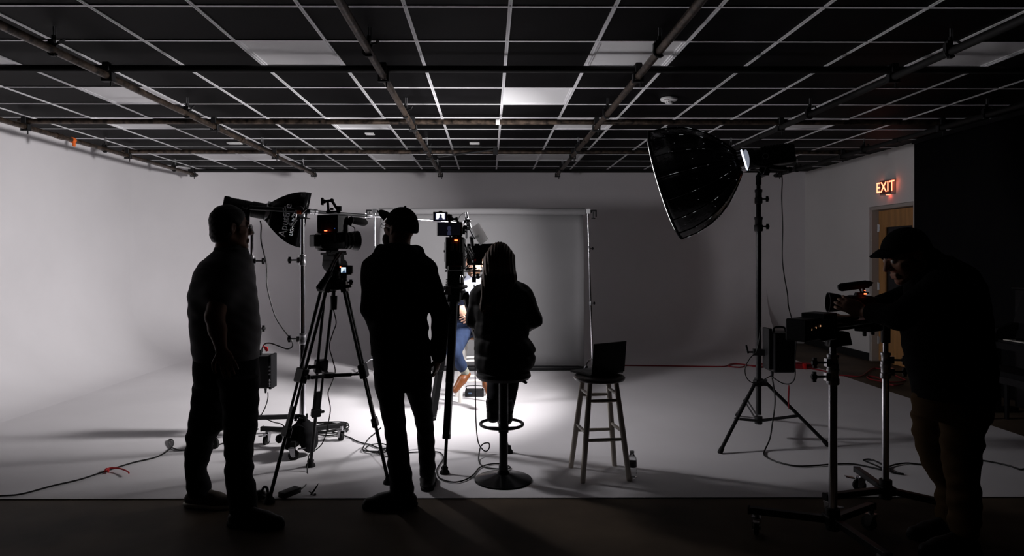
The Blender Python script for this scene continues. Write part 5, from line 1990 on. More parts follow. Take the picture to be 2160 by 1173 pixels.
# ---- softbox stand: tripod of braced legs
def lighting_tripod(name, label, top, axis_xy, feet, sections, hubz, bracez):
    c = V((axis_xy[0], axis_xy[1], 0))
    t = thing(name, label, 'light stand', c)
    for i, (z0, z1, r) in enumerate(sections):
        b = MB()
        b.cyl(c + V((0, 0, z0)), c + V((0, 0, z1)), r, n=16)
        b.build('tube', 'black_metal', t)
        if i:
            b = MB()
            b.lathe([(-0.07, r + 0.01), (-0.06, r + 0.014), (-0.02, r + 0.014), (-0.015, r + 0.009), (0.02, r + 0.009), (0.03, r + 0.013), (0.045, r + 0.013), (0.05, r + 0.003)], c + V((0, 0, z0)), (0, 0, 1), 16)
            o = b.build('collar', 'cast_iron', t)
            b = MB()
            knob(b, c + V((r + 0.01, 0, z0 - 0.03)), (1, -0.1, 0), 0.03, 0.015)
            b.build('clamp_knob', 'black_plastic', o)
    b = MB()
    b.cyl(c + V((0, 0, hubz - 0.03)), c + V((0, 0, hubz + 0.03)), 0.032, n=14)
    for f in feet:
        d = (V(f) - c)
        d.z = 0
        d.normalize()
        b.box(c + d * 0.045 + V((0, 0, hubz)), (0.04, 0.03, 0.05), Matrix((d, V((-d.y, d.x, 0)), V((0, 0, 1)))).transposed())
    b.build('leg_collar', 'cast_iron', t)
    b = MB()
    b.cyl(c + V((0, 0, bracez - 0.03)), c + V((0, 0, bracez + 0.03)), 0.03, n=14)
    b.build('brace_collar', 'cast_iron', t)
    for f in feet:
        f = V(f)
        d = (f - c)
        d.z = 0
        d.normalize()
        a = c + d * 0.055 + V((0, 0, hubz))
        b = MB()
        b.cyl(a, f + V((0, 0, 0.014)), 0.0135, n=12)
        o = b.build('leg', 'black_metal', t)
        b = MB()
        b.lathe([(0, 0.0145), (0.01, 0.018), (0.05, 0.018), (0.055, 0.0145)], f + V((0, 0, 0.012)) - (f - a).normalized() * 0.052, (f - a), 12)
        b.build('rubber_foot', 'rubber', o)
        m = a + (f - a) * 0.52
        b = MB()
        for q in (-1, 1):
            s = V((-d.y, d.x, 0)) * (q * 0.014)
            b.bar(c + d * 0.03 + V((0, 0, bracez)) + s, m + s, 0.004, 0.018)
        b.cyl(m - V((-d.y, d.x, 0)) * 0.022, m + V((-d.y, d.x, 0)) * 0.022, 0.008, n=8)
        b.build('brace', 'black_metal', t)
    return t


lighting_tripod('softbox_stand', 'tall black tripod stand holding up the huge round softbox', None, (SP.x + 0.0, SP.y),
                [F(1518, 959), F(1748, 944), V((2.28, 6.05, 0))],
                [(0.20, P(1602, 480, SP.y).z, 0.0215), (P(1602, 470, SP.y).z, P(1602, 420, SP.y).z, 0.019), (P(1602, 412, SP.y).z, SP.z - 0.02, 0.016)],
                P(1603, 806, SP.y).z, P(1605, 886, SP.y).z)

# battery box clamped to the softbox stand
q0, q1 = P(1624, 700, 5.20), P(1668, 783, 5.20)
bb = thing('battery_box', 'black battery box clamped to the pole of the softbox stand', 'power supply', V(((q0.x + q1.x) / 2, 5.20, q1.z)))
b = MB()
b.span((q0.x, 5.12, q1.z), (q1.x, 5.30, q0.z))
b.build('housing', 'black_metal', bb, bevel=0.008)
b = MB()
b.span((q0.x - 0.03, 5.15, q1.z + 0.02), (q0.x - 0.002, 5.27, q0.z + 0.03))
b.build('mounting_plate', 'cast_iron', bb, bevel=0.003)
b = MB()
zc = P(1600, 745, 5.2).z
b.bar((SP.x - 0.06, SP.y - 0.04, zc), (q0.x - 0.01, 5.24, zc), 0.04, 0.05)
b.cyl((SP.x - 0.05, SP.y - 0.04, zc), (SP.x - 0.10, SP.y - 0.04, zc), 0.008, n=8)
b.bar((SP.x - 0.10, SP.y - 0.04, zc - 0.01), (SP.x - 0.115, SP.y - 0.04, zc + 0.055), 0.012, 0.012)
b.build('pole_clamp', 'cast_iron', bb)
b = MB()
b.tube(smooth_pts([(q0.x + 0.03, 5.2, q0.z), (q0.x + 0.04, 5.2, q0.z + 0.035), (q0.x + 0.11, 5.2, q0.z + 0.035), (q0.x + 0.125, 5.2, q0.z)], 4), 0.008, 8)
b.build('handle', 'rubber', bb)
b = MB()
b.cyl((q0.x + 0.01, 5.18, q1.z), (q0.x + 0.01, 5.18, q1.z - 0.045), 0.013, 0.009)
b.build('plug', 'black_plastic', bb)
b = MB()
b.box((q1.x + 0.001, 5.2, q0.z - 0.12), (0.002, 0.008, 0.04))
b.build('status_light', 'led_green', bb)


# ---------------------------------------------------------------- backdrop
BY = 8.44
bl, br = P(801, 600, BY).x, P(1231, 600, BY).x
zt, zbt = P(1000, 446, BY).z, 0.0
pb = thing('paper_backdrop', 'grey seamless paper backdrop hanging from a roll to the floor', 'backdrop', ((bl + br) / 2, BY, 0))
b = MB()
rws = []
for i in range(13):
    z = zt - (zt - 0.075) * i / 12
    row = []
    for j in range(41):
        f = j / 40
        edge = -0.075 * max(0, (f - 0.965) / 0.035) ** 1.5 - 0.05 * max(0, (0.03 - f) / 0.03) ** 1.5
        row.append(V((bl + (br - bl) * f, BY + 0.045 + edge * min(1, i / 3) + 0.006 * math.sin(f * 17) * i / 12, z)))
    rws.append(row)
b.grid(rws)
o = b.build('sheet', 'grey_paper', pb, fix=False)
o.modifiers.new('thickness', 'SOLIDIFY').thickness = 0.0015
b = MB()
b.lathe([(0, 0.021), (0, 0.043), (br - bl + 0.03, 0.043), (br - bl + 0.03, 0.021), (0, 0.021)], (bl - 0.01, BY, zt), (1, 0, 0), 20, caps=False)
b.build('roll', 'grey_paper', pb)
b = MB()
b.lathe([(0, 0.02), (0, 0.03), (br - bl + 0.12, 0.03), (br - bl + 0.12, 0.02)], (bl - 0.06, BY + 0.06, 0.04), (1, 0, 0), 14)
b.build('bottom_weight', 'dark_plastic', pb)
# crossbar and its two stands
b = MB()
xl, xr = P(789, 500, BY).x, P(1249, 445, BY).x
b.lathe([(0, 0.012), (0, 0.017), (xr - xl, 0.017), (xr - xl, 0.012)], (xl, BY, zt), (1, 0, 0), 14)
single(b, 'backdrop_crossbar', 'black_metal', 'black crossbar through the grey paper roll', 'crossbar', (xl, BY, zt))


def backdrop_stand(label, x0, x1, feet):
    c0, c1 = V((x0, BY + 0.0, 0)), V((x1, BY, zt - 0.045))
    t = thing('backdrop_stand', label, 'light stand', c0, 'chrome stands of the paper backdrop')
    for z0, z1, r in ((0.10, 0.9, 0.017), (0.88, 1.6, 0.0145), (1.58, zt - 0.05, 0.0115)):
        b = MB()
        f = lambda z: c0 + (c1 - c0) * (z / c1.z)
        b.cyl(f(z0), f(z1), r, n=14)
        b.build('tube', 'chrome', t)
        if z0 > 0.2:
            b = MB()
            b.lathe([(-0.03, r + 0.008), (0.02, r + 0.008), (0.03, r + 0.003)], f(z0), c1 - c0, 14)
            o = b.build('collar', 'steel', t)
            b = MB()
            knob(b, f(z0), (1, 0, 0), 0.035, 0.012)
            b.build('clamp_knob', 'black_plastic', o)
    for d in feet:
        b = MB()
        d = V(d).normalized()
        s = c0 + V((0, 0, 0.16))
        b.tube(smooth_pts([s, s + d * 0.08 + V((0, 0, 0.0)), s + d * 0.17 + V((0, 0, -0.07)), c0 + d * 0.235 + V((0, 0, 0.012))], 5), 0.0105, 8)
        o = b.build('leg', 'chrome', t)
        b = MB()
        b.sph(c0 + d * 0.24 + V((0, 0, 0.014)), (0.014, 0.014, 0.012), 10)
        b.build('rubber_foot', 'rubber', o)
    b = MB()       # grip head and clamp that carry the bar
    b.cyl(c1 + V((0, -0.03, 0.045)), c1 + V((0, 0.05, 0.045)), 0.028, n=14)
    b.cyl(c1 + V((0, 0, -0.03)), c1 + V((0, 0, 0.045)), 0.015, n=12)
    b.box(c1 + V((0.0, -0.035, 0.045)), (0.05, 0.012, 0.06))
    b.build('grip_head', 'steel', t)
    b = MB()
    s = 1 if x1 > 0 else -1
    b.box(c1 + V((0.075 * s, 0, 0.055)), (0.06, 0.03, 0.02))
    b.box(c1 + V((0.105 * s, 0, 0.02)), (0.014, 0.03, 0.085))
    b.cyl(c1 + V((0.07 * s, 0, 0.04)), c1 + V((0.07 * s, 0, -0.04)), 0.007, n=8)
    b.cyl(c1 + V((0.045 * s, 0, -0.04)), c1 + V((0.095 * s, 0, -0.045)), 0.006, n=8)
    b.build('pipe_clamp', 'cast_iron', t)
    return t


backdrop_stand('chrome stand at the end of the grey backdrop beyond the man in the cap', P(792, 790, BY).x, P(791, 450, BY).x, ((-0.95, -0.5, 0), (0.6, -0.8, 0), (0.1, 1, 0)))
backdrop_stand('chrome stand at the end of the grey backdrop behind the laptop stool', P(1250, 790, BY).x, P(1240, 450, BY).x, ((-0.75, -0.85, 0), (0.35, -0.3, 0), (0.3, 1, 0)))


# ---------------------------------------------------------------- camera supports
def video_tripod(name, label, apex, feet, spread=True, group=None, split=0.50, tubes=True, r=0.0105, last=0.80):
    """bowl, three two-stage legs with knuckles, mid spreader"""
    apex = V(apex)
    c = V((apex.x, apex.y, 0))
    t = thing(name, label, 'tripod', c, group)
    b = MB()
    b.lathe([(-0.075, 0.02), (-0.07, 0.05), (-0.02, 0.062), (0.0, 0.066), (0.012, 0.06)], apex, (0, 0, 1), 20)
    b.cyl(apex + V((0, 0, -0.075)), apex + V((0, 0, -0.16)), 0.011)
    b.cyl(apex + V((0, 0, -0.11)), apex + V((0, 0, -0.20)), 0.024, 0.020, 12)
    b.build('bowl', 'black_metal', t)
    knees = []
    for f in feet:
        f = V(f)
        d = V((f.x - c.x, f.y - c.y, 0)).normalized()
        s = V((-d.y, d.x, 0))
        a = apex + d * 0.065 + V((0, 0, -0.035))
        foot = f + V((0, 0, 0.02))
        k, m2 = a + (foot - a) * split, a + (foot - a) * last
        w = (foot - a).normalized()
        up = s.cross(w)
        b = MB()
        if tubes:
            for q in (-1, 1):
                b.cyl(a + s * (0.030 * q), k + s * (0.026 * q), r, n=10)
        else:
            b.bar(a, k, 0.050, 0.040, up=up)
        b.bar(a - w * 0.02, a + w * 0.05, 0.085, 0.036, up=up)
        o = b.build('leg', 'black_metal', t)
        b = MB()
        if tubes:
            b.bar(k - w * 0.045, k + w * 0.045, 0.088, 0.046, up=up)
            b.cyl(k + s * 0.03 + up * 0.0, k + s * 0.075, 0.012, n=10)
            b.box(k + s * 0.08, (0.022, 0.022, 0.03))
        else:
            b.bar(k - w * 0.02, k + w * 0.02, 0.054, 0.042, up=up)
        b.build('knuckle', 'black_plastic', o, bevel=0.006)
        b = MB()
        if tubes:
            for q in (-1, 1):
                b.cyl(k + s * (0.022 * q), m2 + s * (0.02 * q), r * 0.85, n=10)
            b.bar(k + (m2 - k) * 0.55, m2, 0.028, 0.022, up=up)
        else:
            b.bar(k, m2, 0.048, 0.036, up=up)
        b.build('middle_stage', 'black_metal', o)
        b = MB()
        if tubes:
            b.bar(m2 - w * 0.03, m2 + w * 0.03, 0.066, 0.034, up=up)
            b.cyl(m2 - s * 0.02, m2 - s * 0.06, 0.01, n=8)
        else:
            b.bar(m2 - w * 0.03, m2 + w * 0.006, 0.052, 0.04, up=up)
        b.build('stage_clamp', 'black_plastic', o, bevel=0.005)
        b = MB()
        b.cyl(m2, foot - w * 0.01, 0.0115, n=10)
        b.build('lower_stage', 'black_metal', o)
        b = MB()
        b.lathe([(0, 0.026), (0.004, 0.034), (0.02, 0.032), (0.034, 0.02), (0.06, 0.016)], f + V((0, 0, 0.001)), (0, 0, 1), 14)
        b.cyl(f + V((0, 0, 0.045)) - s * 0.022, f + V((0, 0, 0.045)) + s * 0.022, 0.009, n=8)
        b.build('foot', 'rubber', o)
        knees.append(k + w * 0.02)
    if spread:
        g = (knees[0] + knees[1] + knees[2]) / 3 + V((0, 0, -0.012))
        for k in knees:
            b = MB()
            b.bar(k, g, 0.02, 0.014)
            b.bar(k + (g - k) * 0.35, g, 0.028, 0.02)
            b.build('spreader_arm', 'black_metal', t)
        b = MB()
        b.cyl(g + V((0, 0, -0.014)), g + V((0, 0, 0.016)), 0.036, n=16)
        b.build('spreader_hub', 'black_plastic', t)
    return t


def place(b, o, f, up=(0, 0, 1)):
    """turn a part modelled along +x (forward), +y (its left), +z to stand at o facing f"""
    f = V(f).normalized()
    s = V(up).cross(f).normalized()
    u = f.cross(s)
    R = Matrix((f, s, u)).transposed()
    b.v = [tuple(V(o) + R @ V(p)) for p in b.v]
    return b


# ---- first camera
A_feet = [F(568, 1061), F(819, 1022), F(655, 986)]
A_apex = P(704, 588, 4.27)
video_tripod('video_tripod', 'black twin tube video tripod with spreader between the two standing men', A_apex, A_feet, split=0.44, last=0.70)
hO = A_apex + V((0, 0, 0.012))
fa = N3(V((0.62, 0.78, 0.0)))
ra = V((0, 0, 1)).cross(fa)
t = thing('fluid_head', 'fluid head with long pan handle on the twin tube tripod', 'tripod head', hO)
zt = P(700, 534, 4.27).z
H = zt - hO.z
b = MB()
b.cyl((0, 0, 0), (0, 0, 0.03), 0.045, n=20)
b.cyl((0, -0.055, H * 0.55), (0, 0.055, H * 0.55), 0.052, n=24)
b.box((0, 0, H * 0.28), (0.07, 0.075, H * 0.5))
b.prism([(-0.05, -0.06, H * 0.45), (0.05, -0.06, H * 0.45), (0.035, -0.06, H * 0.95), (-0.04, -0.06, H * 0.95)], (0, 0.12, 0))
place(b, hO, fa).build('drag_unit', 'black_metal', t, bevel=0.004)
b = MB()
b.cyl((0.02, -0.055, H * 0.5), (0.02, -0.07, H * 0.5), 0.036, n=24)
place(b, hO, fa).build('tilt_dial', 'dark_plastic', t)
b = MB()
b.box((0.0, 0, H * 0.97), (0.16, 0.07, 0.016))
b.box((0.02, 0, H * 0.97 + 0.012), (0.13, 0.05, 0.012))
place(b, hO, fa).build('sliding_plate', 'black_metal', t, bevel=0.003)
g0, g1, g2 = hO + ra * -0.05 + V((0, 0, H * 0.55)), P(693, 566, 4.06), P(668, 612, 3.98)
b = MB()
b.tube([P(716, 534, 4.16), P(703, 552, 4.10), P(690, 578, 4.05)], 0.0095, 8)
b.cyl(g0, P(712, 538, 4.15), 0.016)
o = b.build('pan_handle', 'black_metal', t)
b = MB()
q0, q1 = P(697, 574, 4.06), P(672, 611, 3.99)
b.lathe([(0, 0.013), (0.01, 0.021), (0.05, 0.019), ((q1 - q0).length - 0.01, 0.023), ((q1 - q0).length, 0.017)], q0, q1 - q0, 14)
b.build('grip', 'rubber', o)
b = MB()
b.tube(smooth_pts([P(722, 532, 4.13), P(708, 552, 4.07), P(698, 575, 4.03), P(690, 592, 3.99)], 5), 0.0055, 6)
b.build('remote_cable', 'dark_plastic', o, label='grey cable along the handle')

cam_f = N3(V((0.80, 0.60, 0.0)))
cO = P(698, 507, 4.27)
t = thing('cinema_camera', 'black cinema camera with big round lens and red light on the twin tube tripod', 'video camera', P(708, 533, 4.27))


def cpart(name, m, mb, parent, o=None, f=None, **k):
    return place(mb, cO if o is None else o, cam_f if f is None else f).build(name, m, parent, **k)


b = MB()
b.box((-0.01, 0, -0.005), (0.16, 0.12, 0.10))
b.box((-0.02, 0, -0.055), (0.13, 0.06, 0.03))
bd = cpart('body', 'black_plastic', b, t, bevel=0.012, seg=2)
b = MB()
b.box((-0.105, 0.01, -0.004), (0.04, 0.085, 0.075))
cpart('battery', 'black_plastic', b, t, bevel=0.005)
b = MB()
b.lathe([(0.06, 0.050), (0.08, 0.054), (0.085, 0.048), (0.105, 0.050), (0.11, 0.054), (0.125, 0.054), (0.13, 0.058), (0.14, 0.058)], (0, 0, 0), (1, 0, 0), 28)
ln = cpart('lens', 'black_metal', b, t)
b = MB()
b.lathe([(0.14, 0.050), (0.141, 0.058), (0.185, 0.066), (0.185, 0.063), (0.145, 0.052)], (0, 0, 0), (1, 0, 0), 32, caps=False)
cpart('lens_hood', 'dark_plastic', b, ln)
b = MB()
b.lathe([(0.155, 0.001), (0.150, 0.03), (0.142, 0.05)], (0, 0, 0), (1, 0, 0), 28, caps=False)
cpart('front_glass', 'dark_glass', b, ln)
for i in range(3):
    b = MB()
    b.lathe([(0.080 + 0.02 * i, 0.0525), (0.082 + 0.02 * i, 0.0565), (0.09 + 0.02 * i, 0.0565), (0.092 + 0.02 * i, 0.0525)], (0, 0, 0), (1, 0, 0), 28)
    cpart('lens_ring', 'rubber', b, ln)
# recorder box and rig above the body
rO = P(702, 473, 4.27)
b = MB()
b.box((0, 0, 0), (0.13, 0.155, 0.115))
cpart('recorder', 'black_plastic', b, t, rO, N3(V((0.35, 0.94, 0))), bevel=0.005)
b = MB()
q = P(707, 478, 4.19)
b.box(P(708, 482, 4.19), (0.015, 0.004, 0.006))
b.build('blue_mark', 'led_blue', t)
b = MB()
b.box(P(676, 472, 4.23), (0.032, 0.06, 0.07))
b.build('side_battery', 'black_plastic', t, bevel=0.004)
b = MB()
b.box(P(687, 487, 4.19), (0.017, 0.006, 0.005))
b.build('tally_light', 'led_red', t)
b = MB()
for x in (-0.04, 0.04):
    b.box((x, 0, 0.0), (0.012, 0.10, 0.11))
b.box((0.0, 0.05, -0.02), (0.12, 0.01, 0.05))
cpart('cage', 'black_metal', b, t, P(712, 492, 4.27))
b = MB()          # jointed monitor arm on top
a0, a1, a2, a3, a4 = P(714, 446, 4.26), P(700, 423, 4.24), P(693, 446, 4.24), P(684, 425, 4.22), P(690, 420, 4.22)
b.cyl(a0, a1, 0.009, n=10)
b.cyl(a1, a3, 0.009, n=10)
b.cyl(P(691, 424, 4.23), a2, 0.008, n=10)
for q in (a0, a1, a2, a3):
    b.sph(q, 0.014, 10)
b.box(P(680, 425, 4.22), (0.012, 0.03, 0.045))
b.bar(P(688, 448, 4.24), P(717, 446, 4.26), 0.03, 0.012)
b.box(P(716, 440, 4.26), (0.024, 0.03, 0.03))
b.build('jointed_arm', 'black_metal', t)
b = MB()
b.box(P(700, 441, 4.22), (0.02, 0.01, 0.016))
b.build('clamp_screw', 'steel', t)
mo, m1 = P(741, 464, 4.30), P(773, 470, 4.40)
b = MB()
b.lathe([(0, 0.012), (0.006, 0.021), (0.05, 0.025), ((m1 - mo).length - 0.02, 0.026), ((m1 - mo).length, 0.015)], mo, m1 - mo, 18)
b.build('microphone', 'rubber', t)
b = MB()
b.cyl(P(728, 463, 4.27), mo, 0.012, n=10)
b.lathe([(0, 0.022), (0.008, 0.026), (0.016, 0.022)], P(738, 464, 4.29), m1 - mo, 12)
b.bar(P(724, 468, 4.27), P(742, 474, 4.28), 0.02, 0.018)
b.build('microphone_mount', 'black_metal', t)
b = MB()
b.tube(smooth_pts([P(738, 476, 4.28), P(747, 480, 4.28), P(748, 490, 4.27), P(742, 498, 4.26)], 5), 0.003, 6)
b.build('microphone_cable', 'cable_black', t)

# small lit recorder on a clamp arm at the tripod leg
s0 = P(728, 570, 4.16)
t = thing('small_monitor', 'small lit camera screen clamped to the twin tube tripod', 'monitor', P(730, 600, 4.18))
b = MB()
b.box(s0 + V((0.0, 0.02, 0)), (0.075, 0.04, 0.06))
b.box(s0 + V((-0.012, 0.02, -0.04)), (0.04, 0.035, 0.03))
bd = b.build('body', 'black_plastic', t, bevel=0.006, seg=2)
b = MB()
b.box(s0 + V((0.032, 0.018, 0.004)), (0.025, 0.03, 0.05))
b.build('battery', 'dark_plastic', t, bevel=0.003)
b = MB()
b.quad_uv(s0 + V((-0.027, -0.0015, -0.016)), (0.034, 0, 0), (0, 0, 0.034))
b.build('screen', 'screen_small', bd, fix=False)
b = MB()
b.box(s0 + V((-0.029, -0.002, 0.020)), (0.006, 0.003, 0.006))
b.build('record_light', 'led_red', bd)
b = MB()
b.cyl(s0 + V((-0.012, 0.02, -0.05)), P(728, 604, 4.18), 0.01, n=10)
b.sph(P(727, 590, 4.18), 0.016, 10)
b.bar(P(714, 607, 4.18), P(741, 603, 4.18), 0.022, 0.02)
knob(b, P(733, 596, 4.17), (1, 0, 0.1), 0.01, 0.011)
b.build('clamp_arm', 'black_metal', t)

# ---- second camera with prompter
B_feet = [F(938, 1001), F(1073, 957), F(903, 946)]
B_apex = P(963, 612, 4.80)
video_tripod('camera_tripod', 'heavy black tripod with thick single legs carrying the tall monitor rig', B_apex, B_feet, split=0.5, last=0.82, tubes=False, spread=False)
t = thing('cinema_camera', 'tall black camera rig with two monitors and a prompter, beside the seated woman', 'video camera', P(963, 612, 4.80) + V((0, 0, 0.02)))
bO = B_apex
Rb = 4.80
b = MB()      # head and its dial
b.cyl(bO + V((0, 0, 0.0135)), bO + V((0, 0, 0.05)), 0.055, n=20)
b.lathe([(-0.012, 0.07), (-0.008, 0.082), (0.008, 0.082), (0.012, 0.07)], bO + V((0, 0, 0.026)), (0, 0, 1), 24)
b.span(P(945, 606, 4.86), P(978, 566, 4.74))
hd_ = b.build('fluid_head', 'black_metal', t, bevel=0.006)
b = MB()
b.cyl(P(974, 596, 4.70), P(974, 586, 4.70), 0.014)
b.lathe([(0, 0.012), (0.01, 0.014), (0.03, 0.008)], P(974, 590, 4.70), (0, 0, 1), 12)
b.build('bubble_level', 'steel', hd_)
b = MB()
b.tube(smooth_pts([P(938, 606, 4.78), P(922, 640, 4.55), P(916, 690, 4.42)], 5), 0.011, 8)
b.build('pan_handle', 'black_metal', hd_)
b = MB()
b.span(P(944, 566, 4.92), P(979, 500, 4.62))
b.span(P(950, 570, 4.95), P(975, 560, 4.60))
body = b.build('body', 'black_plastic', t, bevel=0.008)
for i, (x0, x1) in enumerate(((952, 955), (963, 966))):
    b = MB()
    b.span(P(x0, 529, 4.615), P(x1, 510, 4.605))
    b.build('battery_rail', 'steel', body)
b = MB()
b.span(P(956, 527, 4.612), P(962, 512, 4.60))
b.span(P(969, 533, 4.612), P(976, 505, 4.59))
b.build('battery_plate', 'dark_plastic', body, bevel=0.003)
b = MB()
b.box(P(962, 507, 4.60), (0.022, 0.008, 0.008))
b.build('tally_light', 'led_orange', body)
b = MB()
b.span(P(939, 552, 4.80), P(944, 511, 4.72))
b.prism([P(938, 546, 4.72), P(948, 553, 4.72), P(948, 544, 4.72), P(938, 538, 4.72)], (0, 0.06, 0))
b.cyl(P(936, 530, 4.76), P(944, 530, 4.76), 0.008)
b.build('side_module', 'black_plastic', t)
b = MB()
b.tube(smooth_pts([P(946, 506, 4.66), P(944, 530, 4.64), P(947, 555, 4.62), P(948, 580, 4.66)], 5), 0.003, 6)
b.build('side_cable', 'cable_black', t)
# screens
b = MB()
b.span(P(922, 498, 4.72), P(975, 469, 4.68))
mon = b.build('large_monitor', 'black_plastic', t, bevel=0.005)
p0, p1 = P(924, 496, 4.6785), P(971, 471, 4.6785)
b = MB()
b.quad_uv(p0, (p1.x - p0.x, 0, 0), (0, 0, p1.z - p0.z))
b.build('screen', 'screen_reflection', mon, fix=False)
b = MB()
b.span(P(972.5, 497, 4.679), P(975.5, 470, 4.676))
b.build('bright_edge', 'steel', mon)
b = MB()
b.span(P(914, 467, 4.74), P(944, 447, 4.705))
b.box(P(929, 446, 4.72), (0.03, 0.02, 0.006))
mon2 = b.build('small_monitor', 'black_plastic', t, bevel=0.004)
p0, p1 = P(918, 464, 4.7035), P(940, 450, 4.7035)
b = MB()
b.quad_uv(p0, (p1.x - p0.x, 0, 0), (0, 0, p1.z - p0.z))
b.build('screen', 'screen_bright', mon2, fix=False)
b = MB()
q = [P(944, 457, 4.72), P(951, 456, 4.72), P(953, 462, 4.72), P(963, 462, 4.72), P(966, 470, 4.72)]
for i in range(4):
    b.cyl(q[i], q[i + 1], 0.008, n=8)
    b.sph(q[i + 1], 0.014, 10)
b.cyl(P(948, 470, 4.72), P(948, 452, 4.72), 0.012, n=10)
b.build('monitor_arm', 'black_metal', t)
b = MB()
b.bar(P(948, 498, 4.75), P(974, 500, 4.75), 0.06, 0.012)
b.cyl(P(958, 500, 4.70), P(958, 496, 4.70), 0.02)
b.build('top_plate', 'black_metal', t)
b = MB()      # rods, clamps and rings on the far side of the body
for k in range(2):
    b.cyl(P(982, 474 + 8 * k, 4.80), P(990, 474 + 8 * k, 4.82), 0.012)
b.lathe([(-0.008, 0.012), (-0.008, 0.017), (0.008, 0.017), (0.008, 0.012)], P(981, 480, 4.78), (0, 1, 0), 16)
b.box(P(978, 487, 4.78), (0.02, 0.04, 0.05))
b.cyl(P(976, 486, 4.78), P(985, 490, 4.78), 0.006)
b.cyl(P(940, 572, 4.85), P(1004, 566, 5.15), 0.0075, n=10)
b.cyl(P(956, 572, 4.75), P(1016, 572, 5.15), 0.0075, n=10)
b.build('rig_rods', 'black_metal', t)
b = MB()
b.sph(P(978, 567, 4.66), 0.012, 10)
b.sph(P(966, 566, 4.64), 0.010, 10)
b.cyl(P(976, 568, 4.64), P(982, 565, 4.64), 0.007)
b.build('rod_knob', 'steel', t)
rnd = random.Random(11)
for k in range(7):
    b = MB()
    x0, y0 = 974 + rnd.uniform(-2, 4), 500 + rnd.uniform(0, 14)
    x1, y1 = 978 + rnd.uniform(-3, 10), 552 + rnd.uniform(-8, 26)
    sw = rnd.uniform(6, 20)
    dz = 4.66 + rnd.uniform(0, 0.12)
    b.tube(smooth_pts([P(x0, y0, dz), P(x0 + sw * 0.6, y0 + 12, dz - 0.02), P(x1 + sw * 0.8, (y0 + y1) / 2 + 8, dz), P(x1, y1, dz + 0.03)], 6), 0.0032, 6)
    b.build('loose_cable', 'cable_black', t)
b = MB()
pts = []
for i in range(60):
    f = i / 59
    c = P(945 - 2 * f, 588 + 28 * f, 4.74)
    pts.append(c + V((0.010 * math.cos(i * 0.9) - 0.004, 0.010 * math.sin(i * 0.9), 0)))
b.tube(pts, 0.0022, 5)
b.build('coiled_cable', 'cable_black', t)
b = MB()
b.prism([P(936, 622, 4.72), P(952, 622, 4.72), P(950, 604, 4.72), P(941, 604, 4.72)], (0, 0.03, 0))
b.build('cloth_tag', 'shirt_charcoal', t)
# prompter hood in front of the lens
y0_, y1_ = 5.02, 5.34
pl, pr_ = P(986, 520, 5.1).x, P(1062, 520, 5.1).x
zA, zB, zC = P(0, 516, 5.1).z, P(0, 546, 5.1).z, P(0, 556, 5.1).z
b = MB()
b.prism([V((pl, y0_, zA)), V((pr_, y0_, zA + 0.01)), V((pr_, y0_, zB)), V((pl + 0.115, y0_, zB)), V((pl + 0.115, y0_, zC)), V((pl, y0_, zC))], (0, 0.03, 0))
b.span((pl, y0_ + 0.03, zA - 0.02), (pr_, y1_, zA + 0.006))
b.span((pl, y0_ + 0.03, zC), (pl + 0.008, y1_, zA - 0.02))
b.span((pr_ - 0.008, y0_ + 0.03, zC), (pr_, y1_, zA - 0.02))
b.build('prompter_hood', 'matte_fabric', t)
b = MB()
b.bar((pl + 0.01, y0_ + 0.1, zC - 0.006), (pr_, y0_ + 0.1, zC - 0.006), 0.2, 0.012)
b.build('prompter_tray', 'black_metal', t)
b = MB()
b.cyl(P(1000, 548, 5.0), P(1000, 592, 5.0), 0.012, n=10)
b.cyl(P(991, 556, 5.0), P(1006, 556, 5.0), 0.01, n=10)
b.box(P(1000, 590, 5.0), (0.03, 0.04, 0.04))
b.sph(P(1008, 583, 4.98), 0.022, 12)
b.cyl(P(990, 520, 4.95), P(1000, 548, 5.0), 0.012)
b.build('support_post', 'black_metal', t)
b = MB()
b.box(P(1002.5, 549, 4.985), (0.012, 0.006, 0.016))
b.build('red_band', 'red_tie', t)

# translucent bounce plate on a little silver arm, fixed to the rig
t2 = thing('frosted_panel', 'small tilted frosted white panel on a jointed silver arm above the prompter', 'panel', P(996, 520, 5.0))
c = P(1011, 494, 4.96)
ux = N3(V((0.52, 0.15, -0.84)))
uy = N3(V((0.80, 0.30, 0.50)))
nn = ux.cross(uy).normalized()
uy = nn.cross(ux)
w_, h_ = 0.145, 0.085
b = MB()
b.prism([c - ux * w_ / 2 - uy * h_ / 2, c + ux * w_ / 2 - uy * h_ / 2, c + ux * w_ / 2 + uy * h_ / 2, c - ux * w_ / 2 + uy * h_ / 2], nn * 0.004)
b.build('plate', 'frosted', t2)
b = MB()
b.cyl(P(984, 448, 4.95), P(986, 462, 4.95), 0.008, 0.012, 10)
b.cyl(P(985, 460, 4.95), P(993, 486, 4.97), 0.014, n=12)
b.cyl(P(993, 486, 4.97), P(1000, 503, 4.97), 0.012, n=10)
for q in ((983, 462), (990, 466), (986, 472), (980, 468)):
    b.sph(P(q[0], q[1], 4.94), 0.013, 10)
b.build('arm', 'dark_steel', t2)
b = MB()
b.bar(P(1000, 503, 4.97), P(1010, 497, 4.965), 0.02, 0.016)
b.cyl(P(994, 500, 4.97), P(997, 518, 5.0), 0.015)
b.build('arm_joint', 'black_metal', t2)
b = MB()
b.tube(smooth_pts([P(966, 466, 4.74), P(970, 456, 4.80), P(979, 449, 4.9), P(986, 451, 4.95)], 5), 0.0025, 6)
b.build('thin_cable', 'cable_black', t2)


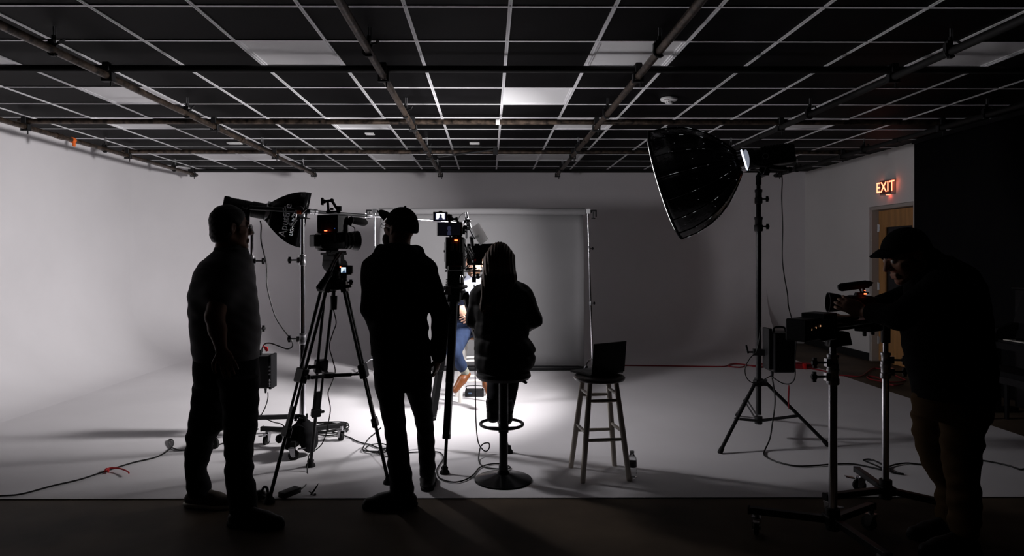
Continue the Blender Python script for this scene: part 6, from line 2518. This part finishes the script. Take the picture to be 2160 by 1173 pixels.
# ---- third camera on a short slider between two stands
sg = 'silver stands under the slider'
c1 = V((P(1757, 900, 3.33).x, 3.33, 0))
zt1 = P(1756, 724, 3.33).z
roller_stand('slider_stand', 'silver rolling stand nearer the camera, under the slider, casters on dark floor', c1, [math.radians(a) for a in (156, 34, 276)], 0.36, 0.135,
             [(0.12, P(0, 792, 3.33).z, 0.0205), (P(0, 792, 3.33).z, P(0, 762, 3.33).z, 0.0185), (P(0, 762, 3.33).z, zt1, 0.0165)], sg, (-1, -0.1, 0))
c2 = V((P(1868, 900, 3.76).x, 3.76, 0))
zt2 = P(1868, 716, 3.76).z
roller_stand('slider_stand', 'silver rolling stand under the far end of the slider, before the wooden door', c2, [math.radians(a) for a in (192, 318, 82)], 0.36, 0.135,
             [(0.12, P(0, 782, 3.76).z, 0.0185), (P(0, 782, 3.76).z, P(0, 757, 3.76).z, 0.0165), (P(0, 757, 3.76).z, zt2, 0.0145)], sg, (1, -0.2, 0))
s0, s1 = P(1676, 697, 3.07), P(1915, 690, 3.86)
dS = (s1 - s0)
dS.z = 0
Ls = dS.length
dS.normalize()
nS = V((-dS.y, dS.x, 0))
RS3 = Matrix((dS, nS, V((0, 0, 1)))).transposed()
zS = s0.z
t = thing('camera_slider', 'long black motorised camera slider lying across two silver stands', 'camera slider', s0 + dS * Ls / 2 + V((0, 0, -0.06)))
b = MB()
for q in (-1, 1):
    b.cyl(s0 + dS * 0.03 + nS * (q * 0.04) + V((0, 0, 0.005)), s0 + dS * (Ls - 0.02) + nS * (q * 0.04) + V((0, 0, 0.005)), 0.013, n=12)
b.box(s0 + dS * (Ls / 2 + 0.05) + V((0, 0, -0.005)), (Ls - 0.14, 0.06, 0.04), RS3)
b.build('rails', 'black_metal', t)
b = MB()
b.box(s0 + dS * 0.085 + V((0, 0, 0.0)), (0.155, 0.10, 0.104), RS3)
eb = b.build('motor_box', 'black_plastic', t, bevel=0.006)
b = MB()
b.box(s0 + dS * 0.235 + V((0, 0, 0.006)), (0.13, 0.115, 0.13), RS3)
b.build('carriage', 'black_metal', t, bevel=0.004)
b = MB()
for k in range(3):
    b.box(s0 + dS * (0.058 + 0.042 * k) - nS * 0.051 + V((0, 0, 0.004 + 0.006 * k)), (0.004, 0.004, 0.008), RS3)
b.build('indicator_light', 'led_warm', eb)
b = MB()
b.box(s0 + dS * (Ls - 0.03) + V((0, 0, 0.0)), (0.05, 0.11, 0.09), RS3)
b.build('end_bracket', 'black_metal', t, bevel=0.003)
b = MB()
b.box(s0 + dS * (Ls * 0.6) + V((0, 0, -0.04)), (0.14, 0.09, 0.03), RS3)
for k in (-1, 1):
    b.cyl(s0 + dS * (Ls * 0.6 + 0.05 * k) + V((0, 0, -0.05)), s0 + dS * (Ls * 0.6 + 0.05 * k) + V((0, 0, -0.08)), 0.01, n=8)
b.build('middle_bracket', 'black_metal', t, bevel=0.003)
b = MB()
a0, a1 = P(1852, 677, 3.60), P(1890, 672, 3.70)
b.bar(a0, a1, 0.008, 0.006)
b.build('orange_edge', 'orange_tape', t)
b = MB()
b.cyl(V((c1.x, c1.y, zt1 - 0.02)), V((c1.x, c1.y, zS - 0.03)), 0.03, n=14)
b.prism([V((c1.x - 0.02, c1.y - 0.03, zS - 0.03)), V((c1.x + 0.07, c1.y - 0.03, zS - 0.035)), V((c1.x + 0.085, c1.y - 0.03, zS - 0.10)), V((c1.x - 0.03, c1.y - 0.03, zS - 0.11))], (0, 0.06, 0))
b.build('stand_mount', 'cast_iron', t, bevel=0.004)
b = MB()
b.cyl(V((c2.x, c2.y, zt2 - 0.02)), V((c2.x, c2.y, zS - 0.02)), 0.025, n=14)
b.build('stand_mount', 'cast_iron', t, bevel=0.004)
b = MB()
pl_c = P(1772, 671, 3.40)
b.box(pl_c, (0.20, 0.11, 0.02), RS3)
b.box(pl_c + V((-0.02, 0, -0.018)), (0.13, 0.09, 0.02), RS3)
b.build('camera_plate', 'black_metal', t, bevel=0.006)

cc = P(1800, 640, 3.48)
cf = N3(V((-0.97, 0.22, 0.03)))
t = thing('small_camcorder', 'small black camera with a shotgun microphone and red light, held on the slider', 'video camera', P(1795, 664, 3.48))


def kpart(name, m, mb, parent, **k):
    return place(mb, cc, cf).build(name, m, parent, **k)


b = MB()
b.box((-0.035, 0, 0.0), (0.12, 0.085, 0.085))
b.box((-0.03, 0, 0.045), (0.05, 0.05, 0.03))
b.box((-0.09, 0.03, 0.0), (0.03, 0.04, 0.08))
bd = kpart('body', 'black_plastic', b, t, bevel=0.012, seg=2)
b = MB()
b.lathe([(0.02, 0.038), (0.06, 0.040), (0.065, 0.044), (0.075, 0.044)], (0, 0, 0), (1, 0, 0), 26)
ln = kpart('lens', 'black_metal', b, t)
b = MB()
b.lathe([(0.075, 0.040), (0.076, 0.046), (0.125, 0.054), (0.125, 0.05), (0.08, 0.041)], (0, 0, 0), (1, 0, 0), 28, caps=False)
kpart('lens_hood', 'black_plastic', b, ln)
b = MB()
b.lathe([(0.07, 0.001), (0.078, 0.041)], (0, 0, 0), (1, 0, 0), 24)
kpart('front_glass', 'dark_glass', b, ln)
ms, me_ = P(1838, 598, 3.460), P(1768, 607, 3.500)
b = MB()
dm = me_ - ms
b.lathe([(0.0, 0.012), (0.02, 0.018), (0.025, 0.021), (dm.length - 0.015, 0.022), (dm.length, 0.014)], ms, dm, 18)
mc = b.build('microphone', 'rubber', t)
b = MB()
b.cyl(P(1822, 603, 3.470), P(1822, 620, 3.470), 0.007)
b.cyl(P(1812, 605, 3.470), P(1818, 620, 3.470), 0.005)
b.bar(P(1806, 618, 3.470), P(1830, 618, 3.470), 0.025, 0.008)
b.prism([P(1834, 592, 3.450), P(1843, 596, 3.450), P(1832, 608, 3.450), P(1828, 602, 3.450)], (0, 0.02, 0))
b.build('microphone_mount', 'dark_plastic', t)
for (x, y, w) in ((1825, 620, 0.011), (1824.5, 613, 0.005)):
    b = MB()
    b.box(P(x, y, 3.415), (w, 0.004, w * 0.6))
    b.build('record_light', 'led_red', t)
b = MB()
b.box((-0.03, -0.0455, 0.028), (0.02, 0.006, 0.018))
kpart('switch_block', 'dark_plastic', b, bd)


# ---------------------------------------------------------------- stools and what stands on them
def wooden_stool(name, label, c, seat_z, seat_r, feet_r, top_r, rot, legm, seatm, rungs=((0.29, 0.33), (0.52, 0.55)), group=None, lr=0.017):
    c = V((c[0], c[1], 0))
    t = thing(name, label, 'stool', c, group)
    b = MB()
    b.lathe([(-0.032, seat_r - 0.025), (-0.026, seat_r - 0.006), (-0.016, seat_r), (-0.008, seat_r), (-0.001, seat_r - 0.008), (0.0, seat_r - 0.02)], c + V((0, 0, seat_z)), (0, 0, 1), 40)
    b.build('seat', seatm, t)
    ends = []
    for k in range(4):
        a = rot + k * PI / 2
        d = V((math.cos(a), math.sin(a), 0))
        p, q = c + d * feet_r, c + d * top_r + V((0, 0, seat_z - 0.03))
        ends.append((p, q))
        b = MB()
        L = (q - p).length
        b.lathe([(0, lr * 0.85), (0.004, lr), (L * 0.5, lr * 1.12), (L, lr * 0.95)], p, q - p, 14)
        b.build('leg', legm, t)
    for k in range(4):
        (p, q), (p2, q2) = ends[k], ends[(k + 1) % 4]
        for z in rungs[k % 2]:
            f = z / (seat_z - 0.03)
            b = MB()
            x, y = p + (q - p) * f, p2 + (q2 - p2) * f
            L = (y - x).length
            b.lathe([(0, 0.008), (0.03, 0.0105), (L / 2, 0.012), (L - 0.03, 0.0105), (L, 0.008)], x, y - x, 10)
            b.build('rung', legm, t)
    return t


st_f = [F(1210, 991), F(1225, 1020), F(1324, 1020), F(1298, 970)]
sc = V((P(1264, 900, 4.44).x, 4.44, 0))
SEATZ = P(1261, 792, 4.44).z
wooden_stool('wooden_stool', 'tall pale wooden stool with round dark seat, laptop on top', sc, SEATZ, 0.172, 0.222, 0.125, math.radians(-128), 'pale_wood', 'dark_seat',
             rungs=((0.27, 0.52), (0.315, 0.56)))
# laptop standing open on it
hl, hr = P(1247, 787, 4.36), P(1316, 781, 4.52)
z0 = SEATZ + 0.002
hl.z = hr.z = z0 + 0.012
hx = (hr - hl).normalized()
hy = V((-hx.y, hx.x, 0))         # towards the keyboard side (away and to the left)
Wl = (hr - hl).length
lt = thing('laptop', 'open dark laptop standing on the pale wooden stool', 'laptop', (hl + hr) / 2)
b = MB()
R3 = Matrix((hx, hy, V((0, 0, 1)))).transposed()
b.box((hl + hr) / 2 + hy * 0.11 + V((0, 0, -0.003)), (Wl, 0.215, 0.016), R3)
bs_ = b.build('base', 'dark_plastic', lt, bevel=0.004)
b = MB()
b.box((hl + hr) / 2 + hy * 0.075 + V((0, 0, 0.0055)), (Wl - 0.03, 0.09, 0.002), R3)
b.build('keyboard', 'black_plastic', bs_)
b = MB()
b.box((hl + hr) / 2 + hy * 0.17 + V((0, 0, 0.0055)), (0.09, 0.06, 0.001), R3)
b.build('touchpad', 'black_metal', bs_)
b = MB()
up_l = N3(V((0, 0, 1)) - hy * 0.10)
nl = hx.cross(up_l)
b.prism([hl + up_l * 0.0, hr + up_l * 0.0, hr + up_l * 0.212, hl + up_l * 0.212], nl * 0.008)
ld = b.build('lid', 'black_plastic', lt, bevel=0.003)
b = MB()
b.cyl(hl + hx * 0.03, hr - hx * 0.03, 0.007, n=10)
b.build('hinge', 'black_metal', lt)

# water bottle beside the stool
wb = F(1333, 1009)
t = thing('water_bottle', 'small clear water bottle with a dark label on the white floor', 'bottle', wb)
hB = P(1330, 951, wb.y).z
k = hB / 0.2
b = MB()
pr = [(0.0, 0.018), (0.004, 0.027), (0.012, 0.031), (0.024, 0.031), (0.028, 0.029), (0.036, 0.031), (0.048, 0.031), (0.052, 0.029), (0.06, 0.031), (0.075, 0.031), (0.08, 0.029),
      (0.084, 0.0305), (0.125, 0.0305), (0.13, 0.031), (0.14, 0.031), (0.155, 0.026), (0.17, 0.016), (0.178, 0.0125), (0.183, 0.0125)]
b.lathe([(z * k, r) for z, r in pr], wb + V((0, 0, 0.001)), (0, 0, 1), 26)
b.build('shell', 'bottle_plastic', t, angle=60)
b = MB()
b.lathe([(0.086 * k, 0.0312), (0.124 * k, 0.0312)], wb, (0, 0, 1), 26, caps=False)
b.build('label_band', 'bottle_label', t, fix=False)
b = MB()
b.lathe([(0.180 * k, 0.0145), (0.198 * k, 0.0145), (0.2 * k, 0.012)], wb, (0, 0, 1), 18)
b.build('cap', 'bottle_cap', t)

# bar stool under the woman
c = V((P(1062, 900, 4.32).x, 4.32, 0))
t = thing('bar_stool', 'black swivel bar stool with round base and foot ring', 'stool', c)
zs = P(1062, 788, 4.32).z
b = MB()
b.lathe([(0.0, 0.188), (0.006, 0.19), (0.014, 0.186), (0.024, 0.15), (0.036, 0.09), (0.05, 0.045), (0.075, 0.031), (0.09, 0.03)], c + V((0, 0, 0.001)), (0, 0, 1), 48)
b.build('base', 'gloss_black', t)
b = MB()
b.cyl(c + V((0, 0, 0.06)), c + V((0, 0, 0.42)), 0.027, n=20)
b.cyl(c + V((0, 0, 0.06)), c + V((0, 0, 0.10)), 0.031, n=20)
b.cyl(c + V((0, 0, 0.395)), c + V((0, 0, 0.44)), 0.031, n=20)
b.cyl(c + V((0, 0, 0.42)), c + V((0, 0, zs - 0.03)), 0.031, n=20)
b.build('column', 'black_metal', t)
b = MB()
rc0 = c + V((-0.01, 0.115, P(1054, 897, 4.40).z))
b.tube([rc0 + V((0.142 * math.cos(a), 0.142 * math.sin(a), 0)) for a in [2 * PI * i / 40 for i in range(40)]], 0.0105, 8, closed=True)
b.cyl(c + V((-0.0, 0.0, rc0.z)), rc0 + V((-0.10, -0.10, 0)), 0.009)
b.cyl(c + V((0.0, 0.0, rc0.z)), rc0 + V((0.10, -0.10, 0)), 0.009)
b.cyl(c + V((0, 0, rc0.z - 0.025)), c + V((0, 0, rc0.z + 0.025)), 0.0335, n=18)
b.build('foot_ring', 'black_metal', t)
b = MB()
b.lathe([(-0.035, 0.05), (-0.03, 0.165), (-0.01, 0.18), (0.012, 0.176), (0.022, 0.15)], c + V((0, 0, zs - 0.004)), (0, 0, 1), 32)
b.build('seat', 'black_plastic', t)
b = MB()
l0, l1, l2 = P(1070, 788, 4.30), P(1088, 796, 4.26), P(1111, 808, 4.22)
b.tube([l0, l1, l2], 0.0055, 8)
o = b.build('lever', 'black_metal', t)
b = MB()
b.cyl(P(1096, 800.5, 4.245), l2, 0.009, n=10)
b.build('lever_grip', 'rubber', o)

# tall white stool under the interviewed man
ic = V((P(999, 850, 6.80).x, 6.80, 0))
wooden_stool('white_stool', 'tall white painted wooden stool under the interviewed man', ic, 0.665, 0.165, 0.225, 0.12, math.radians(-127), 'white_wood', 'brown_wood',
             rungs=((0.22, 0.42), (0.27, 0.46)), lr=0.0205)
q = P(1001, 818, 7.1)
q = V((P(1001, 818, 6.98).x, 6.98, 0))
t = thing('audio_recorder', 'small black device with a lit display lying under the white stool', 'recorder', q)
b = MB()
b.box(q + V((0.0, 0, 0.035)), (0.20, 0.16, 0.065))
bd = b.build('housing', 'black_plastic', t, bevel=0.012, seg=2)
b = MB()
b.box(q + V((-0.045, -0.081, 0.045)), (0.04, 0.002, 0.014))
b.build('display', 'screen_small', bd)
b = MB()
b.tube(smooth_pts([q + V((-0.08, 0, 0.07)), q + V((-0.08, 0, 0.105)), q + V((0.08, 0, 0.105)), q + V((0.08, 0, 0.07))], 4), 0.006, 6)
b.build('carry_handle', 'rubber', bd)


# ---------------------------------------------------------------- piano and bench in the dark
px0, pz = 4.76, 0.0
ya_, yb_ = 4.85, 6.25
t = thing('upright_piano', 'black upright piano standing in the dark against the curtain', 'piano', (5.0, (ya_ + yb_) / 2, 0))
b = MB()
b.span((5.0, ya_, 0.05), (5.22, yb_, 1.16))
b.span((4.98, ya_ - 0.02, 1.16), (5.235, yb_ + 0.02, 1.185))
b.build('case', 'piano_black', t, bevel=0.006)
for y in (ya_, yb_ - 0.05):
    b = MB()
    b.prism([V((px0, y, 0.60)), V((px0, y, 0.72)), V((px0 + 0.05, y, 0.80)), V((4.999, y, 0.86)), V((4.999, y, 0.60))], (0, 0.05, 0))
    o = b.build('cheek', 'piano_black', t, bevel=0.004)
    b = MB()
    b.span((px0 + 0.02, y, 0.0), (px0 + 0.08, y + 0.05, 0.599))
    b.span((px0 + 0.0, y - 0.01, 0.0), (4.999, y + 0.06, 0.05))
    b.build('leg', 'piano_black', o, bevel=0.004)
b = MB()
b.span((px0 + 0.02, ya_ + 0.051, 0.61), (4.998, yb_ - 0.051, 0.67))
kb = b.build('keybed', 'piano_black', t)
b = MB()
b.span((px0 + 0.035, ya_ + 0.06, 0.671), (px0 + 0.05, yb_ - 0.06, 0.692))
b.build('key_slip', 'piano_black', kb)
for k in range(52):
    wk = (yb_ - ya_ - 0.2) / 52
    b = MB()
    y = ya_ + 0.1 + wk * k
    b.span((px0 + 0.052, y + 0.0006, 0.675), (px0 + 0.195, y + wk - 0.0006, 0.70))
    b.build('key', 'ivory', kb, fix=False)
b = MB()
for k in range(52):
    if k % 7 in (0, 3):
        continue
    y = ya_ + 0.1 + wk * k
    b.span((px0 + 0.10, y - 0.005, 0.7), (px0 + 0.195, y + 0.005, 0.712))
o = b.build('black_keys', 'piano_black', kb, fix=False)
o['kind'] = 'stuff'
b = MB()
b.prism([V((px0 + 0.2, ya_ + 0.052, 0.70)), V((px0 + 0.235, ya_ + 0.052, 0.79)), V((px0 + 0.245, ya_ + 0.052, 0.79)), V((px0 + 0.21, ya_ + 0.052, 0.70))], (0, yb_ - ya_ - 0.104, 0))
b.build('fallboard', 'piano_black', t)
b = MB()
b.prism([V((4.90, ya_ + 0.3, 0.86)), V((4.995, ya_ + 0.3, 1.14)), V((4.985, ya_ + 0.3, 1.14)), V((4.89, ya_ + 0.3, 0.86))], (0, yb_ - ya_ - 0.42, 0))
b.build('music_desk', 'piano_black', t)
t = thing('piano_bench', 'low black bench in front of the upright piano', 'bench', (4.58, 5.6, 0))
b = MB()
b.span((4.43, 5.20, 0.43), (4.73, 6.0, 0.48))
b.build('seat', 'matte_fabric', t, bevel=0.012, seg=2)
b = MB()
b.span((4.445, 5.22, 0.37), (4.715, 5.98, 0.43))
b.build('apron', 'piano_black', t)
for x in (4.47, 4.69):
    for y in (5.25, 5.95):
        b = MB()
        b.cyl((x, y, 0.0), (x, y, 0.37), 0.018, 0.026, 10)
        b.build('leg', 'piano_black', t)


# ---------------------------------------------------------------- cables and small things on the floor
def cable(name, label, pts, r=0.0055, m='cable_black', n=6, sides=7, group=None):
    pts = smooth_pts(pts, n)
    b = MB()
    b.tube(pts, r, sides)
    return single(b, name, m, label, 'cable', pts[0])


def fl(*q, z=0.014):
    return [F(x, y, z) for x, y in q]


c = cable('power_cable', 'black cable with a red tie, running across the white floor to the rolling stand',
          fl((-60, 1047), (0, 1046), (46, 1042), (110, 1025), (170, 1011), (222, 994), (280, 976), (330, 964), (356, 949), (366, 936), (362, 927), (355, 930), (360, 942), (376, 949), (394, 949), (440, 944), (500, 925), (545, 905)))
b = MB()
b.tube(smooth_pts(fl((224, 993), (229, 988), (240, 987), (255, 989), (268, 994), (272, 998), z=0.03), 5), 0.005, 6)
b.tube(smooth_pts(fl((221, 994), (224, 989), (229, 990), (228, 996), z=0.018), 4), 0.006, 6)
b.build('cable_tie', 'red_tie', c, label='red cable tie')
cable('lamp_cable', 'black cable drooping from the square softbox to its power box',
      [P(549, 466, 5.26), P(551, 478, 5.28), P(551, 510, 5.34), P(562, 558, 5.42), P(563, 600, 5.42), P(572, 640, 5.42), P(583, 672, 5.42), P(600, 698, 5.42), P(614, 716, 5.42), P(617, 730, 5.42), P(606, 736, 5.42),
       P(588, 730, 5.44), P(570, 724, 5.46), P(558, 726, 5.48), P(553, 735, 5.5), P(553, 742, 5.5)], 0.0055)
b = MB()
q = P(558, 735, 5.47)
b.prism([q + V((-0.018, 0, 0.02)), q + V((0.02, 0, 0.012)), q + V((0.03, 0, -0.02)), q + V((0.012, 0, -0.028)), q + V((0.0, 0, -0.005))], (0, 0.012, 0))
single(b, 'cable_tag', 'red_tie', 'bright red tag on the plug of the lamp power box', 'tag', q)
cable('mains_cable', 'short black cable from the lamp power box down to the stand feet', [P(565, 828, 5.52), P(565, 840, 5.5), P(560, 858, 5.48), P(552, 874, 5.48), P(549, 878, 5.48), P(575, 890, 5.4), P(598, 898, 5.2), F(618, 930, 0.012)], 0.0045)
cable('camera_cable', 'thin black cable hanging down inside the twin tube tripod to the floor brick',
      [P(703, 628, 4.30), P(703, 650, 4.31), P(709, 680, 4.33), P(703, 700, 4.34), P(695, 730, 4.36), P(702, 760, 4.38), P(707, 785, 4.42), P(698, 812, 4.5), P(692, 830, 4.55), P(697, 862, 4.6), P(693, 890, 4.62), P(688, 915, 4.62),
       P(678, 938, 4.62), P(662, 952, 4.60), P(652, 960, 4.56), F(648, 990, 0.02), F(650, 1005), F(647, 1020), F(638, 1030, 0.03), F(630, 1036, 0.03)], 0.0038)
a0 = F(600, 1050)
t = thing('power_brick', 'small black power brick on the white floor beside the tripod foot', 'power supply', F(612, 1046))
b = MB()
p, q = F(596, 1052), F(626, 1040)
d = (q - p).normalized()
b.box((p + q) / 2 + V((0, 0, 0.021)), ((q - p).length + 0.02, 0.06, 0.038), Matrix((d, V((-d.y, d.x, 0)), V((0, 0, 1)))).transposed())
b.build('housing', 'black_plastic', t, bevel=0.006, seg=2)
b = MB()
b.cyl(q + V((0.008, 0, 0.02)), q + d * 0.035 + V((0, 0, 0.02)), 0.007, 0.004)
b.build('strain_relief', 'rubber', t)
q = F(662, 1046)
t = thing('spring_clamp', 'little black spring clamp standing on the white floor next to the power brick', 'clamp', q)
b = MB()
b.prism([q + V((-0.025, 0, 0.004)), q + V((-0.012, 0, 0.002)), q + V((0.022, 0, 0.058)), q + V((0.026, 0, 0.075)), q + V((0.014, 0, 0.06))], (0, 0.012, 0))
b.build('jaw', 'black_plastic', t)
b = MB()
b.prism([q + V((-0.03, -0.014, 0.03)), q + V((-0.024, -0.014, 0.028)), q + V((-0.006, -0.014, 0.008)), q + V((0.016, -0.014, 0.002)), q + V((0.014, -0.014, 0.016)), q + V((-0.01, -0.014, 0.022))], (0, 0.012, 0))
b.build('jaw', 'black_plastic', t)
b = MB()
b.cyl(q + V((0.0, -0.018, 0.016)), q + V((0.0, 0.015, 0.016)), 0.006, n=10)
b.build('spring', 'steel', t)
# plate levelling dropped by the tripod foot
q = F(553, 1054)
t = thing('ball_clamp', 'black clamp lying on the floor edge by the front tripod foot', 'clamp', q)
b = MB()
b.sph(q + V((-0.015, 0.0, 0.03)), (0.04, 0.035, 0.028), 12)
b.bar(q + V((0.0, -0.01, 0.03)), q + V((0.07, -0.04, 0.012)), 0.03, 0.02)
b.build('jaw', 'black_plastic', t)
b = MB()
b.tube(smooth_pts([q + V((0.0, 0, 0.05)), q + V((0.01, 0, 0.075)), q + V((0.03, 0, 0.07)), q + V((0.035, 0, 0.03))], 4), 0.008, 6)
b.build('lever', 'black_metal', t)

# coil behind the boom stand, on to the heap between the men
pts = []
for i in range(46):
    a = i * 0.62
    rr = 0.155 + 0.022 * math.sin(i * 1.7)
    c0 = F(692, 914)
    pts.append(V((c0.x + rr * math.cos(a), c0.y + rr * 0.9 * math.sin(a), 0.012 + 0.0012 * i)))
pts += fl((735, 922), (748, 929), (766, 935), (782, 938), (795, 944), (812, 946), (845, 944), (860, 941))
cable('coiled_cable', 'coil of black cable on the white floor behind the sandbag stand', pts, 0.0055, n=3)
pts = [P(803, 903, 4.5), P(790, 915, 4.6), P(778, 925, 4.8)] + fl((768, 940), (766, 950), (785, 952), (808, 951), (822, 944), (806, 936), (780, 939), (772, 948), (790, 955), (815, 953), z=0.02)
pts += fl((806, 947), (798, 952), (800, 957), (812, 962), (830, 962), (852, 957), (875, 954), (915, 953), (930, 956), (935, 967), (927, 980), (921, 992), (925, 1006), (940, 1014), (962, 1017), (984, 1011), (1000, 1000), (1012, 986),
          (1035, 979), (1060, 979), (1076, 985), (1070, 989), (1048, 989), (1026, 986), (1014, 980), (1010, 972))
pts += [P(1010, 962, 4.78), P(1013, 945, 4.85), P(1020, 936, 4.9), P(1031, 935, 4.92), P(1032, 945, 4.9), P(1025, 952, 4.9), P(1016, 946, 4.92), P(1008, 930, 4.96), P(1004, 890, 4.98), P(1003, 840, 5.0), P(1002, 760, 5.0), P(1001, 680, 5.0), P(1000, 600, 5.0)]
cable('prompter_cable', 'long black cable looping over the floor and up to the prompter', pts, 0.0048, n=5)
# right half
cable('red_cable', 'red extension cable lying across the white floor behind the laptop stool',
      fl((1318, 771), (1400, 772), (1480, 773), (1528, 773), (1548, 768), (1575, 770), (1560, 775), (1536, 772), (1550, 767), (1590, 772), (1600, 768), (1622, 770), (1605, 775), (1585, 771), (1630, 775), (1662, 776)), 0.0095, 'cable_red')
q = F(1690, 776)
t = thing('cable_reel', 'flat red cable bundle lying at the edge of the white floor', 'cable', q)
b = MB()
for k in range(4):
    b.tube([q + V(((0.20 - 0.022 * k) * math.cos(a), (0.13 - 0.018 * k) * math.sin(a), 0.018 + 0.011 * k)) for a in [2 * PI * i / 30 for i in range(30)]], 0.011, 6, closed=True)
b.build('windings', 'cable_red', t)
b = MB()
b.box(q + V((-0.02, -0.13, 0.04)), (0.03, 0.05, 0.07))
b.build('wrap_tie', 'red_tie', t)
cable('red_cable', 'red cable running over bare concrete to the door corner',
      fl((1712, 778), (1740, 783), (1760, 790), (1790, 793), (1815, 794), (1828, 786), (1842, 777), (1862, 780), (1895, 795), (1910, 803), (1880, 806), (1840, 801), (1829, 794), (1850, 796), (1880, 812), (1905, 810)), 0.0085, 'cable_red')
cable('head_cable', 'black cable hanging from the round softbox lamp beside its stand',
      [P(1648, 363, 5.15), P(1650, 380, 5.12), P(1649, 420, 5.10), P(1651, 480, 5.10), P(1650, 540, 5.10), P(1654, 580, 5.10), P(1661, 620, 5.10), P(1663, 645, 5.10), P(1670, 672, 5.10), P(1676, 690, 5.1), P(1679, 720, 5.1), P(1677, 760, 5.1), P(1677, 795, 5.1),
       P(1668, 809, 5.12), P(1652, 809, 5.14), P(1636, 800, 5.16), P(1629, 795, 5.18)], 0.0042)
cable('short_cable', 'short black cable looping from the battery box round the softbox stand', [P(1604, 690, 5.22), P(1601, 718, 5.2), P(1595, 742, 5.2), P(1582, 756, 5.2), P(1572, 775, 5.2), P(1574, 795, 5.2), P(1586, 807, 5.2), P(1602, 806, 5.2), P(1618, 797, 5.18), P(1628, 792, 5.18)], 0.004)
b = MB()
b.tube([P(1664, 812, 5.1), P(1664, 820, 5.1), P(1663, 840, 5.1), P(1664, 862, 5.1)], [0.003, 0.006, 0.006, 0.003], 6)
single(b, 'cable_tie', 'cable_red', 'red cable tie dangling below the battery box', 'cable tie', P(1664, 812, 5.1))
cable('battery_cable', 'black cable from the battery box down over the white floor past the slider stands',
      [P(1629, 797, 5.18), P(1634, 830, 5.16), P(1634, 860, 5.12), P(1629, 895, 5.05), P(1624, 925, 5.0), P(1614, 948, 4.95)] +
      fl((1611, 958), (1620, 966), (1645, 976), (1680, 983), (1720, 982), (1760, 979), (1800, 979), (1838, 986), (1862, 991), (1850, 983), (1828, 974), (1822, 970), (1840, 970), (1870, 985), (1890, 996), (1906, 1000), (1880, 996), (1876, 984), (1910, 977),
         (1950, 980), (2000, 975), (2060, 971), (2095, 975), (2130, 983), (2150, 990), (2165, 988), (2180, 982)), 0.0055)
